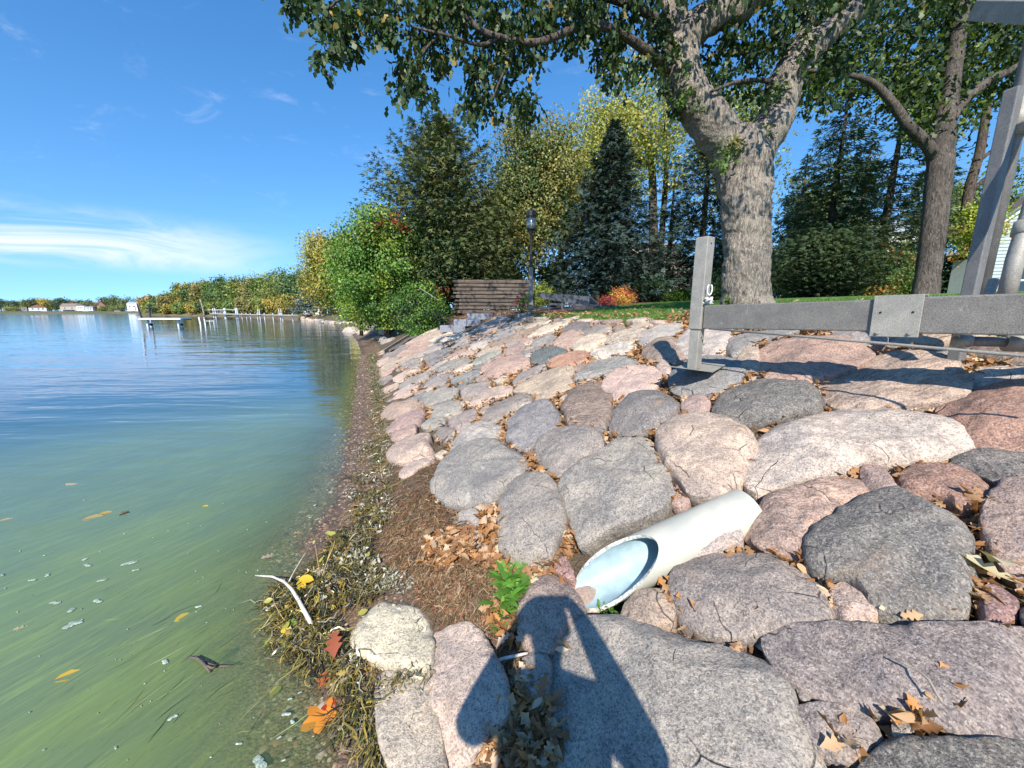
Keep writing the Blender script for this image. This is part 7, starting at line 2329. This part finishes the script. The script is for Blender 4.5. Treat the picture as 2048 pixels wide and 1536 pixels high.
# ---- single leaves that catch the eye
_mp = []
for i in range(20):
    a = 2 * PI * i / 20
    r = 0.30 + 0.24 * abs(math.cos(2.5 * a / 1.0)) ** 1.6 if True else 0
    _mp.append((0.5 + r * math.cos(a), r * math.sin(a), 0.05 * math.sin(3 * a)))
T_MAPLE = (np.array([(0.5, 0, 0)] + _mp), np.array([(0, 1 + i, 1 + (i + 1) % 20) for i in range(20)]))
ONE = [("maple_leaf", 640, 1432, .012, .15, T_MAPLE, (0.72, 0.27, 0.03), "bright orange maple leaf half afloat at the near waterline", 2.6), ("maple_leaf", 664, 1412, .016, .085, T_MAPLE, (0.48, 0.05, 0.02), "scarlet leaf touching the bright orange maple leaf", 1.0),
       ("maple_leaf", 657, 1354, .03, .12, T_MAPLE, (0.52, 0.15, 0.045), "rust-orange leaf on the weed above the scarlet one", 1.9), ("oak_leaf", 668, 1285, .10, .14, T_OAK, (0.38, 0.11, 0.05), "red-brown oak leaf standing on the weed heap", -1.2),
       ("yellow_leaf", 787, 1413, .02, .085, T_OVAL, (0.60, 0.40, 0.04), "pointed yellow leaf on the algae-crusted lower stones", -1.4), ("yellow_leaf", 755, 1450, .02, .09, T_OVAL, (0.55, 0.36, 0.03), "yellow leaf with its tip turned right, below the pointed yellow one", -.4),
       ("yellow_leaf", 750, 1478, .02, .08, T_OVAL, (0.58, 0.42, 0.05), "yellow leaf hanging from the weed near the bottom edge", -1.5), ("oak_leaf", 818, 1475, .02, .09, T_OAK, (0.40, 0.12, 0.06), "small red oak leaf among the weed at the bottom", 1.4),
       ("yellow_leaf", 366, 1234, .005, .085, T_OVAL, (0.52, 0.38, 0.06), "yellow leaf floating alone in mid water", 1.0), ("yellow_leaf", 137, 1352, .005, .11, T_OVAL, (0.60, 0.38, 0.05), "large yellow-brown leaf floating near the left edge", .5),
       ("oak_leaf", 538, 1113, .005, .10, T_OAK, (0.44, 0.34, 0.25), "pale tan oak leaf floating left of the weed heap", .6), ("floating_leaf", 598, 1067, .005, .08, T_DRY[0], (0.34, 0.26, 0.16), "dull brown leaf in the shallows by the gravel spit", .3),
       ("yellow_leaf", 187, 1036, .005, .15, T_OVAL, (0.40, 0.30, 0.12), "long tan leaf of the floating leaf cluster at left", .4), ("yellow_leaf", 212, 1026, .005, .10, T_OVAL, (0.48, 0.32, 0.08), "orange-tan leaf at the right of the floating cluster", .3), ("floating_leaf", 240, 1028, .004, .12, T_DRY[1], (0.18, 0.09, 0.06), "dark sunken leaf beside the floating leaf cluster", .1),
       ("floating_leaf", 146, 968, .005, .12, T_DRY[2], (0.46, 0.36, 0.24), "pale curled leaf floating farther out", .2), ("floating_leaf", 12, 1040, .005, .10, T_OVAL, (0.42, 0.33, 0.2), "tan leaf floating at the left edge", .5), ("floating_leaf", 42, 1258, .005, .07, T_OAK, (0.42, 0.36, 0.22), "small pale leaf floating near the left edge", .2),
       ("yellow_leaf", 411, 1012, .005, .05, T_OVAL, (0.52, 0.42, 0.05), "tiny yellow leaf floating in the open water", .2), ("yellow_leaf", 551, 1381, .005, .06, T_OVAL, (0.38, 0.33, 0.08), "narrow olive leaf floating below the dark twig", 1.1),
       ("green_leaf", 445, 1310, .004, .10, T_OVAL, (0.035, 0.07, 0.025), "dark green leaf sunk beside the black twig", 1.3), ("oak_leaf", 700, 1097, .08, .10, T_OAK, (0.50, 0.24, 0.06), "orange oak leaf on the pale algae above the weed heap", .5), ("oak_leaf", 712, 1010, .03, .10, T_OAK, (0.52, 0.26, 0.08), "orange-brown leaf beside the grey pebble on the gravel", 1.0),
       ("oak_leaf", 2000, 1120, .16, .16, T_DRY[0], (0.62, 0.54, 0.38), "large pale oak leaf lying in the shade at the right edge", .8), ("oak_leaf", 1975, 1135, .15, .14, T_DRY[1], (0.55, 0.48, 0.30), "pale olive curled leaf next to the large pale oak leaf", 2.2), ("oak_leaf", 1870, 1448, .08, .12, T_DRY[3], (0.55, 0.33, 0.14), "long golden-brown leaf under the edge of the slab", -.6),
       ("oak_leaf", 1010, 1470, .05, .12, T_DRY[2], (0.42, 0.37, 0.33), "greyish lobed leaf lying in the photographer's shadow", .3), ("oak_leaf", 1045, 1270, .05, .10, T_OAK, (0.60, 0.44, 0.32), "pale pinkish oak leaf lit between the shadows", 1.0), ("oak_leaf", 1345, 1105, .12, .10, T_DRY[0], (0.50, 0.27, 0.12), "upright brown oak leaf against the pipe's lower side", 1.4)]
T_LOB = lobed(0.2, 0.25)
for nm, px, py, h_, s_, tm, c_, lb, hd in ONE:
    tm = T_LOB if tm is T_OAK else tm
    q = over(px, py, h_)
    V, F, C = leaves(np.array([(0, 0, 0.0)]), np.array([[math.cos(hd), math.sin(hd), 0.0]]), np.array([[nrg.normal() * .12, -.12, 1.0]]), np.array([s_]), tm, np.array([c_]))
    mid_ = V.mean(0)
    o = link(nm, np_mesh(nm, V - mid_, F, C, smooth=True), M_WEED)
    o.location = q
    tag(o, lb, "leaf")

# ---- sticks
M_DRIFT = plain("bleached_wood", (0.58, 0.53, 0.46), 0.8, var=0.15, scale=30, bump=0.4, stretch=(1, 1, .4))
M_TWIG = plain("dark_twig", (0.13, 0.10, 0.08), 0.85, var=0.2)
ds = empty("driftwood_stick", over(600, 1210, .1), 0, "bent bleached driftwood stick poking out of the weed heap over the water", "stick")
iv = Matrix.Translation(ds.location).inverted()
mb = MB(); mb.tube([over(511, 1151, .10), over(545, 1153, .12), (over(568, 1163, .13)), over(583, 1178, .13), over(597, 1200, .12), over(612, 1228, .09), over(628, 1258, .04)], [.004, .006, .008, .009, .010, .012, .013], 8, wob=.3)
o = mb.build("stem", M_DRIFT, ds, smooth=True); o.matrix_parent_inverse = iv
mb = MB(); mb.tube([over(578, 1163, .13), over(586, 1147, .15), over(603, 1118, .18), over(619, 1095, .20)], [.004, .003, .0025, .001], 6)
o = mb.build("twig", M_DRIFT, ds, smooth=True); o.matrix_parent_inverse = iv


def rocktop(px, py, lift2):
    x_, y_, z_ = onbank(px, py, lift2)
    return Vector((x_, y_, z_))


mb = MB(); mb.tube([rocktop(x, y, .115) for x, y in ((1790, 1318), (1812, 1328), (1838, 1342), (1858, 1360), (1872, 1385), (1884, 1404))], [.002, .003, .0035, .004, .0035, .003], 6)
tag(mb.build("dry_twig", plain("grey_twig", (0.30, 0.25, 0.2), 0.8), smooth=True), "thin curved dry twig lying on the long purple-grey slab", "twig")
mb = MB(); mb.tube([over(978, 1326, .05), over(1010, 1316, .055), (over(1056, 1306, .05))], [.006, .008, .006], 7, wob=.3)
tag(mb.build("stick", M_DRIFT, smooth=True), "short grey stick between the green weeds and the small oval stone", "stick")
tw = empty("floating_twig", over(410, 1325, .01), 0, "black forked twig sticking out of the green water", "twig")
iv = Matrix.Translation(tw.location).inverted()
for i, sp_ in enumerate([[(376, 1313, .005), (392, 1316, .02), (408, 1328, .035), (420, 1345, .01)], [(392, 1312, .02), (402, 1322, .03), (432, 1333, .012), (470, 1331, .002)], [(408, 1328, .03), (424, 1336, .03), (436, 1332, .02)]]):
    mb = MB(); mb.tube([over(*q) for q in sp_], [.003, .006, .007, .004][:len(sp_)], 6, wob=.2); o = mb.build("branch", M_TWIG, tw, smooth=True); o.matrix_parent_inverse = iv

# ---- green weeds by the pipe
WD = [("clump of bright green weeds growing through leaves left of the pipe", [(1040, 1140, 14, .10), (1010, 1165, 24, .13), (1030, 1185, 26, .15), (1010, 1205, 24, .13), (1045, 1160, 14, .11), (1005, 1230, 16, .09), (1000, 1265, 10, .07)]),
      ("tiny green sprouts under the pipe's lower lip", [(1205, 1220, 10, .05), (1225, 1222, 9, .05)]), ("small grass tuft in the brown soil patch", [(850, 1058, 10, .06)]), ("two-leaf green seedling beside the swirled brown boulder", [(1126, 813, 9, .07)]),
      ("small green sprout in the soil left of the weed clump", [(890, 1222, 8, .03)]), ("little green tuft among the pale boulders near the cream-pink one", [(852, 856, 10, .08)])]
for lb, rows in WD:
    q0 = over(rows[0][0], rows[0][1], 0.0)
    root = empty("green_weed", q0, 0, lb, "weed")
    ps_ = []
    for px, py, n_, L_ in rows:
        q = np.array(tuple(over(px, py, 0.005)))
        a = nrg.uniform(0, 6.28, n_)
        axd_ = np.stack([np.cos(a), np.sin(a), nrg.uniform(.25, 1.3, n_)], -1)
        c0 = q[None] + np.stack([nrg.normal(0, .015, n_), nrg.normal(0, .015, n_), 0 * a], -1)
        tm = (np.array([[0, .02, 0], [0, -.02, 0], [.35, .10, .05], [.35, -.10, .05], [.7, .12, .0], [.7, -.12, .0], [1, .0, -.16], [1, -.01, -.16]]), np.array([[0, 1, 3, 2], [2, 3, 5, 4], [4, 5, 7, 6]]))
        ps_.append(leaves(c0, axd_, np.tile([[0, 0, 1.0]], (n_, 1)) + axd_ * -.3, L_ * nrg.uniform(.6, 1.2, n_), tm, tint((0.12, 0.27, 0.04), n_, .3)))
    leaf_obj("leaves", ps_, M_LEAF, root, q0)

# ---- foam and specks floating on the water
fm = MB()
fr3 = random.Random(6)
FO = [(145, 1249, 14), (150, 1245, 10), (520, 1525, 20), (330, 1323, 9), (195, 1202, 9), (205, 1160, 8), (110, 1205, 9), (143, 1220, 8), (258, 1126, 13), (175, 1130, 9), (572, 1428, 9), (585, 1443, 7), (345, 1435, 8), (397, 1213, 6), (330, 1323, 8), (478, 1487, 6), (65, 1160, 6), (95, 1150, 6), (580, 1398, 5), (600, 1385, 4), (620, 1370, 4), (5, 1150, 5), (170, 1118, 7), (272, 1140, 6), (558, 1475, 5), (567, 1520, 5), (660, 1020, 5), (630, 1010, 6), (680, 945, 5), (690, 930, 4), (675, 905, 4), (688, 870, 4), (672, 880, 3), (620, 1035, 4), (655, 980, 4), (665, 960, 4)]
for k in range(60):
    FO.append((fr3.uniform(0, 640), fr3.uniform(1000, 1530), fr3.uniform(.8, 2.0)))
for px, py, r in FO:
    q = onz(px, py, 0.0035)
    if gz(q.x, q.y) > -0.004:
        continue
    rr3 = 0.42 * r * (q - Vector((0, 0, H))).length / FPX
    pts = []
    ph = fr3.uniform(0, 6.28)
    for i in range(12):
        a = 2 * PI * i / 12
        k = rr3 * (1 + 0.45 * math.sin(2 * a + ph) + 0.2 * fr3.uniform(-1, 1))
        pts.append(q + Vector((math.cos(a) * k * 1.3, math.sin(a) * k * 0.9, 0)))
    top3 = [p_.lerp(q, .25) + Vector((0, 0, .0025)) for p_ in pts]
    fm.add(pts + top3 + [q + Vector((0, 0, .0035))], [(i, (i + 1) % 12, 12 + (i + 1) % 12, 12 + i) for i in range(12)] + [(12 + i, 12 + (i + 1) % 12, 24) for i in range(12)])
o = fm.build("foam", plain("foam", (0.34, 0.40, 0.34), 0.6, var=0.3, scale=90, bump=0.3, spots=(130, .52, (0.13, 0.20, 0.10))), smooth=True)
tag(o, "flecks of white foam drifting on the green water", "foam", kind="stuff")
# long pale grass blades floating
st3n = 60
p0 = np.array([tuple(onz(fr3.uniform(200, 600), fr3.uniform(1180, 1500), 0.004)) for _ in range(st3n)])
o = ribbons("floating_straw", p0, nrg.normal(1.15, .35, st3n), nrg.uniform(.05, .22, st3n), nrg.uniform(.001, .002, st3n), pick_cols([(0.30, 0.36, 0.14), (0.40, 0.40, 0.22), (0.06, 0.09, 0.04)], st3n), M_WEED, 0.001, .12, 5)
tag(o, "thin straws floating on the green water", "straw")
# grey pebble on the gravel
me = rock_mesh(np.array([(.035 * math.cos(a), .03 * math.sin(a)) for a in np.arange(9) / 9 * 2 * PI]), .03, .02, 71, 20)
o = link("pebble", me, M_ROCK); o.location = over(727, 1013, .012); o.color = (*PAL["pale grey"], .1)
tag(o, "round grey pebble on the gravel strip above the weed heap", "pebble")
# ------------------------------------------------------------------ the photographer, standing behind the camera
def build_person():
    U = (-.035, .20, .07)                        # where the upper body stands behind the phone
    J = {"pelvis": (.02, -.50, .98, .185, .13), "waist": (.02, -.50, 1.14, .19, .135), "chest": (.02, -.49, 1.32, .205, .14), "neck0": (0, -.475, 1.46, .075, .07), "neck1": (0, -.45, 1.53, .058, .058), "head0": (0, -.425, 1.60, .078, .085), "head1": (0, -.42, 1.68, .084, .098), "head2": (0, -.425, 1.75, .06, .07),
         "shL": (-.19, -.48, 1.40, .095, .09), "shR": (.21, -.48, 1.40, .095, .09)}
    J = {k: (v[0] + U[0], v[1] + U[1], v[2] + U[2], v[3], v[4]) for k, v in J.items()}
    J.update({"elL": (-.345, -.19, 1.29, .078, .072), "wrL": (-.14, -.065, 1.655, .045, .040), "paL": (-.105, -.032, 1.70, .036, .02),
         "elR": (.325, -.19, 1.27, .078, .072), "wrR": (.14, -.065, 1.655, .045, .040), "paR": (.105, -.032, 1.70, .036, .02),
         "hiL": (-.11, -.31, .93, .105, .11), "knL": (-.13, -.29, .53, .068, .07), "anL": (-.14, -.34, .13, .048, .052), "toL": (-.16, -.19, .075, .042, .035),
         "hiR": (.08, -.31, .93, .105, .11), "knR": (.10, -.29, .53, .068, .07), "anR": (.11, -.34, .13, .048, .052), "toR": (.13, -.19, .075, .042, .035)})
    E = [("pelvis", "waist"), ("waist", "chest"), ("chest", "neck0"), ("neck0", "neck1"), ("neck1", "head0"), ("head0", "head1"), ("head1", "head2")]
    for s in "LR":
        E += [("chest", "sh" + s), ("sh" + s, "el" + s), ("el" + s, "wr" + s), ("wr" + s, "pa" + s), ("pelvis", "hi" + s), ("hi" + s, "kn" + s), ("kn" + s, "an" + s), ("an" + s, "to" + s)]
        sg = -1 if s == "L" else 1
        for k, dz in enumerate((.030, .012, -.006, -.022)):           # four fingers behind the phone's edge
            ln = (.040, .046, .042, .032)[k]
            a = (sg * .088, -.022, 1.715 + dz - .01, .0095, .0095); b = (sg * (.088 - ln * .7), -.013, 1.718 + dz - .01, .0085, .0085); c = (sg * (.088 - ln * 1.4), -.0145, 1.718 + dz - .01, .007, .007)
            for j, q in enumerate((a, b, c)):
                J[f"f{s}{k}{j}"] = q
            E += [("pa" + s, f"f{s}{k}0"), (f"f{s}{k}0", f"f{s}{k}1"), (f"f{s}{k}1", f"f{s}{k}2")]
        for j, q in enumerate(((sg * .098, -.045, 1.735, .012, .012), (sg * .075, -.048, 1.748, .010, .010), (sg * .055, -.044, 1.75, .008, .008))):
            J[f"t{s}{j}"] = q
        E += [("pa" + s, f"t{s}0"), (f"t{s}0", f"t{s}1"), (f"t{s}1", f"t{s}2")]
    names = list(J)
    me = bpy.data.meshes.new("person_skeleton")
    me.from_pydata([J[n][:3] for n in names], [(names.index(a), names.index(b)) for a, b in E], [])
    o = bpy.data.objects.new("person_skeleton", me)
    COL.objects.link(o)
    sk = o.modifiers.new("skin", "SKIN")
    sk.use_smooth_shade = True
    for i, n in enumerate(names):
        v = me.skin_vertices[0].data[i]
        v.radius = J[n][3:5]
        v.use_root = n == "pelvis"
    ss = o.modifiers.new("sub", "SUBSURF"); ss.levels = 2; ss.render_levels = 2
    dg = bpy.context.evaluated_depsgraph_get()
    body = bpy.data.meshes.new_from_object(o.evaluated_get(dg))
    bpy.data.objects.remove(o)
    mats = [plain("skin", (0.50, 0.32, 0.24), 0.55, var=.05), plain("blue_jacket", (0.06, 0.09, 0.15), 0.85, bscale=300), plain("dark_jeans", (0.035, 0.045, 0.07), 0.9, bscale=300), plain("boots", (0.06, 0.045, 0.03), 0.7)]
    body.materials.clear()
    for q in mats:
        body.materials.append(q)
    for f in body.polygons:
        c = f.center
        if c.z > 1.57 and abs(c.x) < .13 and c.y < -.13:
            k = 0
        elif c.y > -.085 and c.z > 1.55:
            k = 0
        elif c.z > .93:
            k = 1
        elif c.z > .16:
            k = 2
        else:
            k = 3
        f.material_index = k
        f.use_smooth = True
    root = bpy.data.objects.new("person", body)
    COL.objects.link(root)
    tag(root, "person in a dark jacket holding up a phone with both hands, elbows out", "person")
    hs_ = Vector((0, U[1], U[2]))
    hair = MB(); hair.lathe([(.085, 1.66), (.100, 1.70), (.095, 1.745), (.07, 1.785), (.02, 1.80)], (-.035, -.445, 0), 16)
    hair.build("hair", plain("brown_hair", (0.09, 0.06, 0.04), 0.7, bscale=200), root, smooth=True).location = hs_
    fc = MB(); fc.tube([(-.035, -.335, 1.665), (-.035, -.315, 1.64), (-.035, -.330, 1.63)], [.008, .014, .01], 8); fc.build("nose", mats[0], root, smooth=True).location = hs_
    for sg in (-1, 1):
        ey = MB(); ey.lathe([(.002, -.010), (.010, -.005), (.012, 0), (.010, .005), (.002, .010)], (-.035 + sg * .03, -.342, 1.672), 10); ey.build("eye", M_WHITE, root, smooth=True).location = hs_
        er = MB(); er.lathe([(.006, -.028), (.016, -.015), (.018, .01), (.008, .028)], (-.035 + sg * .088, -.43, 1.66), 8); er.build("ear", mats[0], root, smooth=True).location = hs_
    mo = MB(); mo.box((-.035, -.334, 1.603), (.045, .012, .010)); mo.build("mouth", plain("lips", (0.42, 0.2, 0.17), .5), root, bevel=.004).location = hs_
    ph = MB(); ph.box((.012, -.026, 1.718), (.160, .009, .076))
    po = ph.build("phone", plain("phone_black", (0.02, 0.02, 0.022), 0.3), None, bevel=.004)
    tag(po, "black phone held level in both hands of the photographer", "phone")
    return root


build_person()
